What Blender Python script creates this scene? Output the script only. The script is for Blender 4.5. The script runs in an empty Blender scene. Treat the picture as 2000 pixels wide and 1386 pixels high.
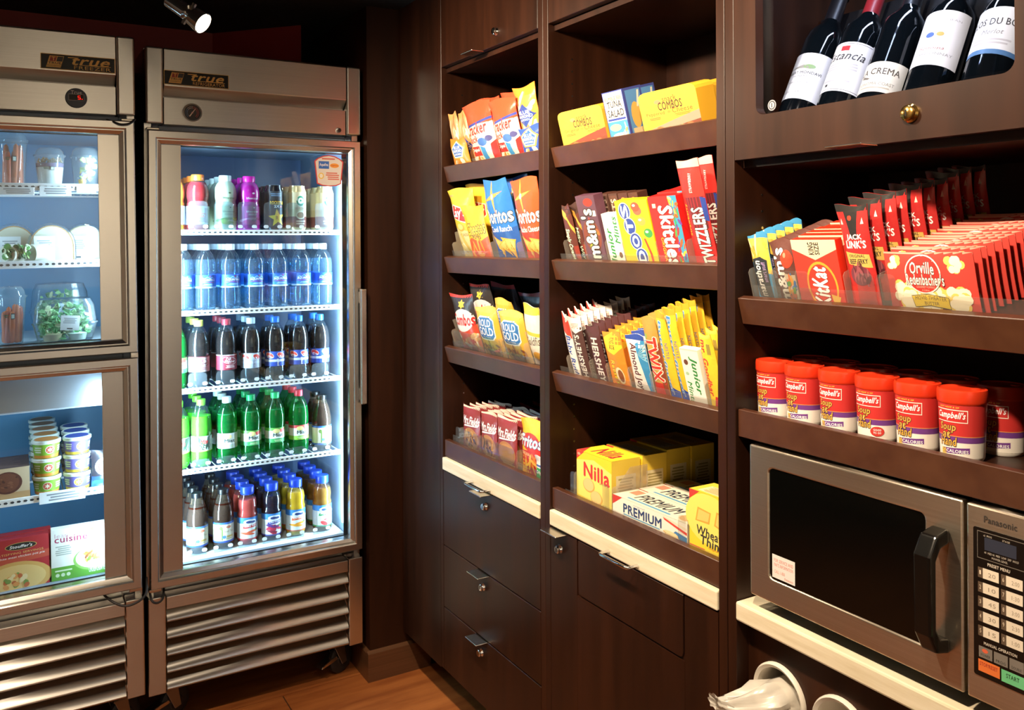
import bpy, bmesh, math, random
from mathutils import Vector, Matrix
random.seed(7)
SC = bpy.context.scene
COL = SC.collection
pi = math.pi

# ------------------------------------------------------------------ camera
FPX, PCX, PCY, EYE, ROLL = 1674.0, 1000.0, 470.5, 1.515, -0.0055   # 2000 x 1386 frame
_a = math.radians(30.55)
FWD = Vector((math.sin(_a), math.cos(_a), 0))
RGT = (Vector((math.cos(_a), -math.sin(_a), 0)) + Vector((0, 0, ROLL))).normalized()
UPV = RGT.cross(FWD).normalized()
CAMPOS = Vector((0, 0, EYE))
cd = bpy.data.cameras.new('camera')
cam = bpy.data.objects.new('camera', cd)
COL.objects.link(cam)
cam.matrix_world = Matrix((RGT, UPV, -FWD)).transposed().to_4x4()
cam.location = CAMPOS
cd.sensor_width = 36.0
cd.lens = FPX / 2000 * 36
cd.shift_y = -(693 - PCY) / 2000
cd.clip_start = 0.02
SC.camera = cam

# ------------------------------------------------------------------ world, light, exposure
wd = bpy.data.worlds.new('world')
wd.use_nodes = True
wd.node_tree.nodes['Background'].inputs[0].default_value = (1.0, 0.8, 0.6, 1)
wd.node_tree.nodes['Background'].inputs[1].default_value = 0.001
SC.world = wd
WARM = (1.0, 0.79, 0.56)
SOFT = (1.0, 0.91, 0.78)
def light(kind, name, loc, target, energy, color, **kw):
    l = bpy.data.lights.new(name, kind)
    l.energy = energy
    l.color = color
    for k, v in kw.items():
        setattr(l, k, v)
    o = bpy.data.objects.new(name, l)
    o.location = loc
    o.rotation_euler = (Vector(target) - Vector(loc)).to_track_quat('-Z', 'Y').to_euler()
    COL.objects.link(o)
    return o
# warm ceiling spots along the track in front of the shelves
SPOTS = [((0.36, 1.95, 2.20), (1.25, 2.16, 1.58), 112),
         ((0.36, 1.25, 2.20), (1.25, 1.50, 1.58), 112),
         ((0.36, 0.55, 2.20), (1.25, 0.86, 1.55), 118)]
SPOTS.append(((0.47, 2.25, 2.02), (1.2, 1.75, 1.3), 25))
for p, t, e in SPOTS:
    light('SPOT', 'spot_light', p, t, e, WARM, spot_size=math.radians(104), spot_blend=0.9, shadow_soft_size=0.035)
# unseen spots added to brighten floor, steel and the walls it reflects
light('SPOT', 'spot_light', (-0.5, 1.2, 2.45), (0.6, 2.5, 0.2), 48, WARM, spot_size=math.radians(80), spot_blend=0.8, shadow_soft_size=0.05)
light('SPOT', 'spot_light', (-0.25, 1.5, 2.28), (-0.05, 2.05, 0.0), 150, WARM, spot_size=math.radians(75), spot_blend=0.9, shadow_soft_size=0.05)
light('SPOT', 'spot_light', (0.5, -0.6, 2.5), (0.5, -1.7, 1.4), 340, SOFT, spot_size=math.radians(95), spot_blend=0.9, shadow_soft_size=0.05)
light('SPOT', 'spot_light', (-0.6, 0.3, 2.5), (-1.7, 0.5, 1.1), 70, WARM, spot_size=math.radians(95), spot_blend=0.9, shadow_soft_size=0.05)
vs = SC.view_settings
vs.view_transform = 'Standard'
vs.look = 'None'
vs.gamma = 1.0
vs.use_curve_mapping = False
vs.exposure = 0.0
SC.cycles.max_bounces = 8
SC.cycles.diffuse_bounces = 3
SC.cycles.glossy_bounces = 4
SC.cycles.transmission_bounces = 4
SC.cycles.transparent_max_bounces = 28
SC.cycles.sample_clamp_indirect = 4.0
SC.cycles.caustics_reflective = False
SC.cycles.caustics_refractive = False

# ------------------------------------------------------------------ pixel helpers
def ray(x, y):
    return FWD + RGT * ((x - PCX) / FPX) - UPV * ((y - PCY) / FPX)
def PX(x, y, X):
    d = ray(x, y); return CAMPOS + d * (X / d.x)
def PY(x, y, Y):
    d = ray(x, y); return CAMPOS + d * (Y / d.y)
def proj(p):
    q = p - CAMPOS; t = q.dot(FWD)
    return PCX + FPX * q.dot(RGT) / t, PCY - FPX * q.dot(UPV) / t

# ------------------------------------------------------------------ materials
def lin(h):
    h = h.lstrip('#')
    r = []
    for i in (0, 2, 4):
        c = int(h[i:i + 2], 16) / 255
        r.append(c / 12.92 if c <= 0.04045 else ((c + 0.055) / 1.055) ** 2.4)
    return (r[0], r[1], r[2], 1)
MATS = {}
def newmat(name):
    m = bpy.data.materials.new(name)
    m.use_nodes = True
    nt = m.node_tree
    nt.nodes.clear()
    out = nt.nodes.new('ShaderNodeOutputMaterial')
    MATS[name] = m
    return m, nt, out
def N(nt, kind, **kw):
    n = nt.nodes.new('ShaderNode' + kind)
    for k, v in kw.items():
        if k.startswith('i_'):
            n.inputs[k[2:].replace('_', ' ')].default_value = v
        else:
            setattr(n, k, v)
    return n
def pbsdf(nt, out, color=None, rough=0.5, metal=0.0, spec=0.5, **kw):
    b = nt.nodes.new('ShaderNodeBsdfPrincipled')
    if color is not None:
        b.inputs['Base Color'].default_value = color
    b.inputs['Roughness'].default_value = rough
    b.inputs['Metallic'].default_value = metal
    b.inputs['Specular IOR Level'].default_value = spec
    for k, v in kw.items():
        b.inputs[k.replace('_', ' ')].default_value = v
    nt.links.new(b.outputs[0], out.inputs[0])
    return b
def plain(hexc, rough=0.4, metal=0.0, spec=0.5):
    """solid colour with a fine procedural variation"""
    key = 'solid_%s_%d_%d' % (hexc.lstrip('#'), rough * 100, metal * 10)
    if key in MATS:
        return MATS[key]
    m, nt, out = newmat(key)
    b = pbsdf(nt, out, lin(hexc), rough, metal, spec)
    tc = N(nt, 'TexCoord')
    no = N(nt, 'TexNoise', i_Scale=60.0, i_Detail=2.0)
    mr = N(nt, 'MapRange')
    mr.inputs[3].default_value = rough * 0.85
    mr.inputs[4].default_value = min(1, rough * 1.15)
    nt.links.new(tc.outputs['Object'], no.inputs['Vector'])
    nt.links.new(no.outputs['Fac'], mr.inputs[0])
    nt.links.new(mr.outputs[0], b.inputs['Roughness'])
    return m
def streaked(name, c0, c1, scale, rough, metal=0.0, bump=0.0, spec=0.5, detail=3.0, lo=0.3, hi=0.7, r1=None):
    """procedural grain: noise stretched along one axis (scale = xyz frequencies)"""
    m, nt, out = newmat(name)
    b = pbsdf(nt, out, None, rough, metal, spec)
    tc = N(nt, 'TexCoord')
    mp = N(nt, 'Mapping'); mp.inputs['Scale'].default_value = scale
    no = N(nt, 'TexNoise', i_Scale=1.0, i_Detail=detail, i_Roughness=0.6)
    cr = N(nt, 'ValToRGB')
    cr.color_ramp.elements[0].position = lo; cr.color_ramp.elements[0].color = lin(c0)
    cr.color_ramp.elements[1].position = hi; cr.color_ramp.elements[1].color = lin(c1)
    nt.links.new(tc.outputs['Object'], mp.inputs[0])
    nt.links.new(mp.outputs[0], no.inputs['Vector'])
    nt.links.new(no.outputs['Fac'], cr.inputs[0])
    nt.links.new(cr.outputs[0], b.inputs['Base Color'])
    if r1 is not None:
        mr = N(nt, 'MapRange'); mr.inputs[3].default_value = rough; mr.inputs[4].default_value = r1
        nt.links.new(no.outputs['Fac'], mr.inputs[0]); nt.links.new(mr.outputs[0], b.inputs['Roughness'])
    if bump:
        bp = N(nt, 'Bump', i_Strength=bump, i_Distance=0.001)
        nt.links.new(no.outputs['Fac'], bp.inputs['Height'])
        nt.links.new(bp.outputs[0], b.inputs['Normal'])
    return m
def clear(name, tint, milk=0.0, gloss=1.0, rough=0.03, ior=1.35, milkcol=None):
    """thin clear plastic or glass: tinted transparency, fresnel reflection, a little haze"""
    if name in MATS:
        return MATS[name]
    m, nt, out = newmat(name)
    tr = N(nt, 'BsdfTransparent'); tr.inputs[0].default_value = lin(tint)
    gl = N(nt, 'BsdfGlossy'); gl.inputs['Roughness'].default_value = rough
    f0 = ((ior - 1) / (ior + 1)) ** 2
    lw = N(nt, 'LayerWeight'); lw.inputs[0].default_value = 0.5
    pw = N(nt, 'Math', operation='POWER'); pw.inputs[1].default_value = 5.0
    ma = N(nt, 'Math', operation='MULTIPLY_ADD'); ma.inputs[1].default_value = 1 - f0; ma.inputs[2].default_value = f0
    mu = N(nt, 'Math', operation='MULTIPLY', use_clamp=True); mu.inputs[1].default_value = gloss
    nt.links.new(lw.outputs['Facing'], pw.inputs[0]); nt.links.new(pw.outputs[0], ma.inputs[0]); nt.links.new(ma.outputs[0], mu.inputs[0])
    base = tr
    if milk:
        df = N(nt, 'BsdfDiffuse'); df.inputs[0].default_value = lin(milkcol or tint)
        mx0 = N(nt, 'MixShader'); mx0.inputs[0].default_value = milk
        nt.links.new(tr.outputs[0], mx0.inputs[1]); nt.links.new(df.outputs[0], mx0.inputs[2])
        base = mx0
    mx = N(nt, 'MixShader')
    nt.links.new(mu.outputs[0], mx.inputs[0])
    nt.links.new(base.outputs[0], mx.inputs[1]); nt.links.new(gl.outputs[0], mx.inputs[2])
    nt.links.new(mx.outputs[0], out.inputs[0])
    return m
def emit(name, color, strength):
    m, nt, out = newmat(name)
    e = N(nt, 'Emission'); e.inputs[0].default_value = lin(color); e.inputs[1].default_value = strength
    nt.links.new(e.outputs[0], out.inputs[0])
    return m
def ink(name, rough, spec=0.5, bump=0.0):
    """printed surface: colour comes from the mesh's own 'ink' print layer"""
    m, nt, out = newmat(name)
    b = pbsdf(nt, out, None, rough, 0, spec)
    at = N(nt, 'Attribute', attribute_name='ink')
    nt.links.new(at.outputs['Color'], b.inputs['Base Color'])
    if bump:
        tc = N(nt, 'TexCoord'); no = N(nt, 'TexNoise', i_Scale=45.0, i_Detail=3.0)
        bp = N(nt, 'Bump', i_Strength=bump, i_Distance=0.004)
        nt.links.new(tc.outputs['Object'], no.inputs['Vector'])
        nt.links.new(no.outputs['Fac'], bp.inputs['Height']); nt.links.new(bp.outputs[0], b.inputs['Normal'])
    return m
M_PAPER = ink('ink_carton', 0.38, 0.4)
M_FOIL = ink('ink_foil', 0.27, 0.6, 0.35)
M_LABEL = ink('ink_label', 0.4, 0.4)
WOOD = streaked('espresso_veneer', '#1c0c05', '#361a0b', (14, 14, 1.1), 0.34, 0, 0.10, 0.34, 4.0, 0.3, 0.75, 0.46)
def brushed(name, axis_scale, rough, tint='#c6c3be', tint2='#d0cdc8'):
    m = streaked(name, tint, tint2, axis_scale, rough, 1.0, 0.008, 0.5, 2.0, 0.3, 0.7, rough + 0.06)
    nt = m.node_tree
    b = [n for n in nt.nodes if n.type == 'BSDF_PRINCIPLED'][0]
    tg = N(nt, 'Tangent', direction_type='RADIAL', axis='Z')
    nt.links.new(tg.outputs[0], b.inputs['Tangent'])
    b.inputs['Anisotropic'].default_value = 0.75
    b.inputs['Anisotropic Rotation'].default_value = 0.25
    return m
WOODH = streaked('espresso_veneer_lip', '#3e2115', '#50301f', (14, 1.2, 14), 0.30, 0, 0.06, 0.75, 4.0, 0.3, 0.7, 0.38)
STEELH = brushed('brushed_steel_panel', (1.5, 1.5, 420), 0.27)
STEELV = brushed('brushed_steel_frame', (1.5, 1.5, 420), 0.23)
STEELM = brushed('brushed_steel_microwave', (1.5, 1.5, 420), 0.30, '#d8cab4', '#e2d5c2')  # warm floor reflection put into the microwave's steel tint
CHROME = plain('#d8d8d8', 0.12, 1.0)
NICKEL = plain('#c9c2b8', 0.25, 1.0)
BLACK = plain('#0b0a0a', 0.35)
RUBBER = plain('#242426', 0.55)
STONE = streaked('cream_laminate', '#d9c9a6', '#f1e6cc', (5, 2.0, 60), 0.42, 0, 0.03, 0.4, 5.0, 0.25, 0.6)
GLASS = clear('door_glass', '#f4fafa', 0, 0.8, 0.01, 1.42)
ACRYL = clear('clear_acrylic', '#f4f4f2', 0.025, 1.0, 0.03, 1.45, '#ffffff')
ACRYLEDGE = clear('acrylic_edge', '#f0eeea', 0.10, 1.0, 0.06, 1.5, '#fff3e4')
LINER = plain('#8396ab', 0.45)
WIRE = plain('#eef2f6', 0.4)

# ------------------------------------------------------------------ mesh helpers
class MB:
    def __init__(s):
        s.v, s.f = [], []
    def add(s, v, f):
        o = len(s.v)
        s.v += [tuple(p) for p in v]
        s.f += [tuple(i + o for i in q) for q in f]
        return s
    def box(s, x0, x1, y0, y1, z0, z1):
        v = [(x, y, z) for z in (z0, z1) for y in (y0, y1) for x in (x0, x1)]
        return s.add(v, [(0, 2, 3, 1), (4, 5, 7, 6), (0, 1, 5, 4), (2, 6, 7, 3), (0, 4, 6, 2), (1, 3, 7, 5)])
    def prism(s, poly, h0, h1, axis='z'):
        """extrude a 2D polygon; axis is the extrusion axis"""
        def P(a, b, h):
            return {'z': (a, b, h), 'y': (a, h, b), 'x': (h, a, b)}[axis]
        n = len(poly)
        v = [P(a, b, h0) for a, b in poly] + [P(a, b, h1) for a, b in poly]
        f = [tuple(range(n)), tuple(range(2 * n - 1, n - 1, -1))]
        f += [(i, i + n, (i + 1) % n + n, (i + 1) % n) for i in range(n)]
        return s.add(v, f)
    def lathe(s, prof, seg=20, c=(0, 0, 0), axis='z', cap=True):
        v, f = [], []
        n = len(prof)
        for k in range(seg):
            a = 2 * pi * k / seg
            ca, sa = math.cos(a), math.sin(a)
            for r, z in prof:
                p = {'z': (r * ca, r * sa, z), 'y': (r * ca, z, r * sa), 'x': (z, r * ca, r * sa)}[axis]
                v.append((p[0] + c[0], p[1] + c[1], p[2] + c[2]))
        for k in range(seg):
            k2 = (k + 1) % seg
            for i in range(n - 1):
                f.append((k * n + i, k2 * n + i, k2 * n + i + 1, k * n + i + 1))
        if cap:
            if prof[0][0] > 1e-6: f.append(tuple(k * n for k in reversed(range(seg))))
            if prof[-1][0] > 1e-6: f.append(tuple(k * n + n - 1 for k in range(seg)))
        return s.add(v, f)
    def tube(s, pts, r, seg=8, closed=False):
        pts = [Vector(p) for p in pts]
        v, f = [], []
        n = len(pts)
        ref = Vector((0.31, 0.17, 0.93))
        for i, p in enumerate(pts):
            t = (pts[(i + 1) % n] - pts[i - 1]) if closed else (pts[min(i + 1, n - 1)] - pts[max(i - 1, 0)])
            t.normalize()
            a = t.cross(ref).normalized(); b = t.cross(a)
            for k in range(seg):
                q = p + a * (r * math.cos(2 * pi * k / seg)) + b * (r * math.sin(2 * pi * k / seg))
                v.append(q)
        m = n if closed else n - 1
        for i in range(m):
            j = (i + 1) % n
            for k in range(seg):
                k2 = (k + 1) % seg
                f.append((i * seg + k, i * seg + k2, j * seg + k2, j * seg + k))
        if not closed:
            f.append(tuple(reversed(range(seg)))); f.append(tuple(range((n - 1) * seg, n * seg)))
        return s.add(v, f)
    def mesh(s, name, mat, smooth=False, bevel=0.0, bseg=2):
        me = bpy.data.meshes.new(name)
        me.from_pydata(s.v, [], s.f)
        bm = bmesh.new(); bm.from_mesh(me)
        bmesh.ops.recalc_face_normals(bm, faces=bm.faces)
        if bevel:
            es = [e for e in bm.edges if len(e.link_faces) == 2 and e.calc_face_angle() > 0.6]
            bmesh.ops.bevel(bm, geom=es, offset=bevel, segments=bseg, affect='EDGES', profile=0.5, clamp_overlap=True)
        if smooth:
            for f in bm.faces: f.smooth = True
            for e in bm.edges:
                if len(e.link_faces) == 2 and e.calc_face_angle() > 0.75: e.smooth = False
        bm.to_mesh(me); bm.free()
        me.materials.append(mat)
        return me
    def build(s, name, mat, parent=None, smooth=False, bevel=0.0, bseg=2):
        return link(name, s.mesh(name, mat, smooth, bevel, bseg), parent)
def link(name, me, parent=None):
    o = bpy.data.objects.new(name, me)
    COL.objects.link(o)
    o.parent = parent
    return o
def tag(o, label, cat, group=None):
    o['label'] = label
    o['category'] = cat
    if group: o['group'] = group
    return o
def thing(name, label, cat, group=None, loc=(0, 0, 0), rz=0.0):
    o = bpy.data.objects.new(name, None)
    COL.objects.link(o)
    o.empty_display_size = 0.05
    o.location = loc
    o.rotation_euler = (0, 0, rz)
    return tag(o, label, cat, group)
def struct(o):
    o['kind'] = 'structure'
    return o
def kids(o):
    return [c for c in bpy.data.objects if c.parent == o]
KID = {}
def copy_tree(o, parent=None):
    c = o.copy()
    COL.objects.link(c)
    c.parent = parent
    for ch in list(o.children):
        copy_tree(ch, c)
    return c
def rrect(x0, x1, y0, y1, r, n=5):
    pts = []
    for cx, cy, a0 in ((x1 - r, y1 - r, 0), (x0 + r, y1 - r, 90), (x0 + r, y0 + r, 180), (x1 - r, y0 + r, 270)):
        for k in range(n + 1):
            a = math.radians(a0 + 90 * k / n)
            pts.append((cx + r * math.cos(a), cy + r * math.sin(a)))
    return pts

# ------------------------------------------------------------------ print (flat artwork laid on packages)
_TXT = {}
def text_geo(s, shear=0.0):
    key = (s, shear)
    if key not in _TXT:
        cu = bpy.data.curves.new('lettering', 'FONT')
        cu.body = s; cu.resolution_u = 2; cu.fill_mode = 'FRONT'; cu.shear = shear
        cu.align_x = 'LEFT'; cu.space_character = 1.06
        ob = bpy.data.objects.new('lettering', cu)
        me = ob.to_mesh()
        v = [(p.co.x, p.co.y) for p in me.vertices]
        f = [tuple(p.vertices) for p in me.polygons]
        ob.to_mesh_clear()
        bpy.data.objects.remove(ob); bpy.data.curves.remove(cu)
        xs = [p[0] for p in v] or [0, 1]; ys = [p[1] for p in v] or [0, 1]
        x0, x1, y0, y1 = min(xs), max(xs), min(ys), max(ys)
        W, Hh = max(x1 - x0, 1e-6), max(y1 - y0, 1e-6)
        _TXT[key] = ([((p - x0) / W, (q - y0) / Hh) for p, q in v], f, W, Hh)
    return _TXT[key]
def strokes(b, n):
    """shifts that thicken a letter by b (in letter heights)"""
    if b < 0.012: return [(0, 0)]
    return [(b * math.cos(2 * pi * k / n), b * math.sin(2 * pi * k / n)) for k in range(n)]
def tone(c):        # printed inks never reach full purity
    r = lin(c)
    return tuple(0.92 * q + 0.024 for q in r[:3]) + (1,)
class Art:
    """flat print; u,v run 0..1 over the panel, later prints lie over earlier ones"""
    def __init__(s):
        s.p = []
    def poly(s, pts, c):
        s.p.append((list(pts), [tuple(range(len(pts)))], tone(c))); return s
    def rect(s, u0, v0, u1, v1, c):
        return s.poly([(u0, v0), (u1, v0), (u1, v1), (u0, v1)], c)
    def ell(s, cx, cy, rx, ry, c, n=20, rot=0.0):
        cr, sr = math.cos(rot), math.sin(rot)
        return s.poly([(cx + rx * math.cos(2 * pi * k / n) * cr - ry * math.sin(2 * pi * k / n) * sr,
                        cy + rx * math.cos(2 * pi * k / n) * sr + ry * math.sin(2 * pi * k / n) * cr) for k in range(n)], c)
    def star(s, cx, cy, rx, ry, c, n=5, inner=0.42, rot=0.0):
        pts = []
        for k in range(2 * n):
            q = 1 if k % 2 == 0 else inner
            a = pi / 2 + pi * k / n + rot
            pts.append((cx + rx * q * math.cos(a), cy + ry * q * math.sin(a)))
        v = [(cx, cy)] + pts
        s.p.append((v, [(0, 1 + k, 1 + (k + 1) % (2 * n)) for k in range(2 * n)], tone(c))); return s
    def text(s, t, u0, v0, u1, v1, c, rot=0, bold=0.0, shear=0.0, out=None, ow=0.03, arc=0.0, slope=0.0):
        v, f, W, Hh = text_geo(t, shear)
        bold = min(bold, 0.06) * 0.62; ow = min(ow, 0.05)
        for col, b, n in (((out, bold + ow, 8),) if out else ()) + ((c, bold, 4),):
            for sub, (dx, dy) in enumerate(strokes(b, n)):
                q = []
                for a, h in v:
                    a += dx / W; h += dy / Hh
                    h += arc * (1 - (2 * a - 1) ** 2) + slope * a
                    if rot == 90: a, h = 1 - h, a
                    elif rot == -90: a, h = h, 1 - a
                    q.append((u0 + a * (u1 - u0), v0 + h * (v1 - v0)))
                s.p.append((q, f, tone(col), sub))
        return s
    def lines(s, u0, v0, u1, v1, n, c, rnd=None):
        r = rnd or random
        for k in range(n):
            v = v0 + (v1 - v0) * (k + 0.5) / n
            hh = (v1 - v0) / n * 0.28
            a = r.uniform(0, 0.18) * (u1 - u0); b = r.uniform(0, 0.18) * (u1 - u0)
            s.rect(u0 + a, v - hh, u1 - b, v + hh, c)
        return s
    def scatter(s, u0, v0, u1, v1, n, ru, rv, cols, seed=1, seg=8):
        r = random.Random(seed)
        for k in range(n):
            q = r.uniform(0.7, 1.25)
            s.ell(r.uniform(u0, u1), r.uniform(v0, v1), ru * q, rv * q, r.choice(cols), seg, r.uniform(0, 3))
        return s
    def levels(s):
        bb = []; lv = []
        for pr_ in s.p:
            v = pr_[0]
            if len(pr_) > 3 and pr_[3]:      # further strokes of the same lettering
                bb.append(bb[-1]); lv.append(int(lv[-1]) + 0.09 * pr_[3]); continue
            xs = [p[0] for p in v] or [0]; ys = [p[1] for p in v] or [0]
            b = (min(xs), max(xs), min(ys), max(ys))
            l = 0
            for q, k in zip(bb, lv):
                if k >= l and q[0] < b[1] and q[1] > b[0] and q[2] < b[3] and q[3] > b[2]: l = int(k) + 1
            bb.append(b); lv.append(l)
        return lv
    def mesh(s, name, mat, w, h, mapf, us=None, vs=None, off=0.00012):
        lev = s.levels()
        if max(lev or [0]) > 12: off = min(off, 0.0012 / max(lev))
        bm = bmesh.new()
        lay = bm.faces.layers.int.new('prim')
        for i, (v, f, c) in enumerate(p_[:3] for p_ in s.p):
            bv = [bm.verts.new((a * w, b * h, 0)) for a, b in v]
            for q in f:
                try:
                    fc = bm.faces.new([bv[k] for k in q]); fc[lay] = i
                except ValueError:
                    pass
        for vals, no in ((us, (1, 0, 0)), (vs, (0, 1, 0))):
            for t in vals or []:
                bmesh.ops.bisect_plane(bm, geom=bm.verts[:] + bm.edges[:] + bm.faces[:], dist=1e-7,
                                       plane_co=(t, t, 0), plane_no=no)
        cl = bm.loops.layers.float_color.new('ink')
        for fc in bm.faces:
            c = s.p[fc[lay]][2]
            for lp in fc.loops: lp[cl] = c
            if fc.normal.z < 0: fc.normal_flip()
            fc.smooth = bool(us)
        for bv in bm.verts:
            if bv.link_faces:
                bv.co = mapf(bv.co.x, bv.co.y, 0.0001 + off * lev[bv.link_faces[0][lay]])
        me = bpy.data.meshes.new(name)
        bm.to_mesh(me); bm.free()
        me.materials.append(mat)
        return me
    def flat(s, name, parent, w, h, mat=None, M=None, off=0.00012):
        """lay on the plane y = 0 facing -y, from (0,0) to (w,h) in x,z; M moves it"""
        me = s.mesh(name, mat or M_PAPER, w, h, lambda x, z, o: Vector((x, -o, z)), off=off)
        if M is not None: me.transform(M)
        return link(name, me, parent)
    def wrap(s, name, parent, r, z0, z1, mat=None, r1=None, seg=24, off=0.00012):
        """wrap round a vertical cylinder or cone; u = 0.5 faces -y"""
        w = 2 * pi * r
        r1 = r if r1 is None else r1
        h = z1 - z0
        def mf(x, z, o):
            a = (x / w - 0.5) * 2 * pi
            rr = r + (r1 - r) * z / h + o
            return Vector((rr * math.sin(a), -rr * math.cos(a), z0 + z))
        me = s.mesh(name, mat or M_LABEL, w, h, mf, us=[w * k / seg for k in range(1, seg)], off=off)
        return link(name, me, parent)
    def only(s):
        return s
T = Matrix.Translation
def R(deg, ax): return Matrix.Rotation(math.radians(deg), 4, ax)

# ================================================================== the room
CEIL = 2.33
def PZ(x, y, z):
    d = ray(x, y); return CAMPOS + d * ((z - EYE) / d.z)
M_TILE = streaked('wood_look_tile', '#7a3d1c', '#b06a35', (3.0, 22, 3), 0.38, 0, 0.08, 0.45, 5.0, 0.25, 0.75, 0.55)
M_GROUT = plain('#2b1a10', 0.8)
M_CREAM = streaked('warm_plaster', '#d6cab4', '#e2d7c4', (2, 2, 2), 0.75, 0, 0.1)
M_GREYBAND = streaked('grey_reflect_band', '#7d868e', '#949ca3', (3, 3, 8), 0.5, 0, 0.05)
M_RED = streaked('red_paint', '#6d0f10', '#7a1413', (3, 3, 3), 0.6)
M_BLACKW = plain('#070606', 0.8)
M_BASE = streaked('bronze_baseboard', '#5b3d28', '#6d4a32', (1.5, 1.5, 300), 0.35, 0.3, 0.04)
fl = struct(MB().box(-1.75, 1.7, -1.8, 3.7, -0.05, -0.004).build('floor', M_GROUT))
tw, tl = 0.6, 0.9
k = 0
for j in range(-3, 4):
    y1 = 2.861 + 0.6 * (1 - j) + 0.0
    y0 = y1 - tw
    if y0 < -1.8 + 0.0 and y1 < -1.8: continue
    x = 0.789 - 3 * tl + (0.32 if j % 2 == 0 else 0)
    while x < 1.7:
        a, b, c, d = max(x + 0.002, -1.75), min(x + tl - 0.002, 1.7), max(y0 + 0.002, -1.8), min(y1 - 0.002, 3.7)
        if b - a > 0.02 and d - c > 0.02:
            MB().box(a, b, c, d, -0.004, 0.0 + random.uniform(0, 0.0004)).build('tile', M_TILE, fl)
        x += tl
for j in range(4, 9):
    y1 = 2.861 + 0.6 * (1 - j); y0 = y1 - tw
    x = 0.789 - 3 * tl + (0.32 if j % 2 == 0 else 0)
    while x < 1.7:
        a, b, c, d = max(x + 0.002, -1.75), min(x + tl - 0.002, 1.7), max(y0 + 0.002, -1.8), min(y1 - 0.002, 3.7)
        if b - a > 0.02 and d - c > 0.02:
            MB().box(a, b, c, d, -0.004, 0.0).build('tile', M_TILE, fl)
        x += tl
ce = struct(MB().box(-1.75, 1.75, 1.0, 3.75, CEIL, CEIL + 0.08).build('ceiling', M_BLACKW))
MB().box(-1.75, 1.75, 0.96, 1.0, CEIL, 2.75).box(-1.75, 1.75, -1.85, 1.0, 2.70, 2.78).build('ceiling_reflector', plain('#8f8068', 0.7), ce)  # unseen raised ceiling part, added and toned for the steel headers to reflect
pA = PZ(415, 65, CEIL); pB = PZ(588, 49, CEIL)
struct(MB().box(-1.75, 1.75, 3.56, 3.7, 0, CEIL).build('wall_back', M_BLACKW))
struct(MB().prism([(-1.75, pA.y), (pA.x, pA.y), (pB.x, pB.y), (pB.x, 3.56), (-1.75, 3.56)], 2.15, CEIL).build('trim_2', M_RED))
struct(MB().box(1.66, 1.75, -1.8, 3.56, 0, 2.7).build('wall_right', M_BLACKW))
struct(MB().box(-1.85, -1.75, -1.85, 3.7, 0, 2.7).build('wall_left', M_CREAM))
struct(MB().box(-1.75, 1.75, -1.85, -1.75, 0, 2.7).build('wall_rear', M_CREAM))
struct(MB().box(-1.75, 1.66, -1.75, -1.72, 0.34, 1.18).build('trim_3', M_GREYBAND))  # grey band added low on the unseen rear wall for the steel to reflect
struct(MB().box(-1.75, 1.66, -1.75, -1.71, 0.0, 0.34).build('reflect_band_rear', WOOD))  # dark band added below it, also only for the steel reflections
struct(MB().box(1.075, 1.66, 2.802, 3.56, 0, CEIL).build('wall_pier', WOOD))
bb = MB().prism([(2.802, 0.0), (2.789, 0.0), (2.789, 0.096), (2.802, 0.104)], 1.064, 1.30, 'x')
bb.prism([(1.075, 0.0), (1.064, 0.0), (1.064, 0.096), (1.075, 0.104)], 2.802, 3.5, 'y')
struct(bb.build('baseboard_pier', M_BASE))
struct(MB().box(1.194, 1.214, 2.4835, 2.788, 0.152, CEIL).build('trim_1', WOOD))

# ================================================================== glass-door coolers
def ring(loops):
    """loops: list of (x0,x1,z0,z1,y) rectangles, skinned one to the next"""
    v, f = [], []
    for x0, x1, z0, z1, y in loops:
        v += [(x0, y, z0), (x1, y, z0), (x1, y, z1), (x0, y, z1)]
    for i in range(len(loops) - 1):
        for k in range(4):
            k2 = (k + 1) % 4
            f.append((i * 4 + k, i * 4 + k2, i * 4 + 4 + k2, i * 4 + 4 + k))
    return MB().add(v, f)
M_RAILTXT = '#30343a'
M_LAMPC = emit('cool_lamp_tube', '#d8ecff', 9.0)
M_JAMBGLOW = emit('cool_jamb_glow', '#cfe6ff', 7.0)
M_GASKET = plain('#10141c', 0.5)
M_RAIL = plain('#f2f5f8', 0.35)
M_TAG = plain('#e9eef2', 0.4)
def rail(name, parent, x0, x1, y, z0, z1, ticks=True):
    o = MB().box(x0, x1, y - 0.004, y, z0, z1).build(name, M_RAIL, parent, bevel=0.0012, bseg=1)
    if ticks:
        a = Art(); w, h = x1 - x0, z1 - z0
        n = int(w / 0.0165)
        for k in range(n):
            u = (k + 0.5) / n
            a.poly([(u - 0.28 / n, 0.38), (u + 0.12 / n, 0.34), (u + 0.34 / n, 0.5), (u + 0.12 / n, 0.66), (u - 0.28 / n, 0.62)], M_RAILTXT)
        a.flat('price_ticks', o, w, h, M=T((x0, y - 0.0042, z0)))
    return o
def wire_shelf(parent, W, yf, yb, z, x0=0.046, x1=None, rail_h=0.022, ticks=True):
    x1 = W - 0.046 if x1 is None else x1
    m = MB()
    n = int((x1 - x0) / 0.022)
    for k in range(n + 1):
        x = x0 + 0.004 + (x1 - x0 - 0.008) * k / n
        m.box(x - 0.0015, x + 0.0015, yf, yb, z - 0.003, z)
    for y in (yf + 0.004, (yf + yb) / 2, yb - 0.004):
        m.box(x0, x1, y - 0.003, y + 0.003, z - 0.009, z - 0.003)
    s = m.build('wire_shelf', WIRE, parent)
    rail('price_rail', s, x0, x1, yf, z - 0.012, z - 0.012 + rail_h, ticks)
    return s
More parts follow.
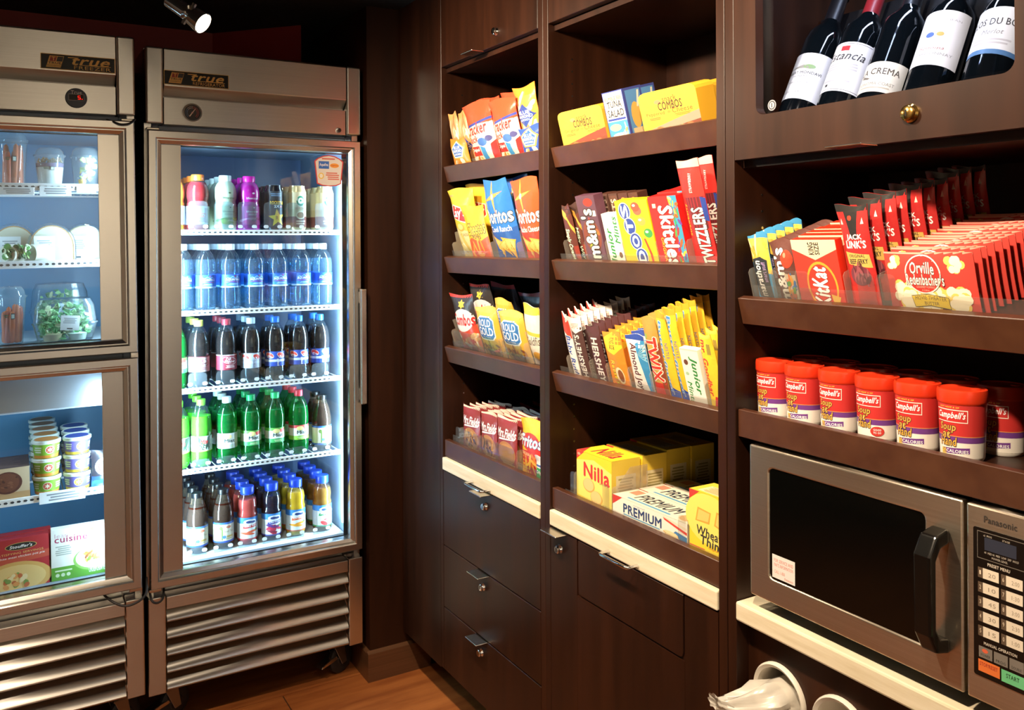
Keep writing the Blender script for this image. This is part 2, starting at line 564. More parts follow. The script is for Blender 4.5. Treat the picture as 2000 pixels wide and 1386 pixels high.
def caster(parent, px_, py_, turn=-65):
    x = y = 0.0
    m = MB()
    m.box(x - 0.035, x + 0.035, y - 0.035, y + 0.035, 0.120, 0.128)
    m.lathe([(0.018, 0.105), (0.018, 0.120)], 14, (x, y, 0))
    for s in (-1, 1):
        m.prism([(y - 0.022, 0.105), (y + 0.022, 0.105), (y + 0.034, 0.040), (y + 0.012, 0.036)], x + s * 0.021 - 0.002, x + s * 0.021 + 0.002, 'x')
    m.box(x - 0.023, x + 0.023, y - 0.022, y + 0.022, 0.100, 0.106)
    c = m.build('caster', plain('#9a9a98', 0.35, 1.0), parent, bevel=0.001, bseg=1)
    w = MB().lathe([(0.0, -0.016), (0.02, -0.016), (0.024, -0.012), (0.043, -0.012), (0.05, -0.006), (0.05, 0.006), (0.043, 0.012), (0.024, 0.012), (0.02, 0.016), (0, 0.016)], 28, (x, y + 0.022, 0.05), 'x')
    w.build('wheel', RUBBER, c, smooth=True)
    MB().prism([(y - 0.075, 0.048), (y - 0.07, 0.056), (y - 0.03, 0.066), (y + 0.01, 0.07), (y + 0.01, 0.058), (y - 0.03, 0.052)], x - 0.02, x + 0.014, 'x').build('brake_lever', NICKEL, c, bevel=0.002)
    c.location = (px_, py_, 0); c.rotation_euler.z = math.radians(turn)
    return c
def cooler(name, label, X0, Yf, W, ztop, zhb, doors, zg1, zg0, pL, pR, shield, handle, D=0.62):
    """x 0..W from the left, y 0 at the front, z from the floor"""
    r = thing(name, label, 'refrigerator' if 'freezer' not in name else 'freezer', None, (X0, Yf, 0))
    zl0 = doors[-1][0] - 0.01
    m = MB()
    t = 0.05
    m.box(0, 0.02, 0.03, D, zg0, ztop); m.box(W - 0.02, W, 0.03, D, zg0, ztop)
    m.box(0.02, W - 0.02, D - 0.02, D, zg0, ztop); m.box(0.02, W - 0.02, 0.05, D - 0.02, ztop - 0.02, ztop)
    m.box(0.02, W - 0.02, 0.05, D - 0.02, zg0, zg0 + 0.02)
    m.box(0.02, W - 0.02, 0.06, 0.075, zg0 + 0.02, zg1 + 0.02)
    m.build('body', STEELV, r)
    m = MB()
    y0 = 0.034
    m.box(0.02, 0.042, y0, D - 0.02, zl0, zhb + 0.0); m.box(W - 0.042, W - 0.02, y0, D - 0.02, zl0, zhb)
    m.box(0.042, W - 0.042, y0, D - 0.06, zhb - 0.04, zhb); m.box(0.042, W - 0.042, y0, D - 0.06, zl0, zl0 + 0.045)
    for i in range(len(doors) - 1):
        zm = (doors[i][0] + doors[i + 1][1]) / 2
        m.box(0.042, W - 0.042, y0, D - 0.06, zm - 0.035, zm + 0.035)
    m.build('inner_liner', LINER, r, bevel=0.004)
    MB().box(0.042, W - 0.042, D - 0.06, D - 0.02, zl0, zhb).build('rear_wall', plain('#3d5378' if shield == 'L' else '#5f95bc', 0.4), r)  # blue of the cool light put into the rear wall colours
    # header
    z2 = ztop - 0.117; z3 = z2 - 0.034
    hp = MB().prism([(0.05, ztop), (-0.004, ztop), (-0.008, ztop - 0.006), (-0.008, z2), (0.026, z3 + 0.006), (0.026, z3), (0.0, z3), (0.0, zhb), (0.05, zhb)], pL + 0.002, W - pR - 0.002, 'x')
    hp.build('header_panel', STEELH, r, bevel=0.0015)
    MB().box(0, pL, -0.008, 0.05, zhb, ztop).build('header_post', STEELV, r, bevel=0.006, bseg=3)
    MB().box(W - pR, W, -0.008, 0.05, zhb, ztop).build('header_post', STEELV, r, bevel=0.006, bseg=3)
    # grille
    MB().box(0, pL, -0.004, 0.05, zg0, zg1).build('grille_post', STEELV, r, bevel=0.003)
    MB().box(W - pR, W, -0.004, 0.05, zg0, zg1).build('grille_post', STEELV, r, bevel=0.003)
    MB().box(pL + 0.002, W - pR - 0.002, -0.002, 0.05, zg1 - 0.043, zg1 - 0.004).build('grille_top_plate', STEELH, r, bevel=0.002)
    sm = None
    for k in range(5):
        zb = zg0 + 0.006 + 0.0525 * (4 - k) + 0.0
        if sm is None:
            pr = [(0.058, 0.050), (0.030, 0.036), (0.008, 0.022), (-0.004, 0.013), (-0.007, 0.007), (-0.004, 0.002), (0.004, 0.0), (0.012, 0.004), (0.03, 0.022), (0.058, 0.040)]
            sm = MB().prism(pr, pL + 0.003, W - pR - 0.003, 'x').mesh('louver', STEELH, smooth=True)
        o = link('louver', sm, r); o.location.z = zb
    for x in (0.068, W - 0.070):
        for y in (0.085, D - 0.08):
            c = caster(r, x, y)
            dz = zg0 - 0.128
            c.scale.z = zg0 / 0.128
    # doors
    for zb, zt in doors:
        x0, x1 = 0.004, W - 0.006
        def L(i, y): return (x0 + i, x1 - i, zb + i, zt - i, y)
        fr = ring([L(0.0, 0.03), L(0.0, -0.018), L(0.003, -0.022), L(0.022, -0.022), L(0.0255, -0.019), L(0.0265, -0.012), L(0.029, -0.012), L(0.039, -0.006), L(0.0405, -0.001), L(0.0405, 0.03), L(0.0, 0.03)])
        d = fr.build('door', STEELV, r)
        MB().box(x0 + 0.0405, x1 - 0.0405, 0.004, 0.010, zb + 0.0405, zt - 0.0405).build('glass_pane', GLASS, d)
        sx = (x0 + 0.0405, x0 + 0.098) if shield == 'L' else (x1 - 0.098, x1 - 0.0405)
        s = MB().box(sx[0], sx[1], -0.001, 0.0035, zb + 0.041, zt - 0.041)
        s.build('lamp_cover', STEELV, d, bevel=0.001)
        g = ring([(x0 + 0.03, x1 - 0.03, zb + 0.02, zt - 0.02, 0.033), (x0 + 0.050, x1 - 0.050, zb + 0.043, zt - 0.043, 0.033)])
        sx2 = (x0 + 0.045, x0 + 0.106) if shield == 'L' else (x1 - 0.106, x1 - 0.045)
        g.build('door_gasket', M_GASKET, d)
        if handle:
            hx = x1 - 0.012
            MB().box(hx, hx + 0.02, -0.052, -0.032, handle[0], handle[1]).box(hx + 0.002, hx + 0.018, -0.033, -0.02, handle[0] + 0.01, handle[0] + 0.05).box(hx + 0.002, hx + 0.018, -0.033, -0.02, handle[1] - 0.05, handle[1] - 0.01).build('door_handle', STEELV, d, bevel=0.003)
        lx = x0 + 0.072 if shield == 'L' else x1 - 0.072
        zc, hl = (zb + zt) / 2, (zt - zb) - 0.16
        MB().lathe([(0.009, zc - hl / 2), (0.009, zc + hl / 2)], 12, (lx, 0.028, 0)).build('lamp_tube', M_LAMPC, d)
        e = (COOL_W if shield == 'L' else COOL_W * 0.36) * hl
        o = light('AREA', 'cooler_light', (X0 + lx + (0.012 if shield == 'L' else -0.012), Yf + 0.045, zc), (X0 + lx + (0.6 if shield == 'L' else -0.6), Yf + 0.5, zc), e, COOL, shape='RECTANGLE', size=hl, size_y=0.03)
        # lit liner edge on the opposite jamb, imitated by an added glowing strip
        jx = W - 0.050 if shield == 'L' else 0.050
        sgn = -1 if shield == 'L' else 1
        MB().box(min(jx, jx + 0.007 * -sgn), max(jx, jx + 0.007 * -sgn), 0.060, 0.070, zb + 0.075, zt - 0.075).build('jamb_glow', M_JAMBGLOW, d)
        o2 = light('AREA', 'cooler_light', (X0 + jx + sgn * 0.004, Yf + 0.074, zc), (X0 + jx + sgn, Yf + 0.6, zc), e * 0.6, COOL, shape='RECTANGLE', size=hl, size_y=0.012)  # added light to go with the glowing strip, no lamp there
        dv = Vector((sgn * 0.8, 0.6, 0)).normalized()
        o2.rotation_euler = Matrix((Vector((0, 0, 1)), (-dv).cross(Vector((0, 0, 1))), -dv)).transposed().to_euler()
        # long side of the lamp stands upright
        dv = (Vector((0.6 if shield == 'L' else -0.6, 0.45, 0))).normalized()
        zax = -dv; xax = Vector((0, 0, 1)); yax = zax.cross(xax)
        o.rotation_euler = Matrix((xax, yax, zax)).transposed().to_euler()
    return r
COOL = (0.58, 0.82, 1.0)
COOL_W = 16.0

YF, FX0, FW = 2.824, 0.368, 0.690
fridge = cooler('beverage_refrigerator', 'tall stainless refrigerator with one full glass door, filled with drink bottles', FX0, YF, FW, 2.117, 1.881, [(0.4585, 1.860)], 0.427, 0.128, 0.051, 0.050, 'L', (0.961, 1.354))
SHZ = [1.552, 1.291, 1.041, 0.781, 0.50]
SHY = 2.91
for z in SHZ[:4]:
    wire_shelf(fridge, FW, SHY - YF, 0.555, z, rail_h=0.017)
MB().box(0.046, FW - 0.046, SHY - YF - 0.03, 0.555, 0.490, SHZ[4]).build('floor_tray', plain('#c9d2da', 0.4), fridge)

# badge, gauge and lock on the refrigerator header
def badge(parent, x, z, word, w=0.194, h=0.044):
    p = MB().box(x, x + w, -0.0105, -0.008, z, z + h).build('name_badge', plain('#0d0c0b', 0.25), parent)
    a = Art()
    g = '#d9b45a'
    for q in ((0, 0, 1, 0.035), (0, 0.965, 1, 1), (0, 0, 0.008, 1), (0.992, 0, 1, 1)): a.rect(*q, g)
    a.poly([(0.07, 0.12), (0.26, 0.12), (0.31, 0.88), (0.12, 0.88)], g)
    a.poly([(0.115, 0.52), (0.195, 0.52), (0.215, 0.84), (0.135, 0.84)], '#8c1a12')
    a.poly([(0.205, 0.52), (0.282, 0.52), (0.302, 0.84), (0.225, 0.84)], '#1a1512')
    a.text('T', 0.145, 0.57, 0.195, 0.80, g, bold=0.04)
    a.text('TRUE', 0.10, 0.34, 0.27, 0.48, '#1a1512', bold=0.03); a.text('FOODSERVICE', 0.09, 0.18, 0.26, 0.29, '#1a1512')
    a.text('true', 0.42, 0.38, 0.92, 0.84, g, bold=0.03, shear=0.3)
    a.rect(0.36, 0.80, 0.50, 0.86, g); a.rect(0.52, 0.37, 0.94, 0.41, g)
    a.text(word, 0.44, 0.10, 0.94, 0.32, g, bold=0.01)
    a.flat('badge_print', p, w, h, M=T((x, -0.0106, z)))
    return p
badge(fridge, 0.052, 2.004, 'REFRIGERATOR')
def disc(parent, name, x, z, r, mat, y0=-0.006, y1=0.0, seg=28):
    return MB().lathe([(0, y0), (r * 0.94, y0), (r, y0 + 0.002), (r, y1)], seg, (x, 0, z), 'y', cap=False).build(name, mat, parent, smooth=True)
gx, gz = 0.136, 1.922
gb = MB().lathe([(0.0255, 0.0), (0.0285, -0.006), (0.0285, -0.010), (0.0245, -0.010), (0.0235, -0.004)], 32, (gx, 0, gz), 'y', cap=False).build('thermometer_bezel', CHROME, fridge, smooth=True)
a = Art()
a.ell(0.5, 0.5, 0.49, 0.49, '#15171c', 32)
for k in range(25):
    t = math.radians(225 - 270 * k / 24)
    c = '#5fa3d8' if k < 8 else ('#d8d8d8' if k < 13 else '#d2463a')
    for q in (0.40, 0.31):
        a.ell(0.5 + q * math.cos(t), 0.5 + q * math.sin(t), 0.022, 0.022, c, 6)
a.poly([(0.30, 0.27), (0.36, 0.24), (0.72, 0.78), (0.70, 0.80)], '#ece6d8'); a.ell(0.5, 0.5, 0.06, 0.06, '#ccaaaa', 10)
a.flat('thermometer_dial', gb, 0.048, 0.048, M=T((gx - 0.024, -0.0042, gz - 0.024)))
def lock(parent, x, y, z, mat=CHROME, r=0.010):
    o = MB().lathe([(r * 1.25, 0.0), (r * 1.25, -0.003), (r, -0.006), (r, -0.011), (r * 0.8, -0.013), (0.0, -0.013)], 20, (x, y, z), 'y', cap=False).build('lock', mat, parent, smooth=True)
    MB().box(x - 0.0012, x + 0.0012, y - 0.0136, y - 0.0125, z - 0.005, z + 0.005).build('keyway', BLACK, o)
    return o
lock(fridge, 0.612, 0.0, 1.896, r=0.0075)
# promotional sticker inside the glass
w, h = 0.106, 0.106
st = Art()
sh = [(0.02, 0.80), (0.12, 0.89), (0.30, 0.97), (0.5, 1.0), (0.70, 0.97), (0.88, 0.89), (0.98, 0.80), (0.90, 0.08), (0.74, 0.02), (0.5, 0.0), (0.26, 0.02), (0.10, 0.08)]
st.poly(sh, '#d23a34'); st.poly([(0.5 + (a_ - 0.5) * 0.92, 0.5 + (b_ - 0.5) * 0.94) for a_, b_ in sh], '#e9e2dc')
st.rect(0.16, 0.56, 0.50, 0.80, '#2f6cc4'); st.text('Aquafina', 0.19, 0.62, 0.47, 0.74, '#ffffff', bold=0.02)
st.ell(0.68, 0.67, 0.15, 0.075, '#f4a33c', 16); st.text('Lipton', 0.57, 0.64, 0.79, 0.70, '#c8231c', bold=0.03)
st.ell(0.24, 0.33, 0.09, 0.10, '#f0c63a', 16); st.ell(0.24, 0.33, 0.06, 0.07, '#f5efe2', 12)
st.lines(0.38, 0.20, 0.84, 0.46, 4, '#d66a5a'); st.lines(0.25, 0.84, 0.75, 0.92, 1, '#d66a5a')
pp = MB().prism([(a_ * w, b_ * h) for a_, b_ in sh], 0.0, 0.0006, 'y')
sg = pp.build('door_sticker', plain('#d23a34', 0.5))
sg.location = PY(613, 363, YF + 0.0034)
st.flat('sticker_print', sg, w, h, M=T((0, -0.0002, 0)))
tag(sg, 'white shield-shaped promotional sticker with red border on the refrigerator glass', 'sticker')

# ---- freezer with two half doors, standing slightly out of plumb
ZX1, YZ = 0.340, 2.794
ZX0 = ZX1 - 0.690
freezer = cooler('half_door_freezer', 'stainless freezer with two stacked glass half doors beside the tall refrigerator', ZX0, YZ, 0.690, 2.124, 1.889, [(1.181, 1.871), (0.477, 1.167)], 0.440, 0.146, 0.050, 0.050, 'R', None)
badge(freezer, 0.442, 2.010, 'FREEZER')
dx, dz = 0.532, 1.932
do = disc(freezer, 'digital_display', dx, dz, 0.029, plain('#16203c', 0.3), -0.004)
MB().box(dx - 0.019, dx + 0.020, -0.0056, -0.004, dz - 0.008, dz + 0.010).build('display_window', plain('#0a0a0a', 0.15), do)
a = Art(); a.text('True', 0.25, 0.70, 0.75, 0.88, '#c8ccd8', bold=0.02); a.rect(0.14, 0.36, 0.86, 0.38, '#a8acb8'); a.rect(0.14, 0.68, 0.86, 0.70, '#a8acb8'); a.rect(0.14, 0.36, 0.155, 0.7, '#a8acb8'); a.rect(0.845, 0.36, 0.86, 0.7, '#a8acb8')
a.flat('display_frame', do, 0.056, 0.056, M=T((dx - 0.028, -0.0059, dz - 0.028)))
M_LED = emit('red_led', '#ff1a10', 2.5)
sg7 = MB()
for s_ in ((0, 2, 1), (0, 1, 1), (0, 0, 1)): sg7.box(dx + 0.004, dx + 0.011, -0.0063, -0.0058, dz - 0.004 + s_[1] * 0.0048, dz - 0.003 + s_[1] * 0.0048)
sg7.box(dx + 0.004, dx + 0.0052, -0.0063, -0.0058, dz + 0.0008, dz + 0.0066); sg7.box(dx + 0.0098, dx + 0.011, -0.0063, -0.0058, dz - 0.004, dz + 0.0018); sg7.box(dx + 0.014, dx + 0.016, -0.0063, -0.0058, dz - 0.004, dz - 0.002)
sg7.build('display_digit', M_LED, do)
ZSY = YZ + 0.085
wire_shelf(freezer, 0.690, 0.085, 0.555, PY(100, 368, ZSY).z)
wire_shelf(freezer, 0.690, 0.085, 0.555, PY(100, 518, ZSY).z)
wire_shelf(freezer, 0.690, 0.085, 0.555, PY(100, 972, ZSY).z)
ZSH = [PY(100, 368, ZSY).z, PY(100, 518, ZSY).z, 1.215, PY(100, 972, ZSY).z, 0.512]
MB().box(0.046, 0.690 - 0.046, 0.05, 0.555, 1.209, 1.215).build('floor_tray', plain('#c9d2da', 0.4), freezer)
MB().box(0.046, 0.690 - 0.046, 0.05, 0.555, 0.506, 0.512).build('floor_tray', plain('#c9d2da', 0.4), freezer)
MB().box(0.046, 0.690 - 0.046, 0.06, 0.30, 1.02, 1.13).build('evaporator_cover', plain('#c4ccd6', 0.35), freezer, bevel=0.006)
# price tags clipped over the freezer rails
def ztag(px0, px1, py, dz):
    p0, p1 = PY(px0, py, ZSY - 0.006), PY(px1, py, ZSY - 0.006)
    w = p1.x - p0.x
    o = MB().box(p0.x - ZX0, p1.x - ZX0, ZSY - 0.008 - YZ, ZSY - 0.006 - YZ, p0.z - dz / 2, p0.z + dz / 2).build('price_tag', M_TAG, freezer, bevel=0.0008, bseg=1)
    a = Art(); a.lines(0.1, 0.15, 0.9, 0.85, 3, '#8a9098')
    a.flat('tag_print', o, w, dz, M=T((p0.x - ZX0, ZSY - 0.0082 - YZ, p0.z - dz / 2)))
ztag(0, 68, 375, 0.024); ztag(78, 140, 376, 0.028); ztag(150, 188, 374, 0.018); ztag(70, 160, 978, 0.034)
# hinge pins and door-heater cables
def cable(parent, name, pts, r=0.0035):
    P = [Vector(p) for p in pts]
    out = []
    for i in range(len(P) - 1):
        p0, p1, p2, p3 = P[max(i - 1, 0)], P[i], P[i + 1], P[min(i + 2, len(P) - 1)]
        for k in range(6):
            t = k / 6
            out.append(0.5 * ((2 * p1) + (p2 - p0) * t + (2 * p0 - 5 * p1 + 4 * p2 - p3) * t * t + (3 * p1 - p0 - 3 * p2 + p3) * t ** 3))
    out.append(P[-1])
    return MB().tube(out, r, 8).build(name, RUBBER, parent, smooth=True)
def lo(p, x0, y): return (p.x - x0, y, p.z)
cable(freezer, 'heater_cable', [lo(PY(x, y, YZ), ZX0, dy) for x, y, dy in ((212, 238, 0.01), (222, 244, -0.02), (236, 250, -0.03), (252, 249, -0.03), (264, 240, -0.012), (268, 236, 0.03))])
cable(freezer, 'heater_cable', [lo(PY(x, y, YZ), ZX0, dy) for x, y, dy in ((192, 1168, 0.02), (208, 1175, -0.02), (232, 1181, -0.035), (258, 1173, -0.035), (275, 1160, -0.02), (281, 1140, 0.03))])
cable(fridge, 'heater_cable', [lo(PY(x, y, YF), FX0, dy) for x, y, dy in ((322, 1150, 0.02), (316, 1163, -0.02), (305, 1170, -0.03), (294, 1166, -0.03), (292, 1152, 0.0))])
for par, x, zs in ((fridge, 0.02, (1.8605, 0.4475)), (freezer, 0.668, (1.871, 0.4665)), ):
    for z in zs:
        MB().box(x - 0.018, x + 0.018, -0.012, 0.03, z, z + 0.010 if z < 1 else z + 0.008).build('hinge', NICKEL, par, bevel=0.002)

# ================================================================== snack cabinets (fronts on X = 1.194)
XC, XB = 1.194, 1.60
ZB = 0.156
LIPZ = [1.752, 1.465, 1.180, 0.885]
def crossbox(y0, y1, x0, x1, z0, z1):       # world helper: returns MB box
    return MB().box(x0, x1, y0, y1, z0, z1)
class Shelf:
    """frame: origin at the lip's top front edge, left end; x to the right, y into the cabinet, z up"""
    def __init__(s, yl, yr, z, tilt, xf=XC + 0.006):
        s.W = yl - yr
        s.M = T((xf, yl, z)) @ R(-90, 'Z') @ R(tilt, 'X')
        s.I = s.M.inverted()
        s.base = -0.014
        s.tilt = tilt
    def hit(s, px, py, d):
        o = s.I @ CAMPOS; q = s.I.to_3x3() @ ray(px, py)
        t = (d - o.y) / q.y
        p = o + q * t
        return p.x, p.z
    def xat(s, px, d=0.024):
        x = 0.3
        for _ in range(8):
            py = proj(s.M @ Vector((x, d, 0.0)))[1]
            x = s.hit(px, py, d)[0]
        return x
    def top(s, x, py, d=0.024):
        px = proj(s.M @ Vector((x, d, 0.1)))[0]
        z = 0.1
        for _ in range(8):
            z = s.hit(px, py, d)[1]
            px = proj(s.M @ Vector((x, d, z)))[0]
        return z
def shelf_board(parent, sh, depth):
    m = MB().box(0.001, sh.W - 0.001, 0.018, depth, -0.034, -0.0145)
    o = m.build('shelf', WOOD, parent)
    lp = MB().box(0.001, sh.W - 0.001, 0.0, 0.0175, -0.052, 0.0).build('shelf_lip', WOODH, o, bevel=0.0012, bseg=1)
    return o
def flat_tab(parent, x, z, down=False):
    """bent aluminium tab pull: x to the right, y 0 at the face"""
    return MB().box(x - 0.035, x + 0.035, -0.038, 0.004, z, z + 0.003).build('tab_pull', NICKEL, parent, bevel=0.001, bseg=1)
def wire_pull(parent, x, y, z):
    w, d, r = 0.052, 0.030, 0.004
    pts = [(x - w, y, z), (x - w, y - d + 0.008, z), (x - w + 0.003, y - d + 0.002, z), (x - w + 0.009, y - d, z),
           (x + w - 0.009, y - d, z), (x + w - 0.003, y - d + 0.002, z), (x + w, y - d + 0.008, z), (x + w, y, z)]
    return MB().tube(pts, r, 10).build('wire_pull', CHROME, parent, smooth=True)
def carcass(name, label, yl, yr, tl, tr):
    """yl/yr inner faces; tl/tr panel thicknesses. children in frame x right, y in, z up (root at left front on floor)"""
    r = thing(name, label, 'cabinet', None, (XC, yl, 0), -pi / 2)
    W = yl - yr
    D = XB - XC
    MB().box(-tl, 0, 0, D, ZB, CEIL - 0.001).build('side_panel', WOOD, r, bevel=0.001, bseg=1)
    MB().box(W, W + tr, 0, D, ZB, CEIL - 0.001).build('side_panel', WOOD, r, bevel=0.001, bseg=1)
    MB().box(0, W, D - 0.012, D - 0.001, ZB, CEIL - 0.001).build('back_panel', WOOD, r)
    MB().box(0, W, 0.02, D - 0.012, ZB, ZB + 0.018).build('bottom_panel', WOOD, r)
    for x in (0.22, W - 0.08):
        for y in (0.05, D - 0.06):
            if y > 0.2 or x < 0.3:
                lg = MB().lathe([(0.022, 0.0), (0.022, 0.008), (0.016, 0.010), (0.016, ZB)], 18, (x, y, 0)).build('leg', CHROME, r, smooth=True)
    m = MB()
    for k in range(34):
        z = 0.93 + k * 0.032
        if z < 2.0:
            m.lathe([(0.0028, -0.0008), (0.0028, 0.0002)], 8, (0.0, 0.075, z), 'x')
    m.build('shelf_pin_socket', NICKEL, r)['kind'] = 'stuff'
    return r, W, D
def under_board(root, W, z0=0.791, z1=0.830, pull=None):
    b = MB().box(0.001, W - 0.001, -0.004, 0.30, z0, z1).build('pull_out_board', STONE, root, bevel=0.003)
    if pull is not None: wire_pull(b, pull, -0.004, z0 + 0.010)
    return b
# ---- unit beside the pier: four shelves over three drawers
u1, W1, D1 = carcass('snack_cabinet', 'dark wood cabinet with chip shelves above three drawers, beside the pier', 2.462, 1.885, 0.0205, 0.0235)
d = MB().box(0.002, W1 - 0.002, 0.0, 0.02, 2.068, CEIL - 0.003).build('upper_door', WOOD, u1, bevel=0.0012, bseg=1)
lock(d, 2.462 - 2.102, 0.0, 2.106); flat_tab(d, 0.245, 2.0645)
MB().box(0, W1, 0.02, D1 - 0.013, 2.052, 2.067).build('top_panel', WOOD, u1)
S1 = [Shelf(2.462, 1.885, LIPZ[k], (15, 15, 15, 0)[k]) for k in range(4)]
S2 = [Shelf(1.838, 1.237, LIPZ[k], (15, 15, 15, 0)[k]) for k in range(4)]
S3 = [Shelf(1.190, 0.600, 1.404, 15), Shelf(1.190, 0.600, 1.1925, 0)]
def add_shelves(root, shelves, depth=0.36):
    bpy.context.view_layer.update()
    inv = root.matrix_world.inverted()
    for s in shelves:
        o = shelf_board(root, s, depth if s.tilt == 0 else 0.33)
        o.matrix_local = inv @ s.M
add_shelves(u1, S1)
under_board(u1, W1, pull=0.262)
for i, (z0, z1) in enumerate(((0.5525, 0.789), (0.3565, 0.5495), (ZB, 0.3535))):
    dr = MB().box(0.002, W1 - 0.002, 0.0, 0.02, z0, z1).build('drawer', WOOD, u1, bevel=0.0012, bseg=1)
    tx = (0.262, 0.245, 0.232)[i]
    flat_tab(dr, tx + 0.02, z1 - 0.0025); lock(dr, tx + 0.02, 0.0, z1 - 0.042)
# ---- middle unit: four shelves over a wide door with a flap
u2, W2, D2 = carcass('snack_cabinet', 'dark wood cabinet with candy shelves above a wide door with a round-cornered flap', 1.838, 1.237, 0.0235, 0.0225)
d = MB().box(0.002, W2 - 0.002, 0.0, 0.02, 2.069, CEIL - 0.003).build('upper_door', WOOD, u2, bevel=0.0012, bseg=1)
MB().box(0, W2, 0.02, D2 - 0.013, 2.053, 2.067).build('top_panel', WOOD, u2)
add_shelves(u2, S2)
under_board(u2, W2, pull=0.305)
dr = MB().box(0.002, W2 - 0.002, 0.004, 0.022, ZB, 0.787).build('lower_door', WOOD, u2, bevel=0.001, bseg=1)
outer = rrect(0.123, 0.498, 0.655, 0.80, 0.012)
fx0, fx1, fz0, fz1 = 0.123, 0.498, 0.655, 0.7865
pts = [(fx0, fz1), (fx0, fz0 + 0.012)] + [(fx0 + 0.012 - 0.012 * math.cos(t), fz0 + 0.012 - 0.012 * math.sin(t)) for t in (0.5, 1.0)] + [(fx0 + 0.012, fz0), (fx1 - 0.012, fz0)] + [(fx1 - 0.012 + 0.012 * math.sin(t), fz0 + 0.012 - 0.012 * math.cos(t)) for t in (0.5, 1.0)] + [(fx1, fz0 + 0.012), (fx1, fz1)]
MB().prism(pts, -0.0005, 0.004, 'y').build('door_flap', WOOD, dr, bevel=0.0012, bseg=1)
MB().box(0.002, 0.118, 0.0, 0.004, ZB, 0.787).box(0.1185, 0.5025, 0.0, 0.004, ZB, 0.651).box(0.503, W2 - 0.002, 0.0, 0.004, ZB, 0.787).build('door_face', WOOD, dr)
flat_tab(dr, 0.045, 0.785); lock(dr, 0.045, 0.0, 0.742)
# ---- unit with the wine case and microwave niche
u3, W3, D3 = carcass('microwave_cabinet', 'dark wood cabinet holding wine case, popcorn shelf, soup shelf and microwave niche', 1.190, 0.600, 0.0225, 0.0225)
wx0, wx1, wz0, wz1 = 1.190 - 1.134, 1.190 - 0.662, 1.744, 2.10
fr = MB()
o_ = [(0.002, 1.666), (W3 - 0.002, 1.666), (W3 - 0.002, CEIL - 0.003), (0.002, CEIL - 0.003)]
inn = rrect(wx0, wx1, wz0, wz1, 0.018, 6)
def plate_with_hole(x0, x1, z0, z1, hole, y0, y1):
    """flat plate with a hole: quads from the hole outline out to the border"""
    cx = sum(p[0] for p in hole) / len(hole); cz = sum(p[1] for p in hole) / len(hole)
    out = []
    for a, b in hole:
        dx_, dz_ = a - cx, b - cz
        t = min((x1 - cx) / dx_ if dx_ > 1e-9 else 1e9, (x0 - cx) / dx_ if dx_ < -1e-9 else 1e9, (z1 - cz) / dz_ if dz_ > 1e-9 else 1e9, (z0 - cz) / dz_ if dz_ < -1e-9 else 1e9)
        out.append((cx + dx_ * t, cz + dz_ * t))
    n = len(hole)
    # make sure the four corners are border points
    for c in ((x0, z0), (x1, z0), (x1, z1), (x0, z1)):
        k = min(range(n), key=lambda i: (out[i][0] - c[0]) ** 2 + (out[i][1] - c[1]) ** 2)
        out[k] = c
    v = [(a, y0, b) for a, b in hole] + [(a, y0, b) for a, b in out] + [(a, y1, b) for a, b in hole] + [(a, y1, b) for a, b in out]
    f = []
    for i in range(n):
        j = (i + 1) % n
        f += [(i, j, n + j, n + i), (2 * n + i, 3 * n + i, 3 * n + j, 2 * n + j), (i, 2 * n + i, 2 * n + j, j), (n + i, n + j, 3 * n + j, 3 * n + i)]
    return MB().add(v, f)
wd_ = plate_with_hole(0.002, W3 - 0.002, 1.666, CEIL - 0.003, inn, 0.0, 0.02).build('wine_case_door', WOOD, u3)
MB().prism(rrect(wx0 - 0.004, wx1 + 0.004, wz0 - 0.004, wz1 + 0.004, 0.02, 6), 0.0205, 0.0235, 'y').build('case_window', clear('case_window', '#eef1f8', 0, 0.7, 0.01, 1.45), wd_)
lock(wd_, 1.190 - 0.819, 0.0, 1.707, plain('#c9a25a', 0.2, 1.0), 0.0115); flat_tab(wd_, 1.190 - 0.915, 1.664)
MB().box(0, W3, 0.024, D3 - 0.013, 1.652, 1.668).build('case_floor', WOOD, u3)
sk = Art(); sk.ell(0.5, 0.5, 0.5, 0.5, '#8d8f98', 24); sk.ell(0.5, 0.5, 0.40, 0.40, '#2a2a30', 24); sk.ell(0.5, 0.5, 0.30, 0.30, '#a0a2aa', 20); sk.rect(0.44, 0.3, 0.56, 0.7, '#2a2a30')
sk.flat('window_decal', wd_, 0.020, 0.020, M=T((wx0 + 0.010, 0.0203, wz0 + 0.008)))
add_shelves(u3, S3)
MB().box(0.001, W3 - 0.001, -0.004, 0.37, 0.793, 0.829).build('counter', STONE, u3, bevel=0.004)
hole = [(0.080 + 0.057 * math.cos(2 * pi * k / 32), 0.674 + 0.057 * math.sin(2 * pi * k / 32)) for k in range(32)]
pn = plate_with_hole(0.001, 0.148, 0.30, 0.775, hole, 0.03, 0.05)
hole2 = [(x + 0.136, z) for x, z in hole]
pn2 = plate_with_hole(0.148, 0.2845, 0.30, 0.775, hole2, 0.03, 0.05)
pn.add(pn2.v, pn2.f); pn.box(0.2845, W3, 0.03, 0.05, 0.30, 0.775); pn.box(0.0, W3, 0.03, 0.05, ZB, 0.30)
pn.build('dispenser_panel', WOOD, u3)
for s in list(u1.children) + []:
    pass

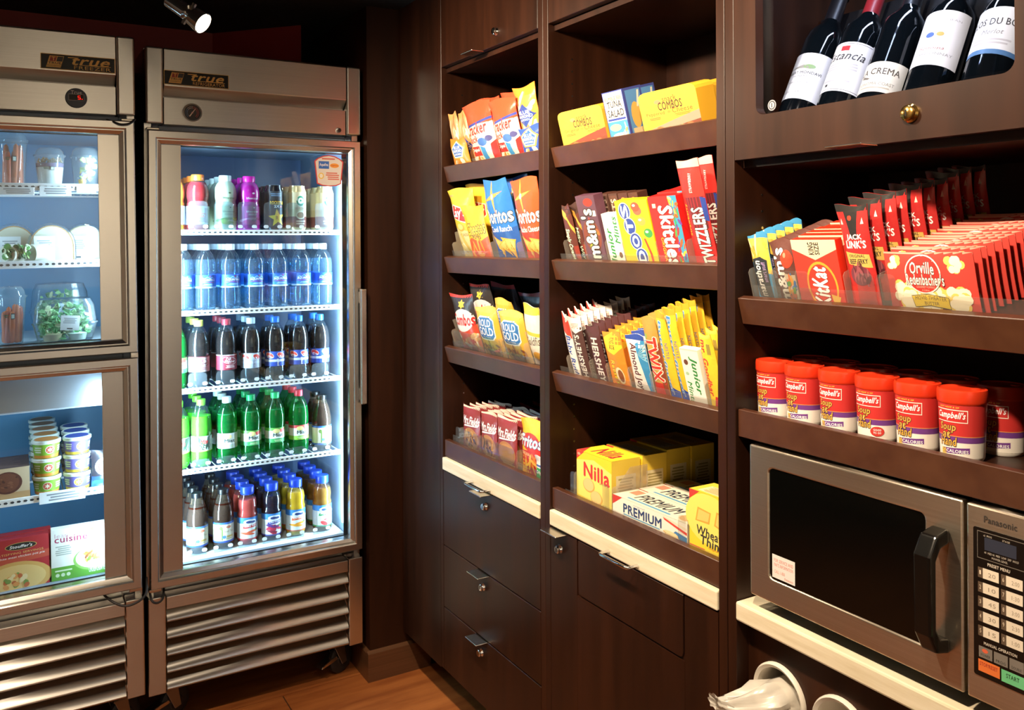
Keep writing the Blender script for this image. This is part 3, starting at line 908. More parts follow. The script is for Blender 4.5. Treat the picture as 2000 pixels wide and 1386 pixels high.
# ================================================================== track lamp over the refrigerator
def track_lamp(p_face, aim, label, stem_top=CEIL):
    """p_face: centre of the lamp mouth; aim: unit direction of the beam"""
    a = Vector(aim).normalized()
    r = thing('track_lamp', label, 'lamp', None, p_face)
    q = a.to_track_quat('Z', 'Y').to_matrix().to_4x4()
    sh = MB().lathe([(0.008, -0.115), (0.019, -0.113), (0.020, -0.055), (0.012, -0.052), (0.012, -0.042), (0.024, -0.034), (0.0285, 0.0), (0.0265, 0.0), (0.022, -0.030), (0.0, -0.032)], 28, cap=False)
    me = sh.mesh('lamp_head', CHROME, smooth=True); me.transform(q); link('lamp_head', me, r)
    me = MB().lathe([(0.0, -0.004), (0.018, -0.005), (0.0245, -0.007)], 24, cap=False).mesh('lamp_lens', emit('halogen_lens', '#ffe6bf', 26.0) if 'halogen_lens' not in MATS else MATS['halogen_lens'], smooth=True)
    me.transform(q); link('lamp_lens', me, r)
    k = a * -0.045
    me = MB().box(-0.004, 0.004, -0.030, 0.030, -0.052, -0.044).mesh('yoke', NICKEL); me.transform(q); link('yoke', me, r)
    k2 = a * -0.075
    top = stem_top - p_face[2]
    MB().tube([k2, (k2.x, k2.y, k2.z + 0.04), (k2.x, k2.y, top - 0.02)], 0.005, 8).lathe([(0.03, top - 0.02), (0.03, top - 0.001)], 20, (k2.x, k2.y, 0)).build('stem', BLACK, r, smooth=True)
    return r
pl = CAMPOS + ray(397, 46) * 2.18
track_lamp(pl, (0.62, -0.53, -0.56), 'small chrome spot lamp glowing under the black ceiling above the refrigerator')

# ================================================================== package shapes
def bag_fn(w, h, th, seed, crimp=0.05, wr=1.0):
    r = random.Random(seed)
    ws = [(r.uniform(18, 60), r.uniform(18, 60), r.uniform(0, 6), r.uniform(0.4, 1.0)) for _ in range(4)]
    fl = r.uniform(-1, 1)
    def width(v):
        return 1 - 0.055 * math.sin(pi * v) * wr
    def f(x, z):
        u, v = min(max(x / w, 0), 1), min(max(z / h, 0), 1)
        s = max(0.0, 1 - (2 * u - 1) ** 2)
        vv = min(1, max(0.0, (v - crimp) / (1 - 2 * crimp)))
        t = max(0.0, math.sin(pi * vv))
        b = th / 2 * s ** 0.55 * t ** 0.5
        k = sum(a * math.sin(p * x + q * z + o) for p, q, o, a in ws) / 4
        return 0.0005 + b + wr * th * 0.05 * k * (s * (0.35 + t)) , width(v)
    def bend(x, z):     # the crimped top curls a little
        v = z / h
        return wr * 0.006 * max(0, v - 0.8) / 0.2 * math.sin(3.0 * x / w + fl * 2)
    return f, bend
def bag(root, w, h, th, color, art, seed=0, crimp=0.05, wr=1.0, mat=None, nx=10, nz=14, body_name='bag', topcut=None, color_back=None):
    f, bend = bag_fn(w, h, th, seed, crimp, wr)
    def mp(x, z, o, sgn=-1):
        d, wf = f(x, z)
        zt = z + (0.004 * wr * math.sin(5 * x / w + seed) if z > h * 0.97 else 0)
        return Vector(((x - w / 2) * wf, th / 2 + sgn * (d + o) + bend(x, z), zt))
    v, fc = [], []
    for sgn in (-1, 1):
        for j in range(nz + 1):
            for i in range(nx + 1):
                v.append(mp(w * i / nx, h * j / nz, 0, sgn))
    n1 = (nx + 1) * (nz + 1)
    for q, base in ((0, 0), (1, n1)):
        for j in range(nz):
            for i in range(nx):
                a = base + j * (nx + 1) + i
                fc.append((a, a + 1, a + nx + 2, a + nx + 1) if q == 0 else (a, a + nx + 1, a + nx + 2, a + 1))
    per = [i for i in range(nx + 1)] + [j * (nx + 1) + nx for j in range(1, nz + 1)] + [nz * (nx + 1) + i for i in range(nx - 1, -1, -1)] + [j * (nx + 1) for j in range(nz - 1, 0, -1)]
    for i in range(len(per)):
        a, b = per[i], per[(i + 1) % len(per)]
        fc.append((a, n1 + a, n1 + b, b))
    MB().add(v, fc).build(body_name, plain(color_back or color, 0.3), root, smooth=True)
    a = Art(); a.rect(0, 0, 1, 1, color)
    art(a)
    def mi(x, z, o):        # follow the facets of the bag exactly
        fx = min(max(x / w * nx, 0), nx - 1e-6); fz = min(max(z / h * nz, 0), nz - 1e-6)
        i, j = int(fx), int(fz); p, q = fx - i, fz - j
        k = j * (nx + 1) + i
        A, B, Cc, Dd = v[k], v[k + 1], v[k + nx + 1], v[k + nx + 2]
        r_ = A * ((1 - p) * (1 - q)) + B * (p * (1 - q)) + Cc * ((1 - p) * q) + Dd * (p * q)
        r_.y -= o + 0.0002
        return r_
    me = a.mesh('printed_front', mat or M_FOIL, w, h, mi, us=[w * i / nx for i in range(1, nx)], vs=[h * j / nz for j in range(1, nz)], off=0.0001)
    return link('printed_front', me, root)
def carton(root, w, h, d, color, front=None, top=None, side=None, shape=None, bev=0.0008, topcolor=None):
    """x centred, y 0 front .. d back, z 0 .. h; shape: optional front outline in u,v"""
    if shape is None:
        MB().box(-w / 2, w / 2, 0, d, 0, h).build('carton', plain(color, 0.4), root, bevel=bev, bseg=1)
    else:
        MB().prism([((u - 0.5) * w, v * h) for u, v in shape], 0, d, 'y').build('carton', plain(color, 0.4), root)
    if front:
        a = Art(); front(a); a.flat('printed_front', root, w, h, M=T((-w / 2, -0.0002, 0)))
    if top:
        a = Art(); top(a); a.flat('printed_top', root, w, d, M=T((-w / 2, 0, h + 0.0002)) @ R(-90, 'X'))
    if side:
        a = Art(); side(a); a.flat('printed_side', root, d, h, M=T((w / 2 + 0.0002, 0, 0)) @ R(90, 'Z'))
def span(sh, pl, pr, pyt, d):
    x0, x1 = max(sh.xat(pl, d), 0.002), min(sh.xat(pr, d), sh.W - 0.002)
    xc = (x0 + x1) / 2
    return xc, x1 - x0, sh.top(xc, pyt, d) - sh.base
def put(root, sh, x, d, dz=0.0, ry=0.0, rz=0.0):
    root.matrix_world = sh.M @ T((x, d, sh.base + dz)) @ R(rz, 'Z') @ R(ry, 'Y')
ORD = ['', 'first', 'second', 'third', 'fourth', 'fifth', 'sixth', 'seventh', 'eighth', 'ninth', 'tenth', 'eleventh', 'twelfth', 'thirteenth', 'fourteenth', 'fifteenth', 'sixteenth', 'seventeenth', 'eighteenth']
def row(root, sh, x, d, n, step, label, group, jx=0.0, jz=0.0, dx=0.0, seed=1):
    r = random.Random(seed)
    for k in range(1, n + 1):
        c = copy_tree(root)
        c.matrix_world = sh.M @ T((x + dx * k + r.uniform(-jx, jx), d + step * k, sh.base + r.uniform(0, jz))) @ R(r.uniform(-1, 1) * 40 * jx / 0.003 * 0.01, 'Z')
        c['label'] = label.format(ORD[k]) if '{}' in label else label
        c['group'] = group
def item(kind, name, label, cat, sh, pl, pr, pyt, d=0.024, th=0.03, color='#ffffff', art=None, group=None, n=0, step=None, lab2=None, ry=0.0, rz=0.0, seed=None, wmul=1.0, **kw):
    x, w, h = span(sh, pl, pr, pyt, d)
    w *= wmul
    r = thing(name, label, cat, group)
    sd = seed if seed is not None else (hash_s(label) % 997)
    if kind == 'bag':
        bag(r, w, h, th, color, art or (lambda a: None), sd, **kw)
    else:
        carton(r, w, h, th, color, art, **kw)
    put(r, sh, x, d, 0, ry, rz)
    if n:
        g = group or ((lab2 or '').replace('{} ', '').split(' back from ')[0][:40])
        row(r, sh, x, d, n, step or th + 0.003, lab2, g + ' behind', 0.0006, 0.003, seed=sd)
    return r
def hash_s(s):
    q = 7
    for ch in s: q = (q * 31 + ord(ch)) % 1000003
    return q
# clear bins along a shelf front: one tray with a front strip and dividers
def bins(sh, label, x0, x1, divs, h=0.045, ht=0.03, d=0.0215, strip=0.016, depth=0.16, windows=()):
    r = thing('acrylic_tray', label, 'tray', 'clear shelf trays')
    r.matrix_world = sh.M @ T((0, 0, sh.base + 0.0005))
    b = -sh.base
    MB().box(x0, x1, d - 0.002, d, 0.0, b + strip).build('front_strip', ACRYL, r)
    for x in divs:
        x = sh.xat(x, 0.024) if x > 2 else x
        pts = [(d + 0.001, 0.002), (depth, 0.002), (depth, b + h + ht), (depth * 0.6, b + h + ht), (d + 0.018, b + h), (d + 0.006, b + h), (d + 0.001, b + h - 0.006)]
        MB().prism(pts, x - 0.0006, x + 0.0006, 'x').build('divider', ACRYLEDGE, r)
    for xa, xb in windows:
        pts = [(xa, 0.002), (xb, 0.002), (xb, b + h - 0.008), (xb - 0.003, b + h - 0.002), (xb - 0.008, b + h), (xa + 0.008, b + h), (xa + 0.003, b + h - 0.002), (xa, b + h - 0.008)]
        MB().prism(pts, d + 0.0005, d + 0.0022, 'y').build('front_tab', ACRYL, r)
    return r

# ================================================================== snacks, cabinet beside the pier
def diamond_emblem(a, cx, cy, rx, ry):
    a.poly([(cx, cy + ry), (cx + rx, cy), (cx, cy - ry), (cx - rx, cy)], '#1f3f94')
    a.text('BLUE', cx - rx * 0.62, cy + ry * 0.12, cx + rx * 0.62, cy + ry * 0.42, '#ffffff', bold=0.03)
    a.text('DIAMOND', cx - rx * 0.8, cy - ry * 0.20, cx + rx * 0.8, cy + ry * 0.06, '#ffffff', bold=0.03)
    a.text('ALMONDS', cx - rx * 0.55, cy - ry * 0.45, cx + rx * 0.55, cy - ry * 0.26, '#bcd3f2', bold=0.02)
def art_tube(a):
    a.rect(0, 0, 1, 0.55, '#c98f5a'); a.rect(0, 0.88, 1, 1, '#e9a35c'); a.scatter(0.1, 0.55, 0.9, 0.85, 7, 0.16, 0.05, ['#e8c08a', '#b87a44', '#f3dcb0'], 3)
    diamond_emblem(a, 0.5, 0.36, 0.48, 0.16); a.rect(0, 0, 1, 0.12, '#ded6c8')
def art_pouch(c):
    def f(a):
        a.rect(0, 0, 1, 0.75, c); a.poly([(0.5, 0.97), (0.94, 0.68), (0.78, 0.32), (0.22, 0.32), (0.06, 0.68)], '#f2a03c'); a.poly([(0.5, 0.93), (0.88, 0.67), (0.74, 0.36), (0.26, 0.36), (0.12, 0.67)], '#f6f0e6')
        a.poly([(0.5, 0.88), (0.82, 0.66), (0.70, 0.40), (0.30, 0.40), (0.18, 0.66)], '#2a63b4')
        a.text('BLUE', 0.32, 0.66, 0.68, 0.76, '#ffffff', bold=0.03); a.text('DIAMOND', 0.24, 0.54, 0.76, 0.64, '#ffffff', bold=0.03); a.text('ALMONDS', 0.30, 0.44, 0.70, 0.51, '#ffffff', bold=0.02)
        a.scatter(0.2, 0.06, 0.8, 0.26, 5, 0.12, 0.07, ['#f3e2c2', '#d8a868', '#fff4de'], 5)
    return f
def art_jack(a):
    a.rect(0, 0, 1, 0.66, '#e8dcc6'); a.poly([(0, 0.60), (1, 0.70), (1, 0.74), (0, 0.64)], '#2c3f9a'); a.poly([(0, 0.64), (1, 0.74), (1, 1), (0, 1)], '#e8481a')
    a.text('Cracker', 0.04, 0.48, 0.86, 0.66, '#d62a1c', bold=0.05, shear=0.15, slope=0.2); a.text('Jack', 0.06, 0.32, 0.50, 0.46, '#d62a1c', bold=0.05, shear=0.15, slope=0.15)
    a.ell(0.62, 0.36, 0.16, 0.07, '#3a6ab8', 14); a.ell(0.84, 0.40, 0.10, 0.05, '#4a4a86', 12); a.ell(0.70, 0.24, 0.12, 0.06, '#d8e4f0', 12)
    a.poly([(0.78, 0), (1, 0), (1, 0.36), (0.86, 0.30)], '#c8201a'); a.poly([(0.45, 0), (0.62, 0), (0.66, 0.26), (0.5, 0.3)], '#3b8fc8')
    a.rect(0.04, 0.14, 0.46, 0.30, '#d2281e'); a.text('Original', 0.08, 0.20, 0.42, 0.27, '#ffffff', bold=0.03); a.scatter(0.08, 0.02, 0.42, 0.12, 7, 0.08, 0.03, ['#e8a53c', '#f6d070', '#c87c28'], 8)
def art_bold(a):
    a.rect(0, 0, 1, 1, '#e9a23e'); a.rect(0, 0.86, 1, 1, '#f08a20'); a.scatter(0.1, 0.35, 0.9, 0.84, 22, 0.14, 0.05, ['#f6deae', '#d9a35e', '#fbeccb', '#c98a44'], 11)
    diamond_emblem(a, 0.5, 0.58, 0.46, 0.17)
s = S1[0]
item('bag', 'nut_tube', 'slim tan nut tube standing at the pier end of the top snack shelf', 'nut pack', s, 890, 909, 222, 0.048, 0.02, '#dca06a', art_tube, 'slim nut tubes', seed=3)
item('bag', 'nut_tube', 'slim tan nut tube pressed against the first popcorn-candy bag', 'nut pack', s, 909, 929, 219, 0.05, 0.02, '#dca06a', art_tube, 'slim nut tubes', seed=4)
item('bag', 'nut_pouch', 'small orange nut pouch standing before the slim nut tubes', 'nut pack', s, 883, 915, 272, 0.022, 0.02, '#ee8a1c', art_pouch('#ee8a1c'), seed=2)
JK = dict(color='#e8481a', art=art_jack)
item('bag', 'popcorn_candy_bag', 'orange and white popcorn-candy bag beside the slim nut tubes', 'snack bag', s, 919, 968, 203, 0.026, 0.042, seed=5, **JK)
item('bag', 'popcorn_candy_bag', 'orange and white popcorn-candy bag beside the blue nut pouch', 'snack bag', s, 969, 1016, 196, 0.026, 0.042, seed=6, **JK)
item('bag', 'popcorn_candy_bag', 'orange popcorn-candy bag behind the gap between the front two', 'snack bag', s, 944, 990, 194, 0.085, 0.042, seed=7, group='rear popcorn-candy bags', **JK)
item('bag', 'popcorn_candy_bag', 'orange popcorn-candy bag behind the tall amber almond bag', 'snack bag', s, 996, 1040, 180, 0.085, 0.042, seed=8, group='rear popcorn-candy bags', **JK)
item('bag', 'nut_bag', 'tall amber almond bag above the blue nut pouch', 'nut pack', s, 1020, 1058, 170, 0.050, 0.04, '#ee8a1c', art_bold, seed=9)
item('bag', 'nut_pouch', 'small blue nut pouch with an orange emblem border on the top shelf', 'nut pack', s, 1017, 1058, 248, 0.022, 0.022, '#2450ae', art_pouch('#2450ae'), seed=10)

def art_lays(a):
    a.rect(0, 0, 1, 1, '#f0c62e'); a.poly([(0, 0), (1, 0), (1, 0.38), (0, 0.46)], '#e6d08a')
    a.poly([(0.04, 0.60), (0.72, 0.52), (0.84, 0.56), (0.86, 0.72), (0.2, 0.80), (0.06, 0.76)], '#fff2cc'); a.poly([(0.06, 0.61), (0.72, 0.54), (0.82, 0.57), (0.83, 0.71), (0.2, 0.78), (0.08, 0.75)], '#d2231c')
    a.text("Lay's", 0.12, 0.575, 0.78, 0.74, '#ffffff', bold=0.06, slope=0.05)
    a.ell(0.42, 0.46, 0.18, 0.06, '#e8a93a', 16); a.ell(0.40, 0.47, 0.14, 0.045, '#f7d878', 16); a.text('CLASSIC', 0.30, 0.33, 0.74, 0.37, '#8a6a20', bold=0.02)
    a.scatter(0.15, 0.04, 0.85, 0.26, 8, 0.16, 0.05, ['#f2da8a', '#e2bc58', '#f8eab2'], 4); a.text('LAYS', 0.06, 0.90, 0.26, 0.93, '#3a4a9a')
def art_cheese(a):
    a.rect(0, 0, 1, 1, '#f2b71c'); a.poly([(0, 0), (1, 0), (1, 0.44), (0.6, 0.34), (0.2, 0.42), (0, 0.36)], '#e2541a')
    a.text('Cheetos', 0.06, 0.46, 0.96, 0.66, '#ffd83a', bold=0.05, shear=0.2, out='#191310', ow=0.09, slope=0.25); a.text('PUFFS', 0.30, 0.40, 0.70, 0.46, '#191310', bold=0.03)
    a.scatter(0.1, 0.05, 0.9, 0.34, 13, 0.14, 0.035, ['#f58a1e', '#f7a53a', '#e8481a', '#fbe6d0', '#f2c06a'], 6)
def art_dor(c1, c2, sub):
    def f(a):
        a.rect(0, 0, 1, 1, c1); a.poly([(0, 0), (1, 0), (1, 0.42), (0.5, 0.36), (0, 0.44)], c2)
        a.star(0.44, 0.80, 0.40, 0.24, '#f0761e', 4, 0.16, 0.25); a.star(0.44, 0.80, 0.32, 0.20, '#ffd84a', 4, 0.14, 0.25); a.ell(0.44, 0.80, 0.05, 0.035, '#fff6cc', 10)
        a.text('Doritos', 0.05, 0.47, 0.97, 0.64, '#ffffff', bold=0.05, out='#1a1a1a', ow=0.03, slope=0.10); a.text(sub, 0.16, 0.36, 0.90, 0.43, '#ffffff', bold=0.03, slope=0.2)
        for q in (((0.10, 0.32), (0.55, 0.22), (0.28, 0.02)), ((0.46, 0.30), (0.92, 0.26), (0.72, 0.0)), ((0.30, 0.20), (0.60, 0.28), (0.62, 0.04))):
            a.poly(q, '#f0b23c'); cx = sum(p[0] for p in q) / 3; cy = sum(p[1] for p in q) / 3
            a.poly([(cx + (p[0] - cx) * 0.8, cy + (p[1] - cy) * 0.8) for p in q], '#f6cc66'); a.scatter(cx - 0.08, cy - 0.05, cx + 0.08, cy + 0.05, 4, 0.02, 0.008, ['#c8501c', '#5a8a2a'], 2, 6)
    return f
s = S1[1]
item('bag', 'chip_bag', 'yellow potato chip bag with red banner leaning out at the shelf end', 'snack bag', s, 894, 938, 372, 0.038, 0.048, '#f0c62e', art_lays, seed=12)
item('bag', 'chip_bag', 'yellow potato chip bag tucked behind the cheese puff bag', 'snack bag', s, 930, 972, 362, 0.088, 0.045, '#f0c62e', art_lays, seed=13)
item('bag', 'cheese_puff_bag', 'small orange cheese puff bag with black-edged lettering', 'snack bag', s, 921, 961, 402, 0.024, 0.012, '#f2b71c', art_cheese, seed=14)
item('bag', 'tortilla_chip_bag', 'bright blue tortilla chip bag with yellow starburst at the front', 'snack bag', s, 962, 1013, 354, 0.026, 0.045, '#1d72c8', art_dor('#1d72c8', '#1a56a8', 'Cool Ranch'), seed=15)
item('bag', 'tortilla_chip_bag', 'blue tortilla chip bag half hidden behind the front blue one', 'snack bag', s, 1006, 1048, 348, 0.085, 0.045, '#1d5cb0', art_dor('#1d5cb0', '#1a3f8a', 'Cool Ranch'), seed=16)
item('bag', 'tortilla_chip_bag', 'orange-red tortilla chip bag with yellow starburst beside the blue ones', 'snack bag', s, 1018, 1068, 352, 0.026, 0.045, '#e4511a', art_dor('#e4511a', '#d83a16', 'Nacho Cheese'), seed=17)
bins(s, 'clear plastic tray in front of the chip bags', 0.03, s.W - 0.003, [889, 961.5, 1015.5], 0.04, 0.03, depth=0.07)

def art_combos(a):
    a.rect(0, 0, 1, 1, '#2a2422'); a.rect(0, 0.95, 1, 1, '#d8321e'); a.poly([(0, 0), (1, 0), (1, 0.50), (0, 0.34)], '#d8401c')
    a.star(0.56, 0.84, 0.16, 0.08, '#e8c83a', 6, 0.6); a.ell(0.5, 0.56, 0.49, 0.20, '#f6efe4', 20, 0.12); a.text('Combos', 0.04, 0.46, 0.98, 0.66, '#d0201c', bold=0.06, shear=0.2, slope=0.15)
    a.scatter(0.08, 0.05, 0.95, 0.30, 18, 0.12, 0.045, ['#e8b06a', '#f3d8a8', '#c87a38', '#f7ead0'], 9)
def art_pretz(a):
    a.rect(0, 0, 1, 1, '#dfae35'); a.rect(0, 0.90, 1, 1, '#e8bc50')
    a.poly([(0.10, 0.40), (0.24, 0.36), (0.78, 0.36), (0.88, 0.44), (0.88, 0.76), (0.74, 0.84), (0.30, 0.84), (0.12, 0.76)], '#f7f4ea'); a.poly([(0.13, 0.42), (0.26, 0.385), (0.76, 0.385), (0.85, 0.45), (0.85, 0.75), (0.72, 0.815), (0.31, 0.815), (0.15, 0.745)], '#1f69ae')
    a.text('ROLD', 0.24, 0.64, 0.76, 0.78, '#ffffff', bold=0.03); a.text('GOLD', 0.18, 0.46, 0.82, 0.62, '#ffffff', bold=0.03); a.text('Tiny Twists', 0.34, 0.40, 0.70, 0.44, '#ffffff')
    a.scatter(0.08, 0.03, 0.92, 0.30, 34, 0.07, 0.03, ['#8a4a1e', '#b86a2c', '#d8924a', '#6a3414'], 12)
def art_fish(a):
    a.rect(0, 0, 1, 1, '#f3ead6'); a.rect(0, 0.86, 1, 1, '#eec33a'); a.poly([(0, 0.56), (1, 0.50), (1, 0.56), (0, 0.62)], '#eec33a')
    a.text('Goldfish', 0.06, 0.36, 0.96, 0.50, '#6a5a4a', bold=0.02, shear=0.35, slope=0.15)
    a.ell(0.5, 0.16, 0.30, 0.10, '#f0b03a', 16); a.poly([(0.16, 0.26), (0.24, 0.16), (0.16, 0.06)], '#f0b03a'); a.ell(0.66, 0.19, 0.025, 0.012, '#3a2a1a', 8)
def art_dark(a):
    a.rect(0, 0, 1, 1, '#14182c'); a.rect(0, 0.93, 1, 1, '#8a1420'); a.ell(0.5, 0.6, 0.4, 0.12, '#2a3050', 16)
s = S1[2]
CB = dict(color='#2a2422', art=art_combos)
item('bag', 'pretzel_snack_bag', 'black-topped filled pretzel bag with red lettering at the shelf end', 'snack bag', s, 895, 935, 578, 0.028, 0.038, seed=21, **CB)
item('bag', 'pretzel_snack_bag', 'black-topped filled pretzel bag standing behind the front one', 'snack bag', s, 930, 974, 558, 0.10, 0.036, seed=22, **CB)
PZ_ = dict(color='#dfae35', art=art_pretz)
item('bag', 'pretzel_bag', 'gold pretzel bag with blue badge next to the black-topped bag', 'snack bag', s, 938, 980, 603, 0.025, 0.035, seed=23, **PZ_)
item('bag', 'pretzel_bag', 'wide gold pretzel bag with blue badge before the white cracker bag', 'snack bag', s, 982, 1030, 612, 0.025, 0.04, seed=24, **PZ_)
item('bag', 'pretzel_bag', 'gold pretzel bag peeking up between the front two gold bags', 'snack bag', s, 975, 1012, 588, 0.09, 0.035, seed=25, **PZ_)
item('bag', 'cracker_bag', 'white and yellow fish cracker bag against the cabinet divider', 'snack bag', s, 1033, 1069, 600, 0.028, 0.04, '#f3ead6', art_fish, seed=26)
item('bag', 'snack_bag', 'dark blue red-topped bag behind the gold pretzel bags', 'snack bag', s, 970, 1022, 557, 0.155, 0.035, '#14182c', art_dark, 'dark rear snack bags', seed=27)
item('bag', 'snack_bag', 'dark blue red-topped bag behind the white cracker bag', 'snack bag', s, 1026, 1074, 575, 0.155, 0.035, '#14182c', art_dark, 'dark rear snack bags', seed=28)
bins(s, 'clear plastic tray in front of the pretzel bags', 0.03, s.W - 0.003, [889, 936.5, 981, 1030.5], 0.05, 0.03, depth=0.06, windows=((0.045, 0.19), (0.2, 0.34), (0.35, 0.455)))

def art_cookie(seed, plainc=False):
    def f(a):
        a.rect(0, 0, 1, 1, '#8f1a1c'); a.rect(0, 0.95, 1, 1, '#e0c8b0')
        a.ell(0.5, 0.28, 0.44, 0.24, '#b97a3c', 24)
        if plainc: a.ell(0.5, 0.28, 0.36, 0.19, '#c58a48', 20)
        else: a.scatter(0.2, 0.12, 0.8, 0.44, 20, 0.08, 0.035, ['#e0b070', '#6a3a18', '#d29a55', '#4a2610'], seed)
        a.text('Mrs.Fields', 0.03, 0.58, 0.97, 0.76, '#ffffff', bold=0.05, shear=0.35, slope=0.12); a.poly([(0.1, 0.52), (0.9, 0.58), (0.92, 0.60), (0.14, 0.56)], '#ffffff')
        a.rect(0.3, 0.02, 0.9, 0.07, '#d9b98a')
    return f
def art_fritos(a):
    a.rect(0, 0, 1, 1, '#f2bf24'); a.poly([(0, 0.42), (0.4, 0.46), (1, 0.60), (1, 0.0), (0, 0)], '#c9201a'); a.ell(0.48, 0.62, 0.36, 0.16, '#d2281e', 20)
    a.text('Fritos', 0.08, 0.52, 0.92, 0.72, '#ffffff', bold=0.06, shear=0.15, out='#1f3f8a', ow=0.04, slope=0.1); a.text('ORIGINAL', 0.12, 0.36, 0.52, 0.42, '#ffe0a0', bold=0.02)
    a.scatter(0.15, 0.04, 0.9, 0.30, 12, 0.16, 0.035, ['#f0a030', '#e8801e', '#f7c050'], 3)
def art_green(a):
    a.rect(0, 0, 1, 1, '#e8edf2'); a.rect(0, 0, 1, 0.55, '#1f9a4a'); a.text('Original', 0.05, 0.28, 0.95, 0.46, '#ffffff', bold=0.04); a.rect(0, 0.6, 1, 0.68, '#3a5aa8')
s = S1[3]
CK = ['red cookie pack with %s in the lane %s', 'red cookie pack']
item('bag', 'cookie_pack', 'red cookie pack showing a chunky cookie, in the lane by the cabinet side', 'cookie pack', s, 902, 936, 794, 0.026, 0.012, '#8f1a1c', art_cookie(3), n=5, step=0.022, lab2='{} red cookie pack back from the chunky-cookie pack')
item('bag', 'cookie_pack', 'red cookie pack showing a nutty cookie, in the middle lane', 'cookie pack', s, 937, 969, 806, 0.026, 0.012, '#8f1a1c', art_cookie(8), n=5, step=0.022, lab2='{} red cookie pack back from the nutty-cookie pack')
item('bag', 'cookie_pack', 'red cookie pack showing a smooth plain cookie', 'cookie pack', s, 969, 1008, 816, 0.026, 0.012, '#8f1a1c', art_cookie(4, True), n=5, step=0.022, lab2='{} red cookie pack back from the smooth-cookie pack')
item('bag', 'corn_chip_bag', 'yellow and red corn chip bag at the end of the cookie shelf', 'snack bag', s, 1011, 1060, 822, 0.028, 0.035, '#f2bf24', art_fritos, seed=31)
item('bag', 'gum_pack', 'small white and green packet at the end of the cookie shelf', 'snack packet', s, 1047, 1066, 893, 0.0225, 0.004, '#e8edf2', art_green, seed=32)
item('bag', 'snack_bag', 'frontmost navy snack bag at the back of the cookie shelf', 'snack bag', s, 985, 1030, 800, 0.20, 0.03, '#1a2040', art_dark, 'navy bags at the back of the cookie shelf', n=2, step=0.05, lab2='{} navy snack bag back from the frontmost navy bag on the cookie shelf', seed=33)
bins(s, 'clear plastic tray in front of the cookie packs', 0.02, s.W - 0.003, [898, 936.5, 969, 1009.5], 0.045, 0.02, windows=((0.035, 0.14), (0.15, 0.265), (0.275, 0.395)))

# ================================================================== boxes and candy, middle cabinet
ARCH = [(0, 0), (1, 0), (1, 0.86), (0.985, 0.93), (0.95, 0.975), (0.88, 1.0), (0.12, 1.0), (0.05, 0.975), (0.015, 0.93), (0, 0.86)]
def art_snackcombo(flav, c2):
    def f(a):
        a.poly(ARCH, '#e9b636'); a.poly([(0, 0), (1, 0), (1, 0.42), (0.6, 0.30), (0.0, 0.10)], c2); a.poly([(0, 0), (1, 0), (1, 0.22), (0.6, 0.14), (0.1, 0.02)], '#7a3a20')
        a.ell(0.33, 0.74, 0.06, 0.05, '#e08a5a', 12); a.text('snack', 0.42, 0.72, 0.66, 0.84, '#4a2a18', bold=0.01); a.text('COMBOS', 0.33, 0.54, 0.74, 0.72, '#4a2a18', bold=0.03)
        a.text(flav, 0.10, 0.42, 0.42, 0.52, '#5a3418'); a.text('Cheese', 0.56, 0.44, 0.90, 0.55, '#c8541c'); a.ell(0.50, 0.48, 0.03, 0.03, '#c88a2a', 10); a.lines(0.12, 0.34, 0.36, 0.40, 2, '#9a6a28'); a.lines(0.56, 0.36, 0.9, 0.42, 2, '#b87a28')
        a.scatter(0.3, 0.03, 0.85, 0.16, 8, 0.07, 0.05, ['#f2e2c0', '#d8a060', '#c86a3a', '#f8f0e0'], 4)
    return f
def art_tuna(a):
    a.rect(0, 0, 1, 1, '#35459a'); a.rect(0.03, 0.02, 0.97, 0.98, '#efe8da'); a.text('BUMBLE BEE', 0.10, 0.82, 0.90, 0.89, '#d8663a', bold=0.02)
    a.text('TUNA', 0.16, 0.66, 0.86, 0.79, '#1c2030', bold=0.03, arc=0.15); a.text('SALAD', 0.12, 0.50, 0.90, 0.64, '#1c2030', bold=0.03, arc=-0.1); a.poly([(0.06, 0.46), (0.94, 0.46), (0.94, 0.42), (0.06, 0.42)], '#2a3f9a')
    a.rect(0.03, 0.02, 0.97, 0.40, '#3f8fc8'); a.ell(0.36, 0.28, 0.28, 0.07, '#e8c896', 14); a.ell(0.5, 0.10, 0.36, 0.07, '#f6efdc', 14); a.scatter(0.6, 0.12, 0.9, 0.36, 6, 0.06, 0.03, ['#e8c896', '#ffffff', '#c89a5a'], 2)
def art_tunaside(a):
    a.rect(0, 0, 1, 1, '#2b3a86'); a.rect(0.12, 0.1, 0.9, 0.95, '#4a82b8'); a.ell(0.5, 0.45, 0.25, 0.26, '#caa24a', 16); a.rect(0.2, 0.06, 0.8, 0.2, '#c9b48a'); a.poly([(0.6, 0.6), (0.75, 0.92), (0.85, 0.92), (0.7, 0.6)], '#dcd2be')
s = S2[0]
item('box', 'snack_box', 'yellow arched cheese snack box with red trim, before the tuna boxes', 'snack box', s, 1101, 1187, 212, 0.024, 0.05, '#dfa930', art_snackcombo('Original', '#c83a22'), shape=ARCH)
item('box', 'tuna_box', 'blue tuna salad box facing the front of the shelf', 'food box', s, 1193, 1232, 178, 0.022, 0.055, '#35459a', art_tuna, side=art_tunaside)
item('box', 'tuna_box', 'blue tuna salad box standing behind the front one', 'food box', s, 1226, 1262, 172, 0.10, 0.05, '#35459a', art_tuna, side=art_tunaside)
item('box', 'snack_box', 'wide yellow arched peppered cheese snack box, front of the top shelf', 'snack box', s, 1259, 1371, 173, 0.022, 0.05, '#dfa930', art_snackcombo('Peppered', '#8a8a74'), shape=ARCH)
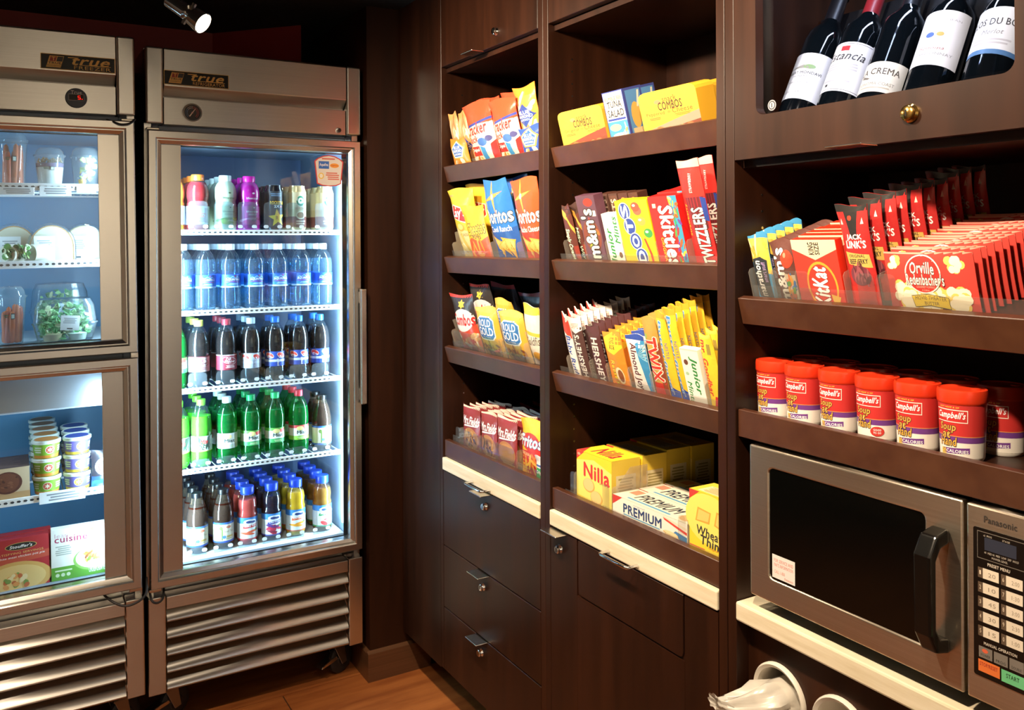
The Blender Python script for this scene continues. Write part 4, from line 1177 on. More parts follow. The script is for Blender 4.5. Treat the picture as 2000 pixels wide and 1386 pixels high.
item('box', 'snack_box', 'yellow arched snack box tucked behind the wide peppered one', 'snack box', s, 1340, 1402, 163, 0.085, 0.05, '#dfa930', art_snackcombo('Peppered', '#8a8a74'), shape=ARCH)

def art_milky(word):
    def f(a):
        a.rect(0, 0, 1, 1, '#5a2314'); a.poly([(0, 1), (1, 1), (1, 0.86), (0.5, 0.80), (0, 0.88)], '#3a1a10'); a.poly([(0.0, 0.93), (0.5, 0.86), (1, 0.6), (1, 0.50), (0.6, 0.74), (0, 0.84)], '#e8a03a')
        a.text(word, 0.2, 0.04, 0.66, 0.60, '#e6efd8', rot=-90, bold=0.04, shear=0.2, out='#2a6a3a', ow=0.04); a.rect(0.70, 0.0, 1, 0.3, '#8a2a1a')
    return f
def art_mbox(a):
    a.rect(0, 0, 1, 1, '#5c3a4a'); a.ell(0.62, 0.9, 0.25, 0.06, '#c8301e', 14); a.rect(0.68, 0.70, 0.92, 0.78, '#e8dcd0')
    a.ell(0.5, 0.42, 0.46, 0.24, '#7a3a26', 20); a.scatter(0.3, 0.25, 0.85, 0.6, 10, 0.10, 0.04, ['#e8442a', '#f0a030', '#3a8ac8', '#5aa83a', '#d86a2a'], 7)
    a.text("m&m's", 0.12, 0.10, 0.72, 0.80, '#f4efe8', rot=90, bold=0.07, out='#2a1812', ow=0.05)
def art_brown(word):
    def f(a):
        a.rect(0, 0, 1, 1, '#4a2c22'); a.rect(0.06, 0.03, 0.94, 0.97, '#5a382a'); a.text(word, 0.2, 0.2, 0.8, 0.92, '#e0c8b0', rot=90, bold=0.03)
    return f
def art_orange(a):
    a.rect(0, 0, 1, 1, '#4a2418'); a.ell(0.5, 0.86, 0.34, 0.08, '#e8862a', 14); a.ell(0.5, 0.86, 0.2, 0.05, '#f4b860', 12); a.text('GOOBERS', 0.2, 0.2, 0.8, 0.75, '#e8b060', rot=90, bold=0.03)
def art_jm(r_):
    def f(a):
        a.rect(0, 0, 1, 1, '#f4f2ea'); a.rect(0, 0.97, 1, 1, '#d8d8cc')
        if r_ == 90:
            a.text('Junior', 0.10, 0.03, 0.56, 0.72, '#1e8a3c', rot=90, bold=0.05, shear=0.2); a.text('Mints', 0.60, 0.42, 0.92, 0.94, '#1e8a3c', rot=90, bold=0.03, shear=0.2); a.ell(0.78, 0.2, 0.12, 0.06, '#6a4a32', 12)
        else:
            a.text('Junior', 0.44, 0.22, 0.86, 0.86, '#1e8a3c', rot=-90, bold=0.05, shear=0.2); a.text('Mints', 0.10, 0.04, 0.34, 0.42, '#1e8a3c', rot=-90, bold=0.03, shear=0.2); a.ell(0.24, 0.76, 0.12, 0.05, '#6a3a26', 12); a.ell(0.20, 0.56, 0.10, 0.03, '#a8c8a0', 12)
    return f
def art_dots(a):
    a.rect(0, 0, 1, 1, '#f2cf1a')
    for k, (ch, cx, cy) in enumerate((('S', 0.26, 0.84), ('T', 0.34, 0.61), ('O', 0.44, 0.38), ('D', 0.54, 0.15))):
        a.ell(cx, cy, 0.185, 0.135, '#f6f2e0', 18); a.ell(cx, cy, 0.165, 0.12, '#2b48a0', 18); a.text(ch, cx - 0.10, cy - 0.085, cx + 0.10, cy + 0.085, '#ffffff', rot=90, bold=0.06)
    for cx, cy, c in ((0.66, 0.84, '#e0664a'), (0.72, 0.68, '#f0a24a'), (0.86, 0.50, '#3a9a4a'), (0.62, 0.90, '#d8503a')):
        a.ell(cx, cy, 0.13, 0.07, c, 14); a.ell(cx - 0.03, cy + 0.02, 0.05, 0.02, '#fbe6d0', 10)
    a.poly([(0.70, 0.42), (0.75, 0.42), (0.86, 0.2), (0.88, 0.0), (0.83, 0.0), (0.80, 0.2)], '#d8402a')
def art_skit(a):
    a.rect(0, 0, 1, 1, '#c8201e'); a.poly([(0.70, 1), (1, 1), (1, 0), (0.86, 0), (0.80, 0.4)], '#3a9ac0'); a.scatter(0.74, 0.05, 0.98, 0.98, 30, 0.06, 0.025, ['#f0c82a', '#3aa84a', '#e8602a', '#6a3a9a', '#f6e6a0', '#d8302a'], 5)
    a.text('Skittles', 0.32, 0.03, 0.78, 0.86, '#ffffff', rot=-90, bold=0.08, out='#8a1414', ow=0.03); a.text('ORIGINAL', 0.20, 0.04, 0.30, 0.42, '#f2c82a', rot=-90, bold=0.02); a.rect(0.12, 0.84, 0.24, 0.9, '#f0e0c0')
def art_twizz(a):
    a.rect(0, 0, 1, 1, '#c81c1c'); a.rect(0, 0.93, 1, 1, '#e8b8a8'); a.rect(0, 0.66, 1, 0.92, '#e02a20'); a.poly([(0.25, 0.66), (0.95, 0.66), (0.95, 0.36), (0.4, 0.34)], '#6a1420')
    for k in range(5): a.poly([(0.32 + k * 0.13, 0.66), (0.36 + k * 0.13, 0.66), (0.44 + k * 0.12, 0.36), (0.40 + k * 0.12, 0.36)], '#9a1c28')
    a.text('TWIZZLERS', 0.44, 0.02, 0.88, 0.56, '#fff6ee', rot=90, bold=0.09, out='#3a1018', ow=0.04); a.text('Strawberry', 0.14, 0.30, 0.26, 0.6, '#f0c82a', rot=90, bold=0.02); a.text('STRAWBERRY', 0.5, 0.70, 0.62, 0.88, '#ffffff', rot=90)
    a.poly([(0.86, 0.66), (1, 0.64), (1, 0.42), (0.9, 0.44)], '#1f3f9a')
s = S2[1]
item('bag', 'candy_bar', 'brown caramel candy bar with green script at the shelf end', 'candy', s, 1112, 1131, 402, 0.026, 0.016, '#5a2314', art_milky('Simply Caramel'), seed=41, nx=6)
item('bag', 'candy_bar', 'brown candy bar with green script beside the purple candy box', 'candy', s, 1132, 1147, 398, 0.040, 0.016, '#5a2314', art_milky('Milky Way'), seed=42, nx=6)
item('box', 'candy_box', 'purple-brown candy box with white rounded lettering', 'candy', s, 1150, 1186, 382, 0.024, 0.028, '#5c3a4a', art_mbox)
for k, (a0, b0, lb) in enumerate(((1194, 1211, 'dark brown slim candy box beside the purple candy box'), (1213, 1230, 'dark brown slim candy box behind the white mint box'), (1232, 1250, 'slim brown candy box with orange disc behind the yellow gumdrop box'), (1252, 1270, 'slim brown candy box with orange disc nearest the red candy box'))):
    item('box', 'candy_box', lb, 'candy', s, a0, b0, 379 - k, 0.062, 0.03, '#4a2c22', art_brown('RAISINETS') if k < 2 else art_orange)
item('box', 'mint_box', 'small white mint box with green lettering before the brown boxes', 'candy', s, 1193, 1222, 417, 0.024, 0.02, '#f4f2ea', art_jm(90))
item('box', 'gumdrop_box', 'yellow gumdrop box with blue ovals', 'candy', s, 1224, 1287, 391, 0.024, 0.03, '#f2cf1a', art_dots)
item('box', 'fruit_candy_box', 'red fruit candy box with white lettering facing out', 'candy', s, 1290, 1346, 383, 0.024, 0.028, '#c8201e', art_skit, n=3, step=0.03, lab2='{} red fruit candy box back from the front one')
item('bag', 'licorice_bag', 'tall red licorice bag rising over the red candy box', 'candy', s, 1352, 1396, 314, 0.030, 0.022, '#c81c1c', art_twizz, seed=47, wr=0.5)
item('bag', 'licorice_bag', 'tall red licorice bag pressed against the cabinet divider', 'candy', s, 1388, 1420, 308, 0.075, 0.022, '#c81c1c', art_twizz, seed=48, wr=0.5)
bins(s, 'clear plastic tray in front of the boxed candy', 0.02, s.W - 0.003, [1108, 1148.5, 1189, 1223, 1288.5, 1349], 0.045, 0.0, depth=0.05, strip=0.012)

def art_bar(base, word, col, out=None, rot=-90, top=None, deco=None, bold=0.05, shear=0.0, box=(0.22, 0.06, 0.80, 0.80)):
    def f(a):
        a.rect(0, 0, 1, 1, base)
        if deco: deco(a)
        if top: a.rect(0, 0.90, 1, 1, top)
        a.text(word, *box, col, rot=rot, bold=bold, shear=shear, out=out, ow=0.04)
    return f
def d_ruth(a):
    a.poly([(0, 0.75), (1, 0.60), (1, 0.9), (0, 1)], '#d8382a'); a.ell(0.5, 0.62, 0.3, 0.05, '#e8a03a', 12)
def d_cream(a): a.poly([(0, 0.80), (0.5, 0.74), (1, 0.80), (1, 1), (0, 1)], '#efe6dc'); a.text('KING', 0.2, 0.82, 0.8, 0.90, '#b84a3a', rot=-90)
def d_reese(a):
    a.poly([(0.5, 0.995), (0.95, 0.90), (0.98, 0.74), (0.55, 0.60), (0.05, 0.68), (0.02, 0.88)], '#f2d02a'); a.text('KING SIZE', 0.36, 0.70, 0.62, 0.90, '#4a3212', rot=-90, bold=0.02)
    a.ell(0.62, 0.22, 0.22, 0.16, '#f6e0b0', 16); a.ell(0.66, 0.22, 0.14, 0.12, '#8a4a1e', 14); a.rect(0, 0, 1, 0.05, '#c83a18')
def d_joy(a):
    a.poly([(0.52, 0.86), (1, 0.95), (1, 0), (0.80, 0), (0.72, 0.4)], '#2f8cc4'); a.rect(0, 0.92, 1, 1, '#1a3f9a')
    for k in range(6): a.poly([(0.60, 0.68), (0.98, 0.55 + 0.06 * k), (0.98, 0.58 + 0.06 * k)], '#8ccbe8')
def d_twix(a): a.rect(0, 0.72, 1, 1, '#b9913c'); a.rect(0, 0, 1, 0.18, '#c8281c'); a.rect(0.06, 0.74, 0.3, 0.80, '#8ab04a'); a.poly([(0.7, 0), (1, 0), (1, 0.72), (0.8, 0.6)], '#8a3a1c')
def d_bf(a): a.rect(0, 0.93, 1, 1, '#d8a01c'); a.poly([(0.0, 0.0), (1, 0.0), (1, 0.10), (0, 0.18)], '#2a4fb0'); a.text('NESTLE', 0.60, 0.48, 0.84, 0.66, '#2a4fb0', rot=-90)
def d_good(a): a.poly([(0.2, 0), (1, 0), (1, 0.16), (0.5, 0.18)], '#d02a20'); a.rect(0.55, 0.74, 0.80, 0.88, '#9a8a3a'); a.rect(0, 0.95, 1, 1, '#f6dc5a')
s = S2[2]
BK = ' back from the front one on the bar shelf'
def bars(label, kind, pl, pr, pyt, th, color, art, n, seed, d=0.026, step=0.0195, cat='candy bar', **kw):
    item('bag', 'candy_bar', label, cat, s, pl, pr, pyt, d, th, color, art, n=n, step=step, lab2='{} ' + kind + BK, seed=seed, nx=6, wr=0.7, **kw)
bars('red, white and blue candy bar at the end of the bar shelf', 'red, white and blue candy bar', 1117, 1130, 612, 0.013, '#efe9e4', art_bar('#efe9e4', 'Baby Ruth', '#2a4aa0', '#ffffff', -90, None, d_ruth, 0.05, 0.2, (0.2, 0.02, 0.85, 0.66)), 5, 51)
bars('cream-topped brown chocolate bar with white lettering', 'cream-topped chocolate bar', 1131, 1153, 620, 0.013, '#4a2a26', art_bar('#4a2a26', "HERSHEY'S", '#e8e2da', None, 90, None, d_cream, 0.04, 0, (0.28, 0.03, 0.72, 0.72)), 8, 52)
bars('dark brown chocolate bar with large silver letters', 'dark brown chocolate bar', 1163, 1187, 638, 0.012, '#4a1a1c', art_bar('#4a1a1c', 'HERSHEY', '#dcd6d2', None, -90, None, None, 0.05, 0, (0.30, 0.02, 0.76, 0.80)), 9, 53)
bars('orange peanut butter cup pack with yellow top', 'orange peanut butter cup pack', 1192, 1228, 650, 0.014, '#e88a1c', art_bar('#e88a1c', "Reese's", '#f2d02a', '#7a3a12', -90, None, d_reese, 0.05, 0.1, (0.28, 0.05, 0.50, 0.50)), 5, 54)
bars('white and blue coconut bar with dark blue tip', 'white and blue coconut bar', 1237, 1274, 656, 0.014, '#efeae4', art_bar('#efeae4', 'Almond Joy', '#5a1a20', None, -90, None, d_joy, 0.04, 0, (0.14, 0.04, 0.56, 0.86)), 3, 55)
bars('gold caramel cookie bar with red lettering', 'gold caramel cookie bar', 1277, 1304, 622, 0.016, '#c9a24a', art_bar('#c9a24a', 'TWIX', '#d8301c', '#fbf2e0', -90, None, d_twix, 0.09, 0, (0.14, 0.20, 0.84, 0.76)), 4, 56)
bars('yellow peanut bar with blue lettering beside the gold bar', 'yellow peanut bar', 1306, 1326, 612, 0.016, '#f2c524', art_bar('#f2c524', 'Butterfinger', '#3a8ad0', '#f6efe0', -90, None, d_bf, 0.05, 0.1, (0.12, 0.06, 0.52, 0.90)), 4, 57, cat='candy bar')
bars('yellow peanut bar with blue lettering beside the white mint box', 'second-lane yellow peanut bar', 1328, 1346, 604, 0.016, '#f2c524', art_bar('#f2c524', 'Butterfinger', '#3a8ad0', '#f6efe0', -90, None, d_bf, 0.05, 0.1, (0.12, 0.06, 0.56, 0.92)), 5, 58)
item('box', 'mint_box', 'white mint box with green lettering on the bar shelf', 'candy', s, 1347, 1382, 681, 0.024, 0.016, '#f4f2ea', art_jm(-90))
bars('yellow chocolate bar with red lettering by the divider', 'yellow chocolate bar with red lettering', 1386, 1414, 654, 0.012, '#f4d02c', art_bar('#f4d02c', 'mr. Goodbar', '#d8321c', None, -90, None, d_good, 0.06, 0.1, (0.10, 0.18, 0.50, 0.92)), 4, 59, step=0.02)
bins(s, 'clear plastic tray in front of the candy bars', 0.015, s.W - 0.003, [1113, 1157, 1189.5, 1232, 1275.5, 1384], 0.04, 0.02, depth=0.1, strip=0.010)

def tri(a):
    a.poly([(0, 1), (0.22, 1), (0, 0.82)], '#c8322a'); a.ell(0.07, 0.935, 0.045, 0.03, '#e8a08a', 10)
def art_nilla(a):
    a.rect(0, 0, 1, 1, '#f2d21e'); a.poly([(0, 0.1), (1, 0.0), (1, 0.75), (0.5, 0.9), (0, 0.8)], '#f6e272'); tri(a); a.text('Nilla', 0.22, 0.52, 0.94, 0.80, '#d02a2e', bold=0.05, slope=-0.15)
    for cx, cy in ((0.36, 0.36), (0.58, 0.16)): a.ell(cx, cy, 0.17, 0.14, '#d8a850', 18); a.ell(cx - 0.01, cy + 0.01, 0.15, 0.125, '#eccb86', 18)
    a.text('wafers', 0.66, 0.46, 0.90, 0.51, '#8a6a3a')
def art_nillatop(a): a.rect(0, 0, 1, 1, '#f2d21e'); a.text('Nilla', 0.25, 0.2, 0.85, 0.8, '#b02a26', bold=0.05, shear=0.1); a.poly([(0, 0), (0.2, 0), (0, 0.5)], '#c8322a')
def art_nside(a): a.rect(0, 0, 1, 1, '#eccb3a'); a.rect(0.15, 0.1, 0.85, 0.7, '#e6d9a8'); a.lines(0.2, 0.15, 0.8, 0.65, 9, '#a89a5a')
def art_prem(a):
    a.rect(0, 0, 1, 1, '#ece8dc'); a.poly([(0, 1), (0.14, 1), (0, 0.55)], '#c8322a'); a.text('original', 0.30, 0.80, 0.46, 0.90, '#7a9ab8', shear=0.2); a.text('PREMIUM', 0.16, 0.36, 0.68, 0.76, '#17386e', bold=0.05)
    a.rect(0.16, 0.26, 0.66, 0.31, '#3f94c4'); a.poly([(0.70, 0.90), (1, 0.62), (1, 0.50), (0.72, 0.80)], '#d83a2c'); a.poly([(0.70, 0.96), (1, 0.80), (1, 0.70), (0.72, 0.88)], '#e8dcc0'); a.poly([(0.74, 0.0), (1, 0), (1, 0.42), (0.86, 0.5)], '#3a7ab0')
    for cx, cy in ((0.80, 0.30), (0.82, 0.20), (0.80, 0.10)): a.ell(cx, cy, 0.10, 0.10, '#d8a868', 8); a.ell(cx, cy + 0.03, 0.09, 0.08, '#ecd2a0', 8)
def art_premtop(a):
    a.rect(0, 0, 1, 1, '#e4ddc8'); a.text('PREMIUM', 0.20, 0.30, 0.76, 0.80, '#1c2a3a', bold=0.04, shear=0.15); a.rect(0.16, 0.12, 0.74, 0.20, '#3f94c4'); a.rect(0.05, 0.5, 0.16, 0.9, '#d8866a'); a.ell(0.90, 0.4, 0.09, 0.3, '#c8a06a', 10)
def art_wheat(a):
    a.rect(0, 0, 1, 1, '#f2d22a'); a.ell(0.5, 0.6, 0.6, 0.4, '#f6e068', 24); a.poly([(0, 1), (0.26, 1), (0, 0.84)], '#c8322a')
    for cx, cy, q in ((0.36, 0.62, 0.25), (0.84, 0.64, -0.2)):
        a.poly([(cx - 0.2, cy - 0.10), (cx + 0.16, cy - 0.14 + q * 0.2), (cx + 0.2, cy + 0.10), (cx - 0.14, cy + 0.13)], '#d8a63c'); a.poly([(cx - 0.16, cy - 0.08), (cx + 0.13, cy - 0.11 + q * 0.2), (cx + 0.17, cy + 0.08), (cx - 0.11, cy + 0.10)], '#ecc868')
    a.text('Wheat', 0.20, 0.32, 0.82, 0.46, '#2a2c2a', bold=0.04, shear=0.1, slope=-0.2); a.text('Thins', 0.30, 0.18, 0.86, 0.32, '#2a2c2a', bold=0.04, shear=0.1, slope=-0.2); a.text('Original', 0.5, 0.13, 0.74, 0.17, '#c8742a'); a.text('100% Whole Grain', 0.30, 0.03, 0.86, 0.08, '#4a3a1a', slope=-0.3); a.rect(0, 0.09, 0.4, 0.11, '#d8502a')
s = S2[3]
item('box', 'wafer_box', 'yellow vanilla wafer box facing out at the shelf end', 'food box', s, 1127, 1195, 889, 0.030, 0.085, '#f2d21e', art_nilla, top=art_nillatop, side=art_nside)
x_, w_, h_ = span(s, 1127, 1195, 889, 0.030)
for k, lab in enumerate(('yellow wafer box standing just behind the front wafer box', 'yellow wafer box in shadow, second back behind the front wafer box', 'yellow wafer box in shadow at the rear of the cracker shelf')):
    r = thing('wafer_box', lab, 'food box')
    carton(r, w_, h_ * (1.02 if k == 0 else 1.05), 0.075, '#f2d21e', art_nilla, top=art_nside, side=art_nside)
    put(r, s, x_ + (0.004, 0.0, 0.003)[k], 0.120 + 0.079 * k)
item('box', 'cracker_box', 'white cracker box with dark blue lettering, front of three', 'food box', s, 1197, 1342, 992, 0.024, 0.075, '#e4ddc8', art_prem, top=art_premtop, n=2, step=0.078, lab2='{} white cracker box back from the front one with dark blue lettering')
item('box', 'wheat_cracker_box', 'tall yellow wheat cracker box beside the white cracker boxes', 'food box', s, 1347, 1424, 966, 0.024, 0.07, '#f2d22a', art_wheat, top=art_nside)
bins(s, 'clear plastic tray in front of the cracker boxes', 0.03, s.W - 0.003, [1122, 1196, 1344.5], 0.05, 0.04, depth=0.13, strip=0.0, windows=((0.05, 0.075), (0.185, 0.21), (0.452, 0.475)))

# ================================================================== popcorn shelf, soup shelf
def art_mara(a):
    a.rect(0, 0, 1, 1, '#3a9ad0'); a.poly([(0, 0.62), (1, 0.40), (1, 0.95), (0, 0.95)], '#ecc84a'); a.rect(0, 0.94, 1, 1, '#2f86b8'); a.scatter(0.1, 0.62, 0.9, 0.9, 8, 0.16, 0.04, ['#e0a83a', '#f6e2a0', '#c8862a'], 4)
    a.poly([(0.10, 0.08), (0.84, 0.02), (0.90, 0.62), (0.62, 0.68), (0.14, 0.64)], '#16222c'); a.text('marathon', 0.22, 0.08, 0.56, 0.62, '#ffffff', rot=90, bold=0.04, shear=0.1); a.text('smart stuff', 0.62, 0.30, 0.80, 0.60, '#c8a8e0', rot=90)
def art_mms(a):
    a.rect(0, 0, 1, 1, '#5e2f24'); a.text("m&m's", 0.10, 0.03, 0.58, 0.88, '#f8f4ee', rot=90, bold=0.09, out='#3a1a12', ow=0.03); a.ell(0.72, 0.72, 0.24, 0.14, '#d83a1a', 20); a.ell(0.66, 0.78, 0.06, 0.04, '#f09070', 10)
    a.poly([(0.55, 0.5), (0.95, 0.46), (0.95, 0.05), (0.70, 0.0)], '#d8c8b0'); a.scatter(0.60, 0.06, 0.92, 0.46, 16, 0.09, 0.045, ['#f0a82a', '#e86a1e', '#3a78c0', '#58a03a', '#f2c83a'], 6)
def art_kit(a):
    a.rect(0, 0, 1, 1, '#d8301a'); a.poly([(0, 1), (1, 1), (1, 0.86), (0.5, 0.70), (0, 0.86)], '#f0dcb8'); a.text('KING', 0.38, 0.78, 0.50, 0.96, '#2a1c14', rot=90, bold=0.04); a.text('SIZE', 0.52, 0.78, 0.62, 0.96, '#2a1c14', rot=90, bold=0.04)
    a.ell(0.56, 0.32, 0.34, 0.36, '#f2a42a', 26, 0.25); a.ell(0.56, 0.32, 0.30, 0.32, '#d8301a', 26, 0.25); a.text('KitKat', 0.36, 0.02, 0.68, 0.60, '#ffffff', rot=90, bold=0.08, shear=0.2, out='#8a1a10', ow=0.03); a.poly([(0.72, 0.20), (0.92, 0.16), (0.86, 0.04), (0.74, 0.10)], '#e8b84a')
def art_jerky(a):
    a.rect(0, 0, 1, 1, '#c41a1a'); a.rect(0, 0.94, 1, 1, '#171310'); a.poly([(0.26, 0.94), (0.70, 0.94), (0.62, 0.68), (0.42, 0.68)], '#181414'); a.ell(0.44, 0.88, 0.07, 0.025, '#d83a1c', 10)
    a.text('JACK', 0.26, 0.665, 0.78, 0.725, '#ffffff', bold=0.07); a.text("LINK'S", 0.20, 0.595, 0.88, 0.665, '#ffffff', bold=0.07)
    for cx in (0.14, 0.84): a.poly([(cx - 0.05, 0.82), (cx + 0.05, 0.82), (cx, 0.88)], '#f2e8d8')
    a.poly([(0.10, 0.56), (0.92, 0.53), (0.96, 0.40), (0.16, 0.44)], '#dcb85a'); a.text('ORIGINAL', 0.24, 0.505, 0.80, 0.535, '#1c1410', bold=0.02); a.text('BEEF JERKY', 0.24, 0.43, 0.86, 0.49, '#1c1410', bold=0.05)
    a.ell(0.52, 0.33, 0.36, 0.10, '#7a3040', 20); a.scatter(0.25, 0.27, 0.8, 0.39, 12, 0.10, 0.03, ['#8a3a48', '#5a1c2a', '#a05058'], 3); a.rect(0.0, 0.0, 1, 0.22, '#d0241a')
def art_pop(a):
    a.rect(0, 0, 1, 1, '#d23a2e'); a.rect(0, 0.97, 1, 1, '#f0a08a')
    def blob(cx, cy, q, seed):
        r = random.Random(seed)
        for k in range(9): a.ell(cx + r.uniform(-1, 1) * 0.055 * q, cy + r.uniform(-1, 1) * 0.07 * q, 0.035 * q, 0.055 * q, '#f2d268', 10)
        for k in range(9): a.ell(cx + r.uniform(-1, 1) * 0.05 * q, cy + r.uniform(-1, 1) * 0.065 * q, 0.03 * q, 0.048 * q, '#fbf3da', 10)
    blob(0.11, 0.83, 1.0, 2); blob(0.80, 0.82, 1.25, 3)
    for k, (cx, cy, q) in enumerate(((0.20, 0.36, 1.7), (0.32, 0.28, 1.7), (0.66, 0.30, 1.7), (0.80, 0.30, 1.8), (0.50, 0.22, 1.7), (0.24, 0.22, 1.7), (0.82, 0.2, 1.6))): blob(cx, cy, q, 10 + k)
    a.ell(0.45, 0.66, 0.205, 0.31, '#f6eee0', 30); a.ell(0.45, 0.66, 0.19, 0.29, '#c8281e', 30)
    a.text('Orville', 0.31, 0.66, 0.58, 0.84, '#f8f2e6', bold=0.03, out='#3a2420', ow=0.04, arc=0.1); a.text("Redenbacher's", 0.25, 0.49, 0.68, 0.67, '#f8f2e6', bold=0.03, out='#3a2420', ow=0.04); a.text('GOURMET POPPING', 0.36, 0.44, 0.57, 0.475, '#f6b0a0'); a.text('CORN', 0.42, 0.39, 0.50, 0.42, '#f6b0a0')
    a.poly([(0.28, 0.31), (0.48, 0.35), (0.70, 0.30), (0.70, 0.10), (0.48, 0.15), (0.30, 0.11)], '#3a3410'); a.poly([(0.285, 0.30), (0.48, 0.34), (0.695, 0.29), (0.695, 0.11), (0.48, 0.16), (0.305, 0.12)], '#f0cf2a')
    a.text('MOVIE THEATER', 0.32, 0.235, 0.67, 0.30, '#7a6418', bold=0.02, arc=0.3); a.text('BUTTER', 0.42, 0.165, 0.58, 0.22, '#7a6418', bold=0.02)
    a.rect(0.12, 0.03, 0.34, 0.10, '#f4ead6'); a.lines(0.14, 0.045, 0.32, 0.085, 1, '#a08a70'); a.rect(0.66, 0.0, 0.94, 0.07, '#f4ead6'); a.lines(0.68, 0.02, 0.92, 0.05, 1, '#a08a70')
s = S3[0]
item('bag', 'energy_bar', 'blue and gold energy bar at the end of the popcorn shelf', 'candy bar', s, 1477, 1513, 459, 0.028, 0.018, '#3a9ad0', art_mara, seed=61, n=4, step=0.024, lab2='{} blue and gold energy bar back from the front one')
item('bag', 'candy_pouch', 'brown candy pouch with white rounded lettering', 'candy', s, 1518, 1560, 472, 0.026, 0.02, '#5e2f24', art_mms, seed=62, n=4, step=0.03, lab2='{} brown candy pouch back from the front one')
item('box', 'wafer_bar', 'red wafer bar pack with cream king-size flap', 'candy bar', s, 1565, 1652, 468, 0.026, 0.018, '#d8301a', art_kit, n=6, step=0.022, lab2='{} red and cream wafer bar pack back from the front one')
JX = dict(color='#c41a1a', art=art_jerky)
jx, jw, jh = span(s, 1662, 1716, 402, 0.030)
jr = thing('jerky_bag', 'red and black beef jerky bag standing at the very front of its lane', 'jerky bag', 'beef jerky bags')
bag(jr, jw * 1.02, jh, 0.018, '#c41a1a', art_jerky, 64, 0.04, 0.9, color_back='#a81818')
put(jr, s, jx, 0.030)
row(jr, s, jx, 0.030, 9, 0.030, '{} beef jerky bag back from the front one in the red and black row', 'beef jerky bags', 0.003, 0.006, dx=0.0045, seed=5)
px_, pw, ph = span(s, 1738, 1914, 494, 0.026)
pr = thing('popcorn_packet', 'red microwave popcorn packet facing out, frontmost of the row', 'popcorn packet', 'popcorn packets')
bag(pr, pw, ph, 0.012, '#d23a2e', art_pop, 66, 0.03, 0.25, mat=M_PAPER, color_back='#b83a30')
put(pr, s, px_, 0.026)
row(pr, s, px_, 0.026, 14, 0.0165, '{} red popcorn packet back from the front one', 'popcorn packets', 0.002, 0.003, dx=0.0012, seed=6)
bins(s, 'clear plastic tray in front of the popcorn and jerky', 0.025, s.W - 0.003, [1472, 1515.5, 1562.5, 1657, 1727], 0.05, 0.0, depth=0.045, strip=0.020, windows=((0.04, 0.09), (0.095, 0.16), (0.258, 0.29), (0.295, 0.33)))

# soup cups
def art_soup(cal, badge_):
    def f(a):
        a.rect(0, 0, 1, 1, '#efe9df'); a.rect(0, 0.40, 1, 1, '#c41a14'); a.rect(0, 0.285, 1, 0.40, '#6a2a86'); a.rect(0, 0.395, 1, 0.41, '#d88a4a')
        a.rect(0.34, 0.66, 0.585, 0.90, '#fbf3e6'); a.rect(0.34, 0.675, 0.58, 0.885, '#c41a14'); a.text("Campbell's", 0.36, 0.70, 0.57, 0.86, '#ffffff', bold=0.04, shear=0.35); a.text('JUST HEAT & SIP', 0.38, 0.92, 0.53, 0.955, '#f2c43a', bold=0.03)
        for t_, b_, z0, z1, x0, x1 in (('Soup', 0.06, 0.46, 0.64, 0.375, 0.505), ('at', 0.06, 0.36, 0.48, 0.40, 0.465), ('Hand', 0.06, 0.22, 0.38, 0.38, 0.51)):
            a.text(t_, x0, z0, x1, z1, '#e8a83a', bold=0.03, shear=0.15, out='#1c1410', ow=0.05)
        if badge_:
            a.ell(0.56, 0.16, 0.055, 0.10, '#c8281e', 18); a.text('GOOD', 0.53, 0.17, 0.59, 0.21, '#ffffff', bold=0.02); a.text('TO GO', 0.53, 0.11, 0.59, 0.15, '#ffffff', bold=0.02)
        else:
            a.poly([(0.385, 0.06), (0.60, 0.09), (0.60, 0.20), (0.385, 0.16)], '#6a2a86'); a.text(cal, 0.385, 0.02, 0.425, 0.16, '#f0c82a', bold=0.05); a.text('CALORIES', 0.43, 0.09, 0.59, 0.15, '#ffffff', bold=0.03)
    return f
s = S3[1]
def soup(label, x, d, cal, badge_=False):
    r = thing('soup_cup', label, 'soup cup', 'soup cups on the shelf over the microwave')
    MB().lathe([(0.0, 0.0), (0.031, 0.0), (0.0335, 0.004), (0.0365, 0.086), (0.037, 0.088)], 32).build('cup', plain('#efe9df', 0.4), r, smooth=True)
    art = Art(); art_soup(cal, badge_)(art)
    art.wrap('cup_label', r, 0.0337, 0.006, 0.0865, r1=0.0368, seg=28, off=0.0001)
    MB().lathe([(0.0375, 0.0862), (0.0385, 0.088), (0.0390, 0.090), (0.0390, 0.1035), (0.0380, 0.107), (0.0360, 0.1078), (0.0345, 0.1060), (0.0, 0.1056)], 32, cap=False).build('lid', plain('#d4381a', 0.3), r, smooth=True)
    MB().lathe([(0.0075, 0.1056), (0.0075, 0.1072), (0.006, 0.1076), (0.0, 0.1076)], 14, (0.018, 0.010, 0), cap=False).build('sip_spout', plain('#d4381a', 0.3), r, smooth=True)
    r.matrix_world = s.M @ T((x, d, s.base)) @ R(14, 'Z') @ Matrix.Diagonal((0.915, 0.915, 1, 1))
    return r
SOUPX = [s.xat(p, 0.062) for p in (1510, 1572, 1640, 1714, 1793, 1880)]
SOUPX[0] = max(SOUPX[0], 0.0360)
SL = ['soup cup nearest the wooden divider, front row', 'second soup cup from the wooden divider, front row', 'third soup cup from the wooden divider, front row', 'front soup cup with a red round badge instead of a calorie band', 'front soup cup beside the red-badged one, away from the divider', 'end soup cup of the front row, farthest from the divider']
for k, x in enumerate(SOUPX):
    soup(SL[k], x, 0.062, ('70', '70', '70', '70', '80', '80')[k], k == 3)
